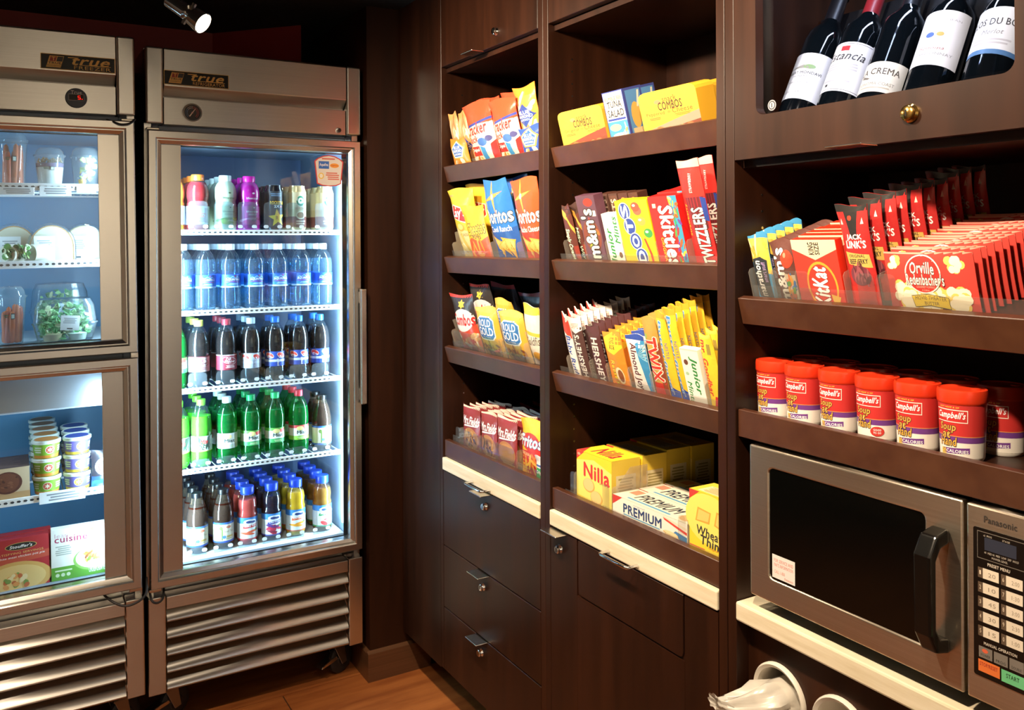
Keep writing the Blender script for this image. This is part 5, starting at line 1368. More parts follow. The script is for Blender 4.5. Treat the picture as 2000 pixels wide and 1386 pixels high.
for k, x in enumerate(SOUPX):
    soup('shadowed soup cup, %s along from the divider in the rear row' % ORD[k + 1], x + 0.012, 0.148, '70')

# ================================================================== drinks in the refrigerator
PET = clear('clear_bottle', '#f0f8fb', 0.012, 1.3, 0.04, 1.45, '#e8f4ff')
PETG = clear('green_bottle', '#6fcf96', 0.06, 1.3, 0.04, 1.45, '#3fae6e')
PETB = clear('tea_bottle', '#e8d8c0', 0.03, 1.3, 0.04, 1.45)
WATER = clear('water', '#d8ecf8', 0.05, 0.4, 0.02, 1.2, '#d0e8ff')
def semi(name, tint, milk, col): return clear('liquid_' + name, tint, milk, 0.5, 0.05, 1.3, col)
P_SODA = [(0.0, 0.004), (0.018, 0.0), (0.028, 0.002), (0.0335, 0.012), (0.0345, 0.025), (0.0345, 0.046), (0.0335, 0.050), (0.0335, 0.104), (0.0348, 0.110), (0.0350, 0.132), (0.0325, 0.156), (0.0265, 0.177), (0.0185, 0.192), (0.0125, 0.200), (0.0122, 0.206)]
P_WATER = [(0.0, 0.005), (0.02, 0.0), (0.031, 0.004), (0.034, 0.014), (0.0325, 0.022), (0.0345, 0.032), (0.0330, 0.042), (0.0345, 0.052), (0.0335, 0.062), (0.0340, 0.070), (0.0335, 0.074), (0.0335, 0.118), (0.0345, 0.122), (0.0345, 0.148), (0.0315, 0.166), (0.024, 0.184), (0.0155, 0.195), (0.0125, 0.200), (0.0122, 0.205)]
P_JUICE = [(0.0, 0.003), (0.024, 0.0), (0.032, 0.006), (0.0335, 0.014), (0.0330, 0.018), (0.0330, 0.094), (0.0340, 0.100), (0.0305, 0.108), (0.0315, 0.118), (0.0325, 0.130), (0.0300, 0.146), (0.0255, 0.158), (0.0205, 0.166), (0.0195, 0.172)]
P_TEA = [(0.0, 0.004), (0.024, 0.0), (0.033, 0.006), (0.0345, 0.018), (0.0335, 0.022), (0.0335, 0.092), (0.0345, 0.098), (0.0335, 0.116), (0.0290, 0.140), (0.0225, 0.160), (0.0170, 0.174), (0.0165, 0.182)]
P_SPORT = [(0.0, 0.003), (0.026, 0.0), (0.034, 0.006), (0.036, 0.016), (0.0352, 0.020), (0.0352, 0.084), (0.0360, 0.088), (0.0335, 0.094), (0.0335, 0.102), (0.0360, 0.110), (0.0365, 0.126), (0.0335, 0.146), (0.0260, 0.160), (0.0195, 0.166), (0.0190, 0.172)]
def band(a, c, *extra):
    a.rect(0, 0, 1, 1, c)
def make_bottle(name, label, cat, group, prof, shell, liq, level, cap, capdim, lab, art, scale=1.0, neck=None):
    r = thing(name, label, cat, group)
    MB().lathe(prof, 24, cap=False).build('bottle', shell, r, smooth=True)
    if liq is not None:
        lp = []
        for i, (q, z) in enumerate(prof):
            if z <= level: lp.append((max(q - 0.0016, 0), z + 0.0012))
        q0 = lp[-1][0]
        lp += [(q0 * 0.985, level), (0.0, level)]
        MB().lathe(lp, 24, cap=False).build('drink', liq, r, smooth=True)
    cr, cz0, cz1, cc = capdim + (cap,)
    k = MB()
    k.lathe([(cr * 0.96, cz0), (cr, cz0 + 0.002), (cr, cz1 - 0.002), (cr * 0.93, cz1), (0, cz1)], 24, cap=False)
    k.build('cap', plain(cc, 0.35), r, smooth=True)
    if lab:
        a = Art(); art(a)
        rr = max(q for q, z in prof if lab[0] - 0.004 <= z <= lab[1] + 0.004 or abs(z - lab[0]) < 0.006) + 0.0002
        rr = [q for q, z in prof if lab[0] <= z + 0.006 and z - 0.006 <= lab[1]]
        rr = max(set(rr), key=rr.count) + 0.0004
        a.wrap('bottle_label', r, rr, lab[0], lab[1], seg=24, off=0.00008)
    return r
def full(c): return lambda a: a.rect(0, 0, 1, 1, c)
def l_aqua(a):
    a.rect(0, 0, 1, 1, '#1a5cc4'); a.rect(0, 0, 1, 0.12, '#bfe0f4'); a.rect(0, 0.12, 1, 0.34, '#1f7ad0')
    for c_, o_ in (('#8fd0ea', 0.0), ('#1a5cc4', -0.05)):
        a.poly([(0.38, 0.68 + o_), (0.42, 0.80 + o_), (0.45, 0.74 + o_), (0.49, 0.88 + o_), (0.53, 0.76 + o_), (0.57, 0.84 + o_), (0.62, 0.68 + o_)], c_)
    a.ell(0.53, 0.88, 0.012, 0.035, '#d83a4a', 10); a.text('AQUAFINA', 0.385, 0.48, 0.615, 0.68, '#f4fbff', bold=0.04, arc=0.15); a.poly([(0.39, 0.42), (0.5, 0.47), (0.61, 0.40), (0.61, 0.38), (0.5, 0.44), (0.39, 0.40)], '#d83a5a'); a.lines(0.42, 0.20, 0.58, 0.34, 2, '#a8dcf4')
    for u in (0.1, 0.9): a.ell(u, 0.5, 0.06, 0.2, '#bfe0f4', 14)
def l_drp(bg, fg):
    def f(a):
        a.rect(0, 0, 1, 1, bg); a.ell(0.51, 0.62, 0.115, 0.26, fg, 20, 0.2); a.ell(0.51, 0.62, 0.105, 0.235, bg, 20, 0.2); a.text('DR', 0.45, 0.62, 0.53, 0.80, fg, bold=0.05, shear=0.2); a.text('Pepper', 0.43, 0.44, 0.60, 0.64, fg, bold=0.05, shear=0.2); a.lines(0.44, 0.12, 0.6, 0.32, 3, fg); a.rect(0, 0.94, 1, 1, fg)
    return f
def l_pepsi(bg, fg):
    def f(a):
        a.rect(0, 0, 1, 1, bg); a.rect(0, 0.30, 1, 0.46, '#c8d4ea')
        for u in (0.55, 0.36, 0.12, 0.85):
            a.ell(u, 0.74, 0.066, 0.20, '#f2f4f8', 18, 0.15); a.ell(u, 0.74, 0.06, 0.18, '#d8382c', 18, 0.15); a.poly([(u - 0.055, 0.70), (u - 0.02, 0.74), (u + 0.055, 0.62), (u + 0.04, 0.56), (u, 0.54), (u - 0.04, 0.58)], '#f2f4f8'); a.poly([(u - 0.05, 0.66), (u + 0.05, 0.60), (u, 0.55)], '#1f4aa8')
        a.text('pepsi', 0.475, 0.04, 0.515, 0.50, fg, rot=90, bold=0.03)
    return f
def l_dew(a):
    a.rect(0, 0, 1, 1, '#c4dccc'); a.poly([(0.36, 1), (0.42, 1), (0.52, 0.4), (0.44, 0.5)], '#2a5a3a'); a.poly([(0.56, 0.95), (0.66, 1), (0.58, 0.3), (0.52, 0.2)], '#1c3a26'); a.text('Mtn', 0.44, 0.50, 0.56, 0.78, '#d8302a', bold=0.06, shear=0.4); a.text('DEW', 0.40, 0.12, 0.62, 0.42, '#20442c', bold=0.08, shear=0.4); a.rect(0, 0, 1, 0.04, '#e8d84a')
def l_mist(bg, low, red):
    def f(a):
        a.rect(0, 0, 1, 1, '#e9efe6'); a.rect(0, 0.80, 1, 1, bg); a.rect(0, 0, 1, 0.28, low); a.ell(0.47, 0.78, 0.06, 0.16, '#e8d88a', 14)
        if red: a.poly([(0.52, 0.88), (0.62, 0.96), (0.62, 0.72), (0.54, 0.66)], '#d8382c')
        a.text('Mist', 0.42, 0.40, 0.58, 0.62, '#1c3a3a', bold=0.06); a.text('Sierra', 0.42, 0.62, 0.52, 0.70, '#3a6a4a'); a.lines(0.42, 0.06, 0.58, 0.22, 2, '#bfe0a8'); a.rect(0.1, 0.4, 0.25, 0.75, '#d8382c')
    return f
def l_tea(a):
    a.rect(0, 0, 1, 1, '#e9e4cc'); a.rect(0, 0.90, 1, 1, '#2a62b0'); a.rect(0, 0, 1, 0.09, '#2a4fa8'); a.ell(0.42, 0.72, 0.03, 0.10, '#7a9a4a', 12); a.ell(0.54, 0.76, 0.04, 0.06, '#c8442a', 12); a.text('Lipton', 0.51, 0.735, 0.57, 0.785, '#f4e6b0', bold=0.03); a.rect(0.43, 0.12, 0.45, 0.66, '#6a8a3a'); a.text('Iced Tea', 0.48, 0.50, 0.62, 0.60, '#8a6a2a'); a.ell(0.47, 0.28, 0.03, 0.08, '#4a7aa0', 12); a.rect(0.51, 0.24, 0.62, 0.34, '#c8a85a'); a.lines(0.48, 0.14, 0.6, 0.22, 2, '#a89a6a')
def l_juice(c, word, fr, frc):
    def f(a):
        a.rect(0, 0, 1, 1, '#e6ecef'); a.rect(0, 0.74, 1, 1, '#2a7cc4'); a.ell(0.5, 0.80, 0.11, 0.12, '#e8f0f6', 18); a.ell(0.48, 0.80, 0.05, 0.06, '#1c3a7a', 12); a.ell(0.55, 0.79, 0.04, 0.05, '#1c3a7a', 12); a.text('Ocean Spray', 0.42, 0.73, 0.58, 0.77, '#1c3a7a'); a.poly([(0.38, 0.50), (0.60, 0.56), (0.62, 0.68), (0.39, 0.62)], c); a.text(word, 0.41, 0.55, 0.60, 0.64, '#ffffff', bold=0.04, slope=0.3)
        a.scatter(0.44, 0.14, 0.58, 0.44, fr, 0.045, 0.11, frc, 5, 12); a.poly([(0.56, 0.42), (0.62, 0.50), (0.61, 0.36)], '#4a9a4a'); a.rect(0, 0, 1, 0.06, c)
    return f
def l_sport(a):
    a.rect(0, 0, 1, 1, '#b9c2d0'); a.ell(0.46, 0.68, 0.05, 0.18, '#eef2f6', 14); a.text('G2', 0.50, 0.40, 0.58, 0.62, '#e8402a', bold=0.05); a.lines(0.47, 0.15, 0.6, 0.38, 3, '#7a5a8a'); a.rect(0.56, 0.1, 0.62, 0.9, '#6a7a9a')
def l_life(c, d):
    def f(a):
        a.rect(0, 0, 1, 1, c); a.text('lifewater', 0.42, 0.66, 0.60, 0.76, '#f4f4f4' if d else '#5a6a4a', bold=0.02); a.ell(0.53, 0.92, 0.014, 0.035, '#ffffff' if d else '#3a5a3a', 10); a.lines(0.44, 0.50, 0.58, 0.60, 2, '#e8d0e4' if d else '#8a9a7a')
        a.scatter(0.38, 0.04, 0.66, 0.36, 9, 0.06, 0.09, ['#c83a8a', '#e8a0cc', '#8a1a5a'] if d else ['#8ab03a', '#5a8a2a', '#c8d86a'], 4, 12)
    return f
BY = SHY + 0.046
def drink_x(px, z, Y=BY):
    py = proj(Vector((0.7, Y, z)))[1]
    for _ in range(4):
        p = PY(px, py, Y); py = proj(Vector((p.x, Y, z)))[1]
    return p.x
def place_col(r, px, z, n, step, lab, group, rot=4, dz=0.0):
    x = drink_x(px, z + 0.1)
    r.matrix_world = T((x, BY, z + 0.0005)) @ R(rot, 'Z')
    for k in range(1, n + 1):
        c = copy_tree(r)
        c.matrix_world = T((x, BY + step * k, z + 0.0005)) @ R(rot + 17 * k, 'Z')
        c['label'] = lab.format(ORD[k]); c['group'] = group
def organizer(z, pxs, h, label, w=0.058):
    r = thing('lane_organizer', label, 'shelf organizer', 'bottle lane organizers', (0, SHY + 0.0045, z + 0.0006))
    mt = clear('organizer_plastic', '#e8f2f8', 0.05, 1.2, 0.08, 1.45, '#f0f8ff')
    for p in pxs:
        x = drink_x(p, z + 0.03, SHY + 0.005)
        pts = [(x - w / 2, 0.0), (x + w / 2, 0.0), (x + w / 2, h - 0.010), (x + w / 2 - 0.004, h - 0.003), (x + w / 2 - 0.012, h), (x - w / 2 + 0.012, h), (x - w / 2 + 0.004, h - 0.003), (x - w / 2, h - 0.010)]
        o = MB().prism(pts, 0.0, 0.0015, 'y').build('lane_front', mt, r)
        for sg in (-1, 1):
            MB().prism(rrect(x + sg * 0.023 - 0.008, x + sg * 0.023 + 0.008, 0.010, 0.021, 0.005, 4), -0.0012, -0.0001, 'y').build('grip_pad', plain('#eef4fa', 0.4), o)
    return r
# --- top row
z = SHZ[0]
TOPX = [352, 386, 440, 486, 535, 580, 636]
B = make_bottle
CAPW, CAPS = (0.0205, 0.166, 0.186), (0.0145, 0.199, 0.219)
red = B('sport_drink', 'red sports drink bottle with orange cap on the top fridge shelf', 'bottle', None, P_SPORT, PET, plain('#b01c22', 0.12), 0.160, '#e8742a', CAPW, (0.022, 0.082), l_sport)
place_col(red, 386, z, 3, 0.078, '{} red sports drink back from the front one', 'red sports drinks')
org = B('sport_drink', 'orange sports drink bottle half hidden by the refrigerator lamp cover', 'bottle', None, P_SPORT, PET, plain('#e0941c', 0.12), 0.160, '#e8742a', CAPW, (0.022, 0.082), l_sport)
place_col(org, 338, z, 1, 0.078, '{} orange sports drink back from the front one', 'orange sports drinks')
gr = B('flavored_water', 'pale green flavored water bottle with white cap', 'bottle', None, P_SPORT, plain('#c4d4b8', 0.2), None, 0, '#dfeee6', CAPW, (0.022, 0.084), l_life('#b8c89a', False))
a = Art(); a.text('lifewater', 0.42, 0.10, 0.60, 0.35, '#6a7a5a', bold=0.02); a.ell(0.52, 0.78, 0.02, 0.10, '#4a6a4a', 10); a.wrap('bottle_print', gr, 0.0368, 0.104, 0.134, off=0.00008)
place_col(gr, 440, z, 3, 0.078, '{} pale green flavored water back from the front one', 'green flavored waters')
mg = B('flavored_water', 'magenta flavored water bottle with magenta cap', 'bottle', None, P_SPORT, plain('#a81c86', 0.2), None, 0, '#d01c9a', CAPW, (0.022, 0.084), l_life('#b03a8a', True))
a = Art(); a.text('lifewater', 0.42, 0.10, 0.60, 0.35, '#f0d8ec', bold=0.02); a.ell(0.52, 0.78, 0.02, 0.10, '#f0d8ec', 10); a.wrap('bottle_print', mg, 0.0368, 0.104, 0.134, off=0.00008)
place_col(mg, 486, z, 3, 0.078, '{} magenta flavored water back from the front one', 'magenta flavored waters')
def can(name, label, art, body, h=0.158, r=0.0305):
    o = thing(name, label, 'can')
    MB().lathe([(0.0, 0.004), (r * 0.74, 0.004), (r * 0.78, 0.0), (r * 0.86, 0.003), (r, 0.014), (r, h - 0.020), (r * 0.86, h - 0.006), (r * 0.86, h)], 28, cap=False).build('can_body', plain(body, 0.25, 0.4), o, smooth=True)
    MB().lathe([(r * 0.86, h), (r * 0.82, h + 0.001), (r * 0.78, h - 0.004), (0.0, h - 0.004)], 28, cap=False).build('can_lid', NICKEL, o, smooth=True)
    a = Art(); art(a); a.wrap('can_print', o, r + 0.0003, 0.015, h - 0.021, off=0.00008)
    return o
def l_rock(a):
    a.rect(0, 0, 1, 1, '#161a24'); a.rect(0.36, 0.62, 0.66, 0.78, '#12100c'); a.text('ROCKSTAR', 0.37, 0.63, 0.63, 0.72, '#e8b82a', bold=0.05); a.text('2X', 0.44, 0.54, 0.53, 0.61, '#ffffff', bold=0.05); a.ell(0.57, 0.57, 0.02, 0.03, '#d8402a', 10); a.star(0.50, 0.25, 0.17, 0.26, '#f0d020', 5, 0.42, 0.1); a.text('R', 0.47, 0.20, 0.52, 0.30, '#a8861a', bold=0.05); a.lines(0.36, 0.85, 0.62, 0.95, 2, '#5a7a9a')
def l_coffee(a):
    a.rect(0, 0, 1, 1, '#cdb98a'); a.rect(0, 0.50, 1, 0.98, '#d8c8a0'); a.rect(0, 0, 1, 0.30, '#7a3a2a'); a.ell(0.5, 0.74, 0.085, 0.155, '#eef0e8', 20); a.ell(0.5, 0.74, 0.08, 0.145, '#1f7a58', 20); a.ell(0.5, 0.74, 0.05, 0.09, '#dfe9e0', 16); a.star(0.5, 0.75, 0.03, 0.05, '#1f7a58'); a.text('DOUBLESHOT', 0.40, 0.50, 0.60, 0.56, '#a8542a', bold=0.02); a.ell(0.5, 0.34, 0.09, 0.12, '#e9d6b0', 18); a.ell(0.5, 0.34, 0.065, 0.085, '#9a6a3a', 16); a.lines(0.40, 0.06, 0.6, 0.2, 2, '#e8c8a8')
for px, rc, la, lb in ((535, can('energy_drink_can', 'dark energy drink can with a yellow star', l_rock, '#161a24'), '{} dark star can back from the front one', 'energy drink cans'),
                       (580, can('coffee_can', 'tan coffee drink can with green round emblem beside the star can', l_coffee, '#cdb98a'), '{} tan coffee can back from the one beside the star can', 'coffee cans'),
                       (634, can('coffee_can', 'tan coffee drink can with green round emblem below the door sticker', l_coffee, '#cdb98a'), '{} tan coffee can back from the one below the sticker', 'coffee cans')):
    place_col(rc, px, z, 3, 0.072, la, lb, 8)
organizer(z, [387, 437, 483, 533, 576, 632], 0.098, 'clear lane organizer holding the top row of bottles and cans', 0.060)
# --- water row
z = SHZ[1]
wt = B('water_bottle', 'clear water bottle with blue label in the front water row', 'bottle', 'front row of water bottles', P_WATER, PET, WATER, 0.168, '#f4f8fc', CAPS, (0.0745, 0.1175), l_aqua)
WN = ['half hidden by the lamp cover', 'second from the lamp cover', 'third from the lamp cover', 'fourth from the lamp cover', 'fifth from the lamp cover', 'sixth from the lamp cover', 'beside the bright side wall']
for k, px in enumerate((357, 401, 450, 497, 543, 588, 630)):
    c = wt if k == 0 else copy_tree(wt)
    c['label'] = 'clear blue-labelled water bottle in the front row, ' + WN[k]
    if k:
        c['group'] = 'front row of water bottles'
    place_col(c, px, z, 4, 0.0745, '{} water bottle back from the front one ' + WN[k], 'rear water bottles')
# --- cola row
z = SHZ[2]
COLA = plain('#1a0b06', 0.1)
LZ = (0.052, 0.102)
for nm, px, cap, art, lab, lb2 in (('diet_cola', 388, '#c8cc5a', l_drp('#dccfd4', '#8a2434'), 'dark soda bottle with pale label and yellow-green cap', '{} dark soda back from the yellow-green capped one'),
                             ('cola', 442, '#a83a48', l_drp('#9a2038', '#f0dce0'), 'dark soda bottle with maroon label and cap', '{} dark soda back from the maroon-labelled one'),
                             ('diet_cola', 490, '#b8ccd8', l_pepsi('#b4c0d4', '#3a4a7a'), 'dark cola bottle with silver label and pale cap', '{} dark cola back from the silver-labelled one'),
                             ('cola', 537, '#2a6cc8', l_pepsi('#2444a4', '#ffffff'), 'dark cola bottle with blue label, next to the silver-labelled one', '{} dark cola back from the blue-labelled one by the silver'),
                             ('cola', 583, '#2a6cc8', l_pepsi('#2444a4', '#ffffff'), 'dark cola bottle with blue label, between two other blue-labelled ones', '{} dark cola back from the middle blue-labelled one'),
                             ('cola', 624, '#2a6cc8', l_pepsi('#2444a4', '#ffffff'), 'dark cola bottle with blue label, beside the bright fridge wall', '{} dark cola back from the blue-labelled one by the wall')):
    r = B('soda_bottle', lab, 'bottle', None, P_SODA, PET, COLA, 0.178, cap, CAPS, LZ, art)
    place_col(r, px, z, 1 if px > 500 else 2, 0.0745, lb2, 'rear soda bottles')
gs = B('soda_bottle', 'green soda bottle half hidden by the lamp cover in the cola row', 'bottle', None, P_SODA, PETG, semi('lime', '#a8e0b0', 0.5, '#2f9a50'), 0.178, '#2f9a50', CAPS, LZ, l_mist('#5aa83a', '#2f9a4a', True))
place_col(gs, 344, z, 0, 0.07, '', '')
organizer(z, [386, 440, 488, 536, 582, 625], 0.052, 'clear lane organizer holding the dark cola bottles')
# --- green row
z = SHZ[3]
DEW = plain('#4fc01c', 0.15)
MIST = semi('mist', '#b8ecc8', 0.35, '#4fb47a')
for px, shell, liq, cap, art, lab, lb2 in ((349, PET, DEW, '#5ab82a', l_dew, 'bright green soda bottle half hidden by the lamp cover', '{} bright green soda back from the half hidden one'),
        (393, PET, DEW, '#6ac83a', l_dew, 'bright green soda bottle with angular green logo in full view', '{} bright green soda back from the one in full view'),
        (443, PETG, MIST, '#dce8ea', l_mist('#dfe8e6', '#c8d4d4', False), 'green lemon-lime bottle with white label and white cap', '{} green bottle back from the white-capped one'),
        (490, PETG, MIST, '#1f9a5a', l_mist('#5aa83a', '#2f9a4a', True), 'green lemon-lime bottle with green cap beside the white-capped one', '{} green bottle back from the one beside the white-capped bottle'),
        (537, PETG, MIST, '#2fb46a', l_mist('#5aa83a', '#2f9a4a', True), 'green lemon-lime bottle with green cap beside the red-capped one', '{} green bottle back from the one beside the red-capped bottle'),
        (583, PETG, MIST, '#d8384a', l_mist('#c83a3a', '#8ac03a', True), 'green lemon-lime bottle with red cap', '{} green bottle back from the red-capped one')):
    r = B('soda_bottle', lab, 'bottle', None, P_SODA, shell, liq, 0.165, cap, CAPS, LZ, art)
    place_col(r, px, z, 2, 0.0745, lb2, 'rear green soda bottles')
TEA = semi('tea', '#9a5a2a', 0.5, '#3a1408')
r = B('iced_tea_bottle', 'brown iced tea bottle at the end of the green soda row', 'bottle', None, P_TEA, PETB, TEA, 0.165, '#08090b', (0.0180, 0.178, 0.194), (0.024, 0.090), l_tea)
place_col(r, 628, z, 1, 0.0745, '{} iced tea bottle back from the one ending the green row', 'rear tea bottles')
organizer(z, [392, 442, 489, 536, 582, 627], 0.030, 'clear lane organizer holding the green soda bottles')
# --- juice row
z = SHZ[4]
JC = (0.0225, 0.166, 0.192)
for px, prof, shell, liq, cap, cd_, art, lab, lb2 in (
        (385, P_TEA, PETB, TEA, '#08090b', (0.0180, 0.178, 0.194), l_tea, 'brown iced tea bottle on the fridge floor nearest the lamp cover', '{} iced tea bottle back from the floor one nearest the lamp'),
        (436, P_TEA, PETB, TEA, '#08090b', (0.0180, 0.178, 0.194), l_tea, 'brown iced tea bottle on the fridge floor beside the pink juice', '{} iced tea bottle back from the floor one by the pink juice'),
        (483, P_JUICE, PET, plain('#c0453c', 0.15), '#1c3fb8', JC, l_juice('#d83a3a', 'Ruby Red', 3, ['#e0603a', '#d83a2a', '#f09070']), 'pink grapefruit juice bottle with blue cap', '{} pink juice back from the front one'),
        (530, P_JUICE, PET, plain('#1c0f22', 0.12), '#1c3fb8', JC, l_juice('#3a3a9a', 'Cran-Grape', 9, ['#8a1c3a', '#c82a4a', '#3a1c5a', '#5a2a7a']), 'dark grape juice bottle with blue cap', '{} grape juice back from the front one'),
        (577, P_JUICE, PET, plain('#e2a81c', 0.15), '#1c3fb8', JC, l_juice('#e8642a', 'Orange', 3, ['#f0a01c', '#f6b83a', '#e88a1c']), 'yellow orange-juice bottle with blue cap', '{} orange juice back from the front one'),
        (629, P_JUICE, PET, semi('apple', '#d8a04a', 0.45, '#a8701c'), '#1c3fb8', JC, l_juice('#3a9a5a', 'Apple', 2, ['#d83a3a', '#e05a4a']), 'amber apple juice bottle with blue cap by the fridge wall', '{} apple juice back from the front one')):
    r = B('juice_bottle' if prof is P_JUICE else 'iced_tea_bottle', lab, 'bottle', None, prof, shell, liq, 0.150, cap, cd_, (0.024, 0.090) if prof is P_TEA else (0.019, 0.093), art)
    place_col(r, px, z, 3, 0.072, lb2, 'rear juice bottles')
organizer(z, [385, 436, 483, 530, 577, 628], 0.026, 'clear lane organizer on the refrigerator floor')

# ================================================================== food in the freezer
FT = R(math.degrees(-0.011), 'Y')
freezer.matrix_world = T((ZX0 + 0.017, YZ, 0)) @ FT
ZI = freezer.matrix_world.copy()
def fzput(r, px, sh, dy, rot=0.0, dz=0.0005):
    Y = YZ + dy
    z = ZSH[sh] + 0.006
    py = proj(Vector((0.1, Y, z)))[1]
    for _ in range(4):
        p = PY(px, py, Y); py = proj(Vector((p.x, Y, z)))[1]
    lx = p.x - (ZX0 + 0.017)
    # stand on the shelf in the freezer's own frame
    l = ZI.inverted() @ Vector((p.x, Y, z))
    r.matrix_world = ZI @ T((l.x, dy, ZSH[sh] + dz)) @ R(rot, 'Z')
CUPM = clear('clear_cup', '#eef6f8', 0.10, 1.2, 0.04, 1.45, '#f0faff')
FILM = clear('cling_film', '#f0f6f8', 0.05, 1.6, 0.12, 1.45, '#f4faff')
def cup(label, h, r0, r1, dome, group=None):
    r = thing('food_cup', label, 'food cup', group)
    MB().lathe([(0.0, 0.002), (r0 * 0.9, 0.0), (r0, 0.003), (r1 - 0.001, h - 0.004), (r1 + 0.002, h - 0.002), (r1 + 0.002, h)], 28, cap=False).build('cup', CUPM, r, smooth=True)
    MB().lathe([(r1 + 0.003, h), (r1 + 0.003, h + 0.003), (r1 * 0.95, h + 0.004), (r1 * 0.88, h + dome * 0.6), (r1 * 0.68, h + dome * 0.92), (0.0, h + dome)], 28, cap=False).build('lid', CUPM, r, smooth=True)
    a = Art(); a.rect(0.50, 0.55, 0.545, 0.68, '#4a4a48'); a.rect(0.506, 0.57, 0.539, 0.66, '#c8d8d4'); a.lines(0.42, 0.58, 0.48, 0.66, 2, '#5a6a4a')
    a.wrap('cup_print', r, r0 + 0.0006, 0.004, h - 0.006, r1=r1 + 0.0002)
    return r
def carrots(r, h, rr, seed):
    q = random.Random(seed)
    for k in range(9):
        ang = 2 * pi * k / 9 + q.uniform(-0.2, 0.2); rad = rr * (0.55 if k % 2 else 0.72)
        x, y = rad * math.cos(ang), rad * math.sin(ang); hh = h * q.uniform(0.72, 0.92)
        m = MB().lathe([(0.0, 0.0), (0.006, 0.001), (0.0085, 0.008), (0.0085, hh * 0.75), (0.006, hh * 0.95), (0.0, hh)], 10, cap=False)
        me = m.mesh('carrot_stick', plain('#e0682a' if k % 3 else '#c8502a', 0.4), smooth=True)
        o = link('carrot_stick', me, r); o.location = (x * 0.8, y * 0.8, 0.004); o.rotation_euler = (q.uniform(-0.06, 0.06), q.uniform(-0.06, 0.06), 0)
c = cup('clear cup of carrot sticks on the top freezer shelf', 0.135, 0.031, 0.041, 0.030); carrots(c, 0.138, 0.034, 3); fzput(c, 25, 0, 0.135)
c2 = cup('clear cup of carrot sticks beside the salad boxes', 0.140, 0.031, 0.041, 0.032); carrots(c2, 0.125, 0.034, 5); fzput(c2, 22, 2, 0.135)
pf = cup('clear cup of white yogurt topped with berries and granola', 0.094, 0.032, 0.041, 0.026)
MB().lathe([(0.0, 0.003), (0.0305, 0.004), (0.0365, 0.060), (0.0, 0.061)], 24, cap=False).build('yogurt', plain('#f2f0ea', 0.5), pf, smooth=True)
MB().lathe([(0.0, 0.061), (0.0368, 0.0612), (0.038, 0.072), (0.0, 0.074)], 24, cap=False).build('berry_layer', plain('#5a3a6a', 0.5), pf, smooth=True)
q = random.Random(4); g = MB()
for k in range(60):
    a_, rd = q.uniform(0, 2 * pi), 0.034 * math.sqrt(q.random())
    sz = q.uniform(0.003, 0.005); g.lathe([(0, -sz), (sz, 0), (0, sz)], 5, (rd * math.cos(a_), rd * math.sin(a_), 0.077 + q.uniform(0, 0.010)), cap=False)
g.build('granola', plain('#a8845a', 0.7), pf)['kind'] = 'stuff'
fzput(pf, 98, 0, 0.135)
fc = cup('clear cup of cut fruit salad on the top freezer shelf', 0.094, 0.032, 0.041, 0.030)
for k in range(26):
    a_, rd = q.uniform(0, 2 * pi), 0.026 * math.sqrt(q.random()); zz = q.uniform(0.012, 0.088)
    o = MB().box(-0.008, 0.008, -0.007, 0.007, -0.007, 0.007).build('fruit_piece', plain(q.choice(['#e0a83a', '#ecc86a', '#c8d87a', '#8a7a9a', '#d8b04a']), 0.35), fc, bevel=0.003)
    o.location = (rd * math.cos(a_), rd * math.sin(a_), zz); o.rotation_euler = (q.uniform(0, 3), q.uniform(0, 3), 0)
fzput(fc, 168, 0, 0.135)
def card(a):
    a.rect(0, 0, 1, 1, '#e8eef2'); a.lines(0.12, 0.45, 0.88, 0.85, 5, '#98a2aa'); a.rect(0.35, 0.08, 0.65, 0.16, '#4a5258')
def sandwich(label, w=0.12, h=0.115, cardx=0.0, crust='#b9854a'):
    r = thing('wrapped_sandwich', label, 'sandwich', 'wrapped sandwiches')
    arch = [(w / 2 * math.cos(t), h * 0.42 + h * 0.58 * math.sin(t)) for t in [pi * k / 14 for k in range(15)]]
    pts = [(w / 2, 0.0)] + arch + [(-w / 2, 0.0)]
    for y0, nm in ((0.0, 'bread_slice'), (0.034, 'bread_slice')):
        o = MB().prism([(x, z) for x, z in pts], y0, y0 + 0.014, 'y').build(nm, plain(crust, 0.8), r, bevel=0.002)
        if y0 == 0.0:
            a = Art(); a.poly([(0.5 + x / w * 0.94, z / h * 0.95 + 0.02) for x, z in pts], '#e8ddc2'); a.scatter(0.1, 0.1, 0.9, 0.85, 30, 0.012, 0.012, ['#d2c29a', '#f2ead8'], 3, 6); a.flat('crumb_face', o, w, h, M=T((-w / 2, -0.0003, 0)))
    MB().prism([(x * 1.02, z * 0.97) for x, z in pts], 0.0145, 0.0335, 'y').build('filling', plain('#6a9a5a', 0.6), r)
    f = MB().prism([(x * 1.10, z * 1.06 - 0.0) for x, z in pts], -0.006, 0.056, 'y').build('film_wrap', FILM, r, bevel=0.006, bseg=3)
    o = MB().box(cardx - 0.028, cardx + 0.028, -0.0075, -0.0065, 0.006, 0.082).build('label_card', plain('#e8eef2', 0.5), r)
    a = Art(); card(a); a.flat('label_print', o, 0.056, 0.076, M=T((cardx - 0.028, -0.0077, 0.006)))
    return r
sa = sandwich('film-wrapped round sandwich behind the green wrap', cardx=-0.01); fzput(sa, 28, 1, 0.235)
sb = sandwich('film-wrapped round sandwich between the two others', cardx=-0.02); fzput(sb, 102, 1, 0.169, 0)
sc = sandwich('film-wrapped round sandwich nearest the steel lamp cover', cardx=-0.02, crust='#c8b48a'); fzput(sc, 166, 1, 0.235, 0)
wr = thing('salad_wrap', 'film-wrapped white tortilla with green salad showing at its cut ends', 'wrap')
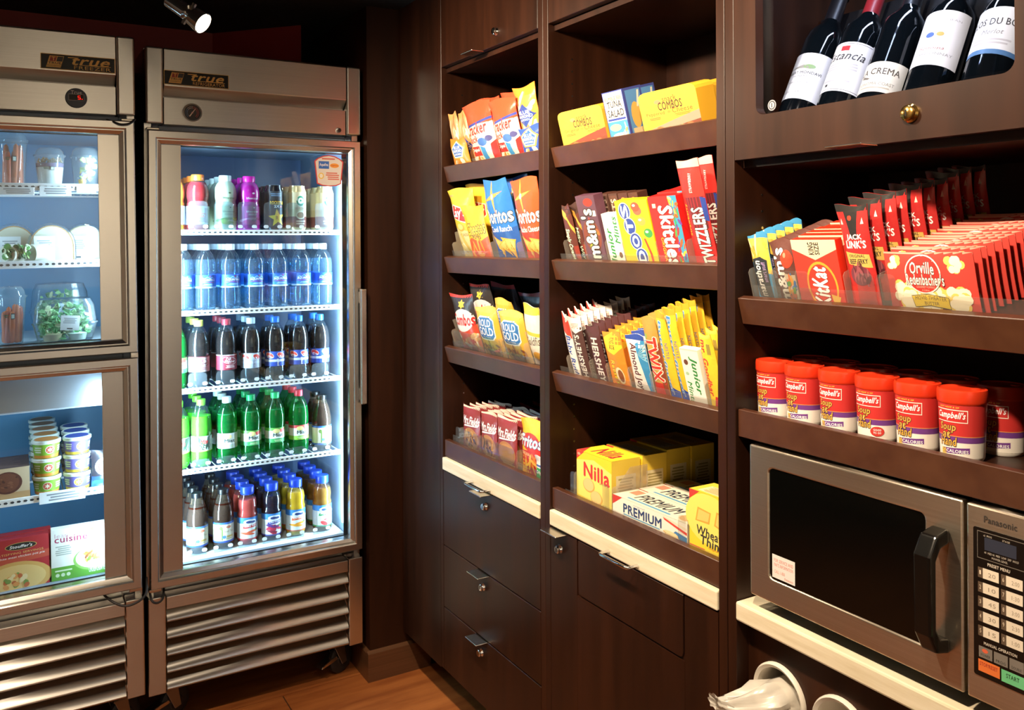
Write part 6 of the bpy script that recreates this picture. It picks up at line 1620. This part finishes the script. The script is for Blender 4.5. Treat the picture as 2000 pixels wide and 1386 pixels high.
for sgn, nm in ((-1, 'wrap_half'), (1, 'wrap_half')):
    me = MB().lathe([(0.0, -0.028), (0.026, -0.028), (0.028, -0.022), (0.028, 0.022), (0.022, 0.032), (0.0, 0.036)], 22, cap=False).mesh(nm, plain('#e6e4d4', 0.6), smooth=True)
    me.transform(T((sgn * 0.034, 0, 0.030)) @ R(14 * sgn + (70 if sgn < 0 else 20), 'Z') @ R(90, 'Y') @ R(0, 'X'))
    link(nm, me, wr)
for k in range(34):
    sg = -1
    m = MB(); r0 = q.uniform(0.006, 0.011)
    m.lathe([(0, -0.0015), (r0, 0), (r0 * 0.7, 0.002), (0, 0.0015)], 7, cap=False)
    me = m.mesh('leaf', plain(q.choice(['#3a7a3a', '#5aa04a', '#9ac46a', '#2a5a2a', '#d8e8c0']), 0.5))
    o = link('leaf', me, wr); o.location = (-0.042 + q.uniform(-0.018, 0.05), -0.030 + q.uniform(-0.004, 0.004), 0.032 + q.uniform(-0.012, 0.021)); o.rotation_euler = (1.3 + q.uniform(-0.5, 0.5), q.uniform(-0.6, 0.6), q.uniform(0, 3))
fzput(wr, 52, 1, 0.117)
def clamshell(label, rows=True):
    r = thing('salad_box', label, 'salad box', 'clear salad boxes')
    w, d, h = 0.172, 0.15, 0.128
    v = []
    def lp(s, z): return [(x * s, y * s, z) for x, y in rrect(-w / 2, w / 2, -d / 2, d / 2, 0.03, 4)]
    L = [lp(0.80, 0.0), lp(0.86, 0.006), lp(1.0, 0.055), lp(1.03, 0.056), lp(1.03, 0.060), lp(0.98, 0.062), lp(0.92, 0.108), lp(0.80, h), lp(0.3, h + 0.003)]
    n = len(L[0]); vv = [p for l in L for p in l]; f = []
    for i in range(len(L) - 1):
        for k in range(n): f.append((i * n + k, i * n + (k + 1) % n, (i + 1) * n + (k + 1) % n, (i + 1) * n + k))
    f += [tuple(range(n)), tuple((len(L) - 1) * n + k for k in range(n))]
    MB().add(vv, f).build('clear_box', FILM, r, smooth=True)
    qq = random.Random(len(label))
    for gi, gc in enumerate(('#4a8a4c', '#8fbc7c', '#d2d8a8')):
        g = MB()
        for k in range((120, 90, 40)[gi]):
            x, y = qq.uniform(-0.066, 0.066), qq.uniform(-0.060, 0.056)
            z = 0.012 + qq.random() * 0.100 * (1 - (x / 0.13) ** 2)
            s_ = qq.uniform(0.007, 0.014)
            M_ = T((x, y, z)) @ R(qq.uniform(0, 180), 'X') @ R(qq.uniform(0, 180), 'Z')
            g.add([M_ @ Vector(p) for p in ((-s_, 0, 0), (-s_ * 0.4, -s_ * 0.5, 0.003), (s_ * 0.5, -s_ * 0.45, -0.001), (s_, 0, 0.002), (s_ * 0.3, s_ * 0.55, 0.004), (-s_ * 0.5, s_ * 0.4, 0.001), (0, 0, -0.003))], [(0, 1, 2, 3, 4, 5), (0, 6, 1), (1, 6, 2), (2, 6, 3), (3, 6, 4), (4, 6, 5), (5, 6, 0)])
        o = g.build('salad_greens', plain(gc, 0.55), r); o['kind'] = 'stuff'
    for sx in (-0.035, 0.032):
        MB().lathe([(0.0, 0.006), (0.022, 0.006), (0.026, 0.024), (0.027, 0.025), (0.0, 0.030)], 18, (sx, -0.040, 0), cap=False).build('dressing_cup', plain('#c8b48a' if sx < 0 else '#d8e0d0', 0.35), r, smooth=True)
    o = MB().box(-0.012, 0.038, -0.0012, 0.0, -0.022, 0.022).build('label_card', plain('#eef2f4', 0.5), r)
    a = Art(); card(a); a.flat('label_print', o, 0.05, 0.044, M=T((-0.012, -0.0014, -0.022)))
    o.location = (0.0, -0.079, 0.060); o.rotation_euler = (-0.15, 0.08, 0)
    return r
cs = clamshell('clear salad box with dressing cups in front'); fzput(cs, 128, 2, 0.135, -3)
cs2 = clamshell('clear salad box standing farther back behind the front salad box'); fzput(cs2, 118, 2, 0.31, 2); cs2.matrix_world = cs2.matrix_world @ T((0, 0, 0.0)) @ Matrix.Diagonal((0.95, 0.95, 1.3, 1))
# frozen treats
def l_pint(c, c2, em):
    def f(a):
        a.rect(0, 0, 1, 1, c); a.rect(0, 0, 1, 0.20, c2); a.ell(0.5, 0.56, 0.058, 0.27, '#f4ecd8', 20); a.ell(0.5, 0.56, 0.05, 0.23, em, 18); a.star(0.5, 0.56, 0.042, 0.19, '#f4ecd8', 6, 0.4); a.lines(0.60, 0.35, 0.72, 0.8, 3, '#e8f0d8'); a.lines(0.28, 0.35, 0.4, 0.8, 3, '#e8f0d8')
    return f
def pint(label, c, c2, em, group):
    r = thing('ice_cream_cup', label, 'ice cream cup', group)
    MB().lathe([(0.0, 0.001), (0.0315, 0.0), (0.0375, 0.046), (0.0, 0.046)], 26, cap=False).build('cup', plain(c, 0.4), r, smooth=True)
    a = Art(); l_pint(c, c2, em)(a); a.wrap('cup_label', r, 0.0318, 0.001, 0.045, r1=0.0376)
    MB().lathe([(0.0388, 0.043), (0.0400, 0.044), (0.0400, 0.0515), (0.0375, 0.0535), (0.036, 0.0525), (0.0, 0.0525)], 26, cap=False).build('lid', plain('#e4e8dc', 0.4), r, smooth=True)
    a = Art(); a.ell(0.5, 0.5, 0.46, 0.46, c2 if c2 != '#e8c83a' else '#3a4aa0', 20); a.flat('lid_print', r, 0.07, 0.07, M=T((-0.035, -0.035, 0.0532)) @ R(-90, 'X'))
    return r
LV = ['bottom', 'middle', 'top']
pg = pint('x', '#86b82a', '#d88a2a', '#c8502a', 'green ice cream cups')
pv = pint('x', '#6f62b4', '#e8c83a', '#e8c83a', 'purple ice cream cups')
def stack(base, px, nm, depth, dx, used):
    for k in range(3):
        r = base if not used and k == 0 else copy_tree(base)
        used = True
        r['label'] = '%s ice cream cup, %s of the %s %s stack' % (nm, LV[k], ['front', 'second', 'third', 'fourth', 'fifth'][depth], nm)
        r['group'] = nm + ' ice cream cups'
        fzput(r, px, 3, 0.140)
        r.matrix_world = r.matrix_world @ T((dx, 0.086 * depth, 0.0536 * k)) @ R(7 * k, 'Z')
for dpt in range(5):
    stack(pg, 92, 'green', dpt, (0.0, 0.0, -0.001, -0.001, -0.001)[dpt], dpt > 0)
for dpt in range(3):
    stack(pv, 152, 'purple', dpt, (0.0, 0.001, 0.002)[dpt], dpt > 0)
bx = thing('ice_cream_bar_box', 'brown and cream ice cream bar box beside the green cups', 'frozen food')
def a_icebox(a):
    a.rect(0, 0, 1, 1, '#d9c2a0'); a.rect(0, 0, 1, 0.25, '#c8a070'); a.ell(0.70, 0.55, 0.20, 0.34, '#5a2f24', 22); a.ell(0.69, 0.56, 0.17, 0.29, '#74432f', 20); a.scatter(0.56, 0.35, 0.84, 0.78, 14, 0.02, 0.035, ['#8a5a40', '#4a241a'], 4, 6); a.ell(0.38, 0.52, 0.16, 0.28, '#efe6d2', 20); a.ell(0.37, 0.52, 0.09, 0.15, '#d8c8a0', 16)
carton(bx, 0.19, 0.095, 0.16, '#4a3026', a_icebox, top=lambda a: (a.rect(0, 0, 1, 1, '#5a3a2c'), a.lines(0.1, 0.1, 0.9, 0.9, 7, '#7a5a48')))
fzput(bx, -15, 3, 0.100)
bl = thing('frozen_treat_bag', 'dark blue frozen treat bag beside the purple cups', 'frozen food')
bag(bl, 0.085, 0.115, 0.026, '#1f4fb0', lambda a: (a.rect(0, 0.3, 1, 1, '#2a2430'), a.ell(0.5, 0.55, 0.4, 0.25, '#d8d2cc', 16), a.ell(0.5, 0.55, 0.3, 0.18, '#6a4a40', 14), a.rect(0, 0, 1, 0.2, '#3a7ae0')), 9)
fzput(bl, 209, 3, 0.100)
def a_pie(a):
    a.rect(0, 0, 1, 1, '#b4232c'); a.poly([(0, 0.62), (1, 0.70), (1, 0.55), (0, 0.48)], '#c8503a'); a.ell(0.42, 0.20, 0.62, 0.34, '#dcae62', 28); a.ell(0.42, 0.20, 0.52, 0.27, '#edcb86', 26); a.scatter(0.22, 0.05, 0.62, 0.30, 22, 0.05, 0.04, ['#c86a3a', '#e8a05a', '#7a9a4a', '#f6e2b0'], 6)
    a.ell(0.52, 0.84, 0.27, 0.075, '#c8b060', 24); a.ell(0.52, 0.84, 0.255, 0.066, '#14130f', 24); a.text("Stouffer's", 0.33, 0.81, 0.71, 0.87, '#ffffff', bold=0.03, shear=0.2); a.text('SATISFYING SERVINGS', 0.10, 0.685, 0.90, 0.725, '#f0c870', bold=0.01, slope=0.3); a.text('white meat chicken pot pie', 0.12, 0.60, 0.92, 0.655, '#ffffff', shear=0.2, slope=0.3)
def a_lean(a):
    a.rect(0, 0, 1, 1, '#eef0ea'); a.rect(0, 0, 1, 0.26, '#5aa02c'); a.ell(0.72, 0.34, 0.36, 0.24, '#8ab85a', 26); a.ell(0.74, 0.36, 0.34, 0.22, '#f2f2ec', 26); a.scatter(0.58, 0.30, 0.96, 0.46, 40, 0.05, 0.022, ['#b8742a', '#d89a4a', '#8a4a1c', '#6a8a2a', '#e8b86a'], 5)
    a.text('lean', 0.06, 0.84, 0.28, 0.92, '#c8a8b4'); a.text('cuisine', 0.06, 0.74, 0.60, 0.86, '#a82a5a', bold=0.02); a.ell(0.72, 0.91, 0.10, 0.035, '#6ab03a', 14, -0.5); a.ell(0.64, 0.95, 0.06, 0.03, '#8ac45a', 12, 0.6); a.lines(0.06, 0.48, 0.36, 0.68, 5, '#a8b0a8'); a.rect(0.06, 0.17, 0.34, 0.20, '#d8ecc8')
    for k in range(3): a.ell(0.10 + 0.09 * k, 0.10, 0.034, 0.036, '#d8ecc8', 12)
    a.text('CHICKEN CHOW MEIN', 0.62, 0.06, 0.92, 0.18, '#f2f4ee', bold=0.02)
pb = thing('frozen_meal_box', 'red frozen pot pie box facing out on the freezer floor', 'frozen food')
carton(pb, 0.150, 0.145, 0.035, '#9a1c26', a_pie); fzput(pb, 40, 4, 0.075, 2)
pb2 = copy_tree(pb); pb2['label'] = 'red frozen pot pie box close behind the front red box'; fzput(pb2, 36, 4, 0.118, 2); pb2.matrix_world = pb2.matrix_world @ T((0.012, 0, 0))
lb = thing('frozen_meal_box', 'white and green frozen meal box beside the red pot pie box', 'frozen food')
carton(lb, 0.160, 0.150, 0.035, '#d8dcd4', a_lean); fzput(lb, 160, 4, 0.075, -1)

# ================================================================== microwave
mw = thing('microwave_oven', 'stainless microwave oven with black window on the cream counter', 'microwave', None, (XC - 0.002, 1.153, 0.8292), -pi / 2)
Z0 = 0.8292
mz0, mz1 = 0.856 - Z0, 1.135 - Z0
MB().box(0.004, 0.507, 0.030, 0.36, mz0 - 0.002, mz1 - 0.004).build('casing', STEELM, mw, bevel=0.003)
for x in (0.04, 0.47):
    for y in (0.06, 0.32):
        MB().lathe([(0.012, 0.0), (0.014, mz0 - 0.002)], 14, (x, y, 0)).build('foot', RUBBER, mw)
ho = rrect(0.047, 0.354, 0.900 - Z0, 1.100 - Z0, 0.009, 5)
def door_plate(x0, x1, z0, z1, hole):
    m = plate_with_hole(x0, x1, z0, z1, hole, 0.0, 0.030)
    return m
dr = door_plate(0.0, 0.4145, mz0, mz1, ho).build('door', STEELM, mw, bevel=0.0035, bseg=3)
MB().prism([(a, b) for a, b in ho], 0.003, 0.010, 'y').build('door_window', plain('#060605', 0.08), dr)
a = Art(); a.rect(0, 0, 1, 1, '#e9e4e0'); a.text('FOR SERVICE AND', 0.08, 0.70, 0.92, 0.84, '#d86a5a'); a.text('PARTS INFORMATION', 0.08, 0.50, 0.92, 0.64, '#d86a5a'); a.text('CALL 1-800', 0.10, 0.22, 0.56, 0.36, '#e08a7a'); a.text('Panasonic', 0.55, 0.06, 0.92, 0.16, '#d86a5a')
a.flat('service_sticker', dr, 0.052, 0.042, M=T((0.052, 0.0026, 0.904 - Z0)) @ R(0, 'Y'))
# D-shaped handle
hz0, hz1 = 0.905 - Z0, 1.088 - Z0
hx0, hx1 = 0.366, 0.394
prof = [(0.0, hz0), (-0.030, hz0 + 0.006), (-0.046, hz0 + 0.034), (-0.048, hz1 - 0.034), (-0.030, hz1 - 0.006), (0.0, hz1), (0.0, hz1 - 0.022), (-0.020, hz1 - 0.026), (-0.031, hz1 - 0.042), (-0.031, hz0 + 0.042), (-0.020, hz0 + 0.026), (0.0, hz0 + 0.022)]
hm = MB()
n = len(prof)
for i in range(n // 2):
    a_, b_, c_, d_ = prof[i], prof[(i + 1) % n] if i < n // 2 - 1 else prof[n // 2 - 1], None, None
outer_ = prof[:6]; inner_ = list(reversed(prof[6:]))
v = []; f = []
for xx in (hx0, hx1):
    v += [(xx, y, z) for y, z in outer_] + [(xx, y, z) for y, z in inner_]
m_ = len(outer_)
for i in range(m_ - 1):
    f += [(i, i + 1, m_ + i + 1, m_ + i), (2 * m_ + i, 3 * m_ + i, 3 * m_ + i + 1, 2 * m_ + i + 1), (i, 2 * m_ + i, 2 * m_ + i + 1, i + 1), (m_ + i, m_ + i + 1, 3 * m_ + i + 1, 3 * m_ + i)]
f += [(0, m_, 3 * m_, 2 * m_), (m_ - 1, 3 * m_ - 1, 4 * m_ - 1, 2 * m_ - 1)]
MB().add(v, f).build('door_handle', plain('#0d0c0b', 0.18), dr, bevel=0.004, bseg=3)
# control side
cp = MB().box(0.4195, 0.511, 0.0, 0.030, mz0, mz1).build('control_panel', STEELM, mw, bevel=0.003, bseg=2)
kx0, kx1, kz0, kz1 = 0.4305, 0.505, 0.893 - Z0, 1.104 - Z0
MB().prism(rrect(kx0, kx1, kz0, kz1, 0.003, 3), -0.0012, -0.0001, 'y').build('key_panel', plain('#120d0a', 0.3), cp)
a = Art()
w, h = kx1 - kx0, kz1 - kz0
def pr(z): return (z - 0.893) / 0.211
a.rect(0.08, 0.795, 0.98, 0.80, '#6a625a'); a.rect(0.08, 0.975, 0.98, 0.98, '#6a625a'); a.rect(0.08, 0.795, 0.09, 0.98, '#6a625a'); a.rect(0.22, 0.86, 0.82, 0.945, '#141c34'); a.text('x2  PROG', 0.20, 0.95, 0.36, 0.962, '#c8beb0'); a.text('STAGE', 0.56, 0.95, 0.70, 0.962, '#c8beb0'); a.text('HI  MED HI  MED  LOW  DEF  HOLD', 0.22, 0.836, 0.86, 0.850, '#c8beb0'); a.text('POWER LEVEL', 0.36, 0.812, 0.66, 0.826, '#c8beb0')
a.text('PRESET MENU', 0.28, 0.757, 0.70, 0.778, '#e0d4c4', bold=0.02)
for k in range(5):
    zt = 0.735 - 0.098 * k
    for j, (u0, lab) in enumerate(((0.09, str(k + 1)), (0.53, str((k + 6) % 10)))):
        a.rect(u0, zt - 0.070, u0 + 0.09, zt, '#5a4634'); a.text(lab, u0 + 0.03, zt - 0.048, u0 + 0.06, zt - 0.020, '#e8d8c0'); a.rect(u0 + 0.095, zt - 0.070, u0 + 0.40, zt, '#e9dcc8')
        a.text([['20', '10', '45', '30', '15'], ['2:00', '1:30', '3:00', '2:30', '1:00']][j][k], u0 + 0.20, zt - 0.050, u0 + 0.34, zt - 0.022, '#9a8a78')
a.text('MANUAL OPERATION', 0.20, 0.222, 0.82, 0.242, '#e0d4c4', bold=0.02)
for k, t_ in enumerate(('POWER', 'PROG', 'DOUBLE')):
    a.rect(0.10 + 0.29 * k, 0.130, 0.36 + 0.29 * k, 0.205, '#7a726a'); a.text(t_, 0.14 + 0.29 * k, 0.140, 0.32 + 0.29 * k, 0.158, '#1a1614')
a.ell(0.22, 0.18, 0.06, 0.014, '#e0603a', 10); a.rect(0.09, 0.035, 0.50, 0.115, '#e8742a'); a.text('STOP/RESET', 0.12, 0.075, 0.46, 0.10, '#a82a14', bold=0.03); a.rect(0.53, 0.030, 0.97, 0.110, '#6ac88a'); a.text('START', 0.62, 0.065, 0.86, 0.092, '#1a4a2c', bold=0.03)
a.flat('key_print', cp, w, h, M=T((kx0, -0.0014, kz0)))
a = Art(); a.text('Panasonic', 0, 0, 1, 1, '#2a2018', bold=0.04); a.flat('brand_print', cp, 0.046, 0.009, M=T((0.446, -0.0003, 1.113 - Z0)))

# ================================================================== cup dispensers under the counter
M_CUPW = plain('#ece6da', 0.45)
def dispenser(label, x, sleeve):
    r = thing('cup_dispenser', label, 'cup dispenser', 'round cup dispensers', (XC, 1.190, 0), -pi / 2)
    MB().lathe([(0.0505, 0.24), (0.0505, 0.030), (0.0515, 0.024), (0.0575, 0.020), (0.0605, 0.024), (0.0605, 0.0295)], 40, (x, 0, 0.674), 'y', cap=False).build('flange', plain('#e6dfd2', 0.35), r, smooth=True)
    MB().lathe([(0.0, 0.235), (0.050, 0.235)], 30, (x, 0, 0.674), 'y', cap=False).build('tube_end', plain('#4a443c', 0.6), r)
    if not sleeve: return r
    c = thing('cup_sleeve', 'crumpled clear plastic sleeve of white cups poking out of the dispenser', 'cup sleeve', None, (XC, 1.190, 0), -pi / 2)
    q = random.Random(12)
    n = 44
    v, f = [], []
    rings = [(0.20, 0.038, 0, -0.008), (0.10, 0.039, 0, -0.009), (0.03, 0.039, -0.001, -0.0085), (0.017, 0.0395, -0.003, -0.0085), (-0.006, 0.040, -0.010, -0.014), (-0.03, 0.032, -0.026, -0.020), (-0.05, 0.022, -0.052, -0.026), (-0.058, 0.014, -0.058, -0.020), (-0.064, 0.010, -0.064, -0.016), (-0.070, 0.013, -0.070, -0.012)]
    for i, (y, rr, ox, oz) in enumerate(rings):
        for k in range(n):
            a_ = 2 * pi * k / n
            w_ = rr * (1 + (0.16 if y < 0.01 else 0.04) * math.sin(7 * a_ + i * 1.1) + (0.05 if y < 0.01 else 0.0) * math.sin(13 * a_ - i * 2.3) + q.uniform(-0.02, 0.02))
            v.append((x + ox + w_ * math.cos(a_), y, 0.674 + oz + w_ * math.sin(a_)))
    for i in range(len(rings) - 1):
        for k in range(n): f.append((i * n + k, i * n + (k + 1) % n, (i + 1) * n + (k + 1) % n, (i + 1) * n + k))
    MB().add(v, f).build('plastic_sleeve', clear('sleeve_film', '#f0ece4', 0.6, 1.6, 0.25, 1.45, '#f4eee2'), c, smooth=True)
    for k in range(7):
        y = 0.02 + 0.020 * k
        MB().lathe([(0.0, y + 0.07), (0.025, y + 0.07), (0.035, y), (0.0365, y - 0.001), (0.0365, y + 0.003)], 26, (x - 0.001, 0, 0.674 - 0.010), 'y', cap=False).build('paper_cup', M_CUPW, c, smooth=True)
    return r
dispenser('round white-rimmed cup dispenser holding a plastic cup sleeve', 0.080, True)
dispenser('round white-rimmed cup dispenser next to the filled one', 0.216, False)

# ================================================================== wine case
light('AREA', 'case_lamp', (XC + 0.06, 0.90, 2.13), (XC + 0.14, 0.90, 1.75), 2.6, (0.72, 0.82, 1.0), shape='RECTANGLE', size=0.03, size_y=0.50)
MB().box(0.03, W3 - 0.03, 0.03, 0.07, 2.135, 2.15).build('case_lamp_housing', BLACK, u3)
M_WGLASS = plain('#060a0e', 0.06)
PHI = math.radians(63)
AX = Vector((math.cos(PHI), 0, math.sin(PHI)))
NR = Vector((-math.sin(PHI), 0, math.cos(PHI)))
P_WINE = [(0.0, 0.012), (0.022, 0.004), (0.034, 0.0), (0.0375, 0.006), (0.0375, 0.185), (0.0345, 0.205), (0.022, 0.225), (0.0155, 0.240), (0.0145, 0.295), (0.0165, 0.296), (0.0165, 0.303), (0.0, 0.303)]
WINE_BASE = []
def wine(label, px, py, X, s0, s1, art, foil, bg, wfrac=0.42):
    r = thing('wine_bottle', label, 'wine bottle', 'wine bottles in the case')
    MB().lathe(P_WINE, 32, cap=False).build('bottle', M_WGLASS, r, smooth=True)
    MB().lathe([(0.0158, 0.238), (0.0150, 0.295), (0.0170, 0.2955), (0.0170, 0.3035), (0.0, 0.3038)], 24, cap=False).build('foil_capsule', plain(foil, 0.35), r, smooth=True)
    a = Art(); u0, u1 = 0.5 - wfrac / 2, 0.5 + wfrac / 2
    a.rect(u0, 0, u1, 1, bg); art(a, u0, u1)
    a.wrap('wine_label', r, 0.0379, s0, s1, off=0.00008, seg=30)
    P = PX(px, py, X)
    sm = (s0 + s1) / 2
    base = P - AX * sm - NR * 0.0375
    WINE_BASE.append(tuple(base))
    # local -y faces the label normal, local z runs up the bottle
    zx = AX; ny = -NR; xx = ny.cross(zx)
    M_ = Matrix((xx, ny, zx)).transposed().to_4x4()
    r.matrix_world = T(base) @ M_ @ R(12, 'Z')
    return r
def U(u0, u1, t): return u0 + (u1 - u0) * t
def w1(a, u0, u1): a.ell(U(u0, u1, 0.62), 0.70, 0.05, 0.05, '#7a9a6a', 14); a.poly([(U(u0, u1, 0.2), 0.66), (U(u0, u1, 0.5), 0.74), (U(u0, u1, 0.7), 0.66)], '#8a8a86'); a.text('ROBERT MONDAVI', U(u0, u1, 0.12), 0.54, U(u0, u1, 0.88), 0.60, '#3a3a3e', bold=0.02); a.text('WINERY', U(u0, u1, 0.35), 0.47, U(u0, u1, 0.65), 0.51, '#6a6a6e'); a.text('Napa Valley', U(u0, u1, 0.25), 0.33, U(u0, u1, 0.7), 0.39, '#7a7a80', shear=0.3); a.text('MERLOT', U(u0, u1, 0.2), 0.12, U(u0, u1, 0.6), 0.17, '#8a8a90')
def w2(a, u0, u1):
    for q_ in ((0.04, 0.03, 0.96, 0.04), (0.04, 0.96, 0.96, 0.97)): a.rect(U(u0, u1, q_[0]), q_[1], U(u0, u1, q_[2]), q_[3], '#5a5a60')
    a.rect(U(u0, u1, 0.40), 0.82, U(u0, u1, 0.56), 0.92, '#b01c2a'); a.text('Estancia', U(u0, u1, 0.14), 0.64, U(u0, u1, 0.88), 0.80, '#2a2a2e', shear=0.35, bold=0.02); a.lines(U(u0, u1, 0.15), 0.42, U(u0, u1, 0.85), 0.58, 3, '#b0b0b8'); a.rect(U(u0, u1, 0.3), 0.10, U(u0, u1, 0.36), 0.15, '#2a2a2e'); a.lines(U(u0, u1, 0.2), 0.18, U(u0, u1, 0.8), 0.24, 1, '#b0b0b8')
def w3(a, u0, u1): a.text('LA CREMA', U(u0, u1, 0.16), 0.58, U(u0, u1, 0.88), 0.78, '#4a4238', bold=0.02); a.text('SONOMA COAST', U(u0, u1, 0.2), 0.22, U(u0, u1, 0.84), 0.32, '#8a8478'); a.lines(U(u0, u1, 0.25), 0.1, U(u0, u1, 0.8), 0.18, 1, '#b0a898'); a.poly([(U(u0, u1, 0.2), 0.5), (U(u0, u1, 0.36), 0.42), (U(u0, u1, 0.4), 0.45), (U(u0, u1, 0.24), 0.56)], '#6a6258')
def w4(a, u0, u1): a.text('CHATEAU JEAN', U(u0, u1, 0.2), 0.80, U(u0, u1, 0.85), 0.85, '#b0b0b8'); a.ell(U(u0, u1, 0.42), 0.55, 0.03, 0.05, '#4a6ab0', 12); a.ell(U(u0, u1, 0.58), 0.56, 0.025, 0.04, '#d8a85a', 12); a.text('Sonoma', U(u0, u1, 0.3), 0.28, U(u0, u1, 0.7), 0.34, '#b07a7a', shear=0.3); a.text('CHARDONNAY', U(u0, u1, 0.16), 0.18, U(u0, u1, 0.86), 0.23, '#9a9aa0')
def w5(a, u0, u1): a.text('CLOS DU BOIS', U(u0, u1, 0.06), 0.62, U(u0, u1, 0.92), 0.76, '#3a3a40', bold=0.02); a.text('Merlot', U(u0, u1, 0.34), 0.42, U(u0, u1, 0.66), 0.52, '#8a8a90', shear=0.3); a.rect(u0, 0, u1, 0.10, '#4a7ab0'); a.lines(U(u0, u1, 0.2), 0.2, U(u0, u1, 0.8), 0.34, 2, '#c0c0c8')
wine('wine bottle with a landscape label, at the divider end of the case', 1556, 148, 1.2823, 0.045, 0.145, w1, '#14141a', '#d8dce4')
wine('wine bottle with a red crest and script label', 1634, 130, 1.2830, 0.055, 0.158, w2, '#7a1c24', '#e2e4ea')
wine('wine bottle with a short low cream label', 1702, 150, 1.2657, 0.045, 0.105, w3, '#14141a', '#dcd8cc')
wine('wine bottle with a tall white label set high', 1815, 74, 1.2914, 0.085, 0.190, w4, '#c8ccd4', '#e6e8ee')
wine('wine bottle with a blue-edged label, farthest from the divider', 1928, 60, 1.2863, 0.100, 0.185, w5, '#14141a', '#e2e6ee')
# sloping rack the bottles lean on, and the plinth each one stands on
zr = 1.6685
yr = (0.3902 + zr * math.cos(PHI)) / math.sin(PHI) - XC
MB().prism([(yr, zr), (yr + 0.33 * math.cos(PHI), zr + 0.33 * math.sin(PHI)), (yr + 0.33 * math.cos(PHI) + 0.012, zr + 0.33 * math.sin(PHI)), (yr + 0.012, zr)], 0.004, W3 - 0.004, 'x').build('bottle_rest', plain('#0c0c10', 0.5), u3)
for bx_, by_, bz_ in WINE_BASE:
    b_ = Vector((bx_, by_, bz_)); f_, l_ = b_ + NR * 0.034, b_ - NR * 0.030
    pl_ = [(f_.x - XC, f_.z), (l_.x - XC, l_.z), (l_.x - XC, 1.668), (f_.x - XC, 1.668)]
    MB().prism(pl_, 1.190 - by_ - 0.028, 1.190 - by_ + 0.028, 'x').build('bottle_plinth', plain('#0c0c10', 0.5), u3)
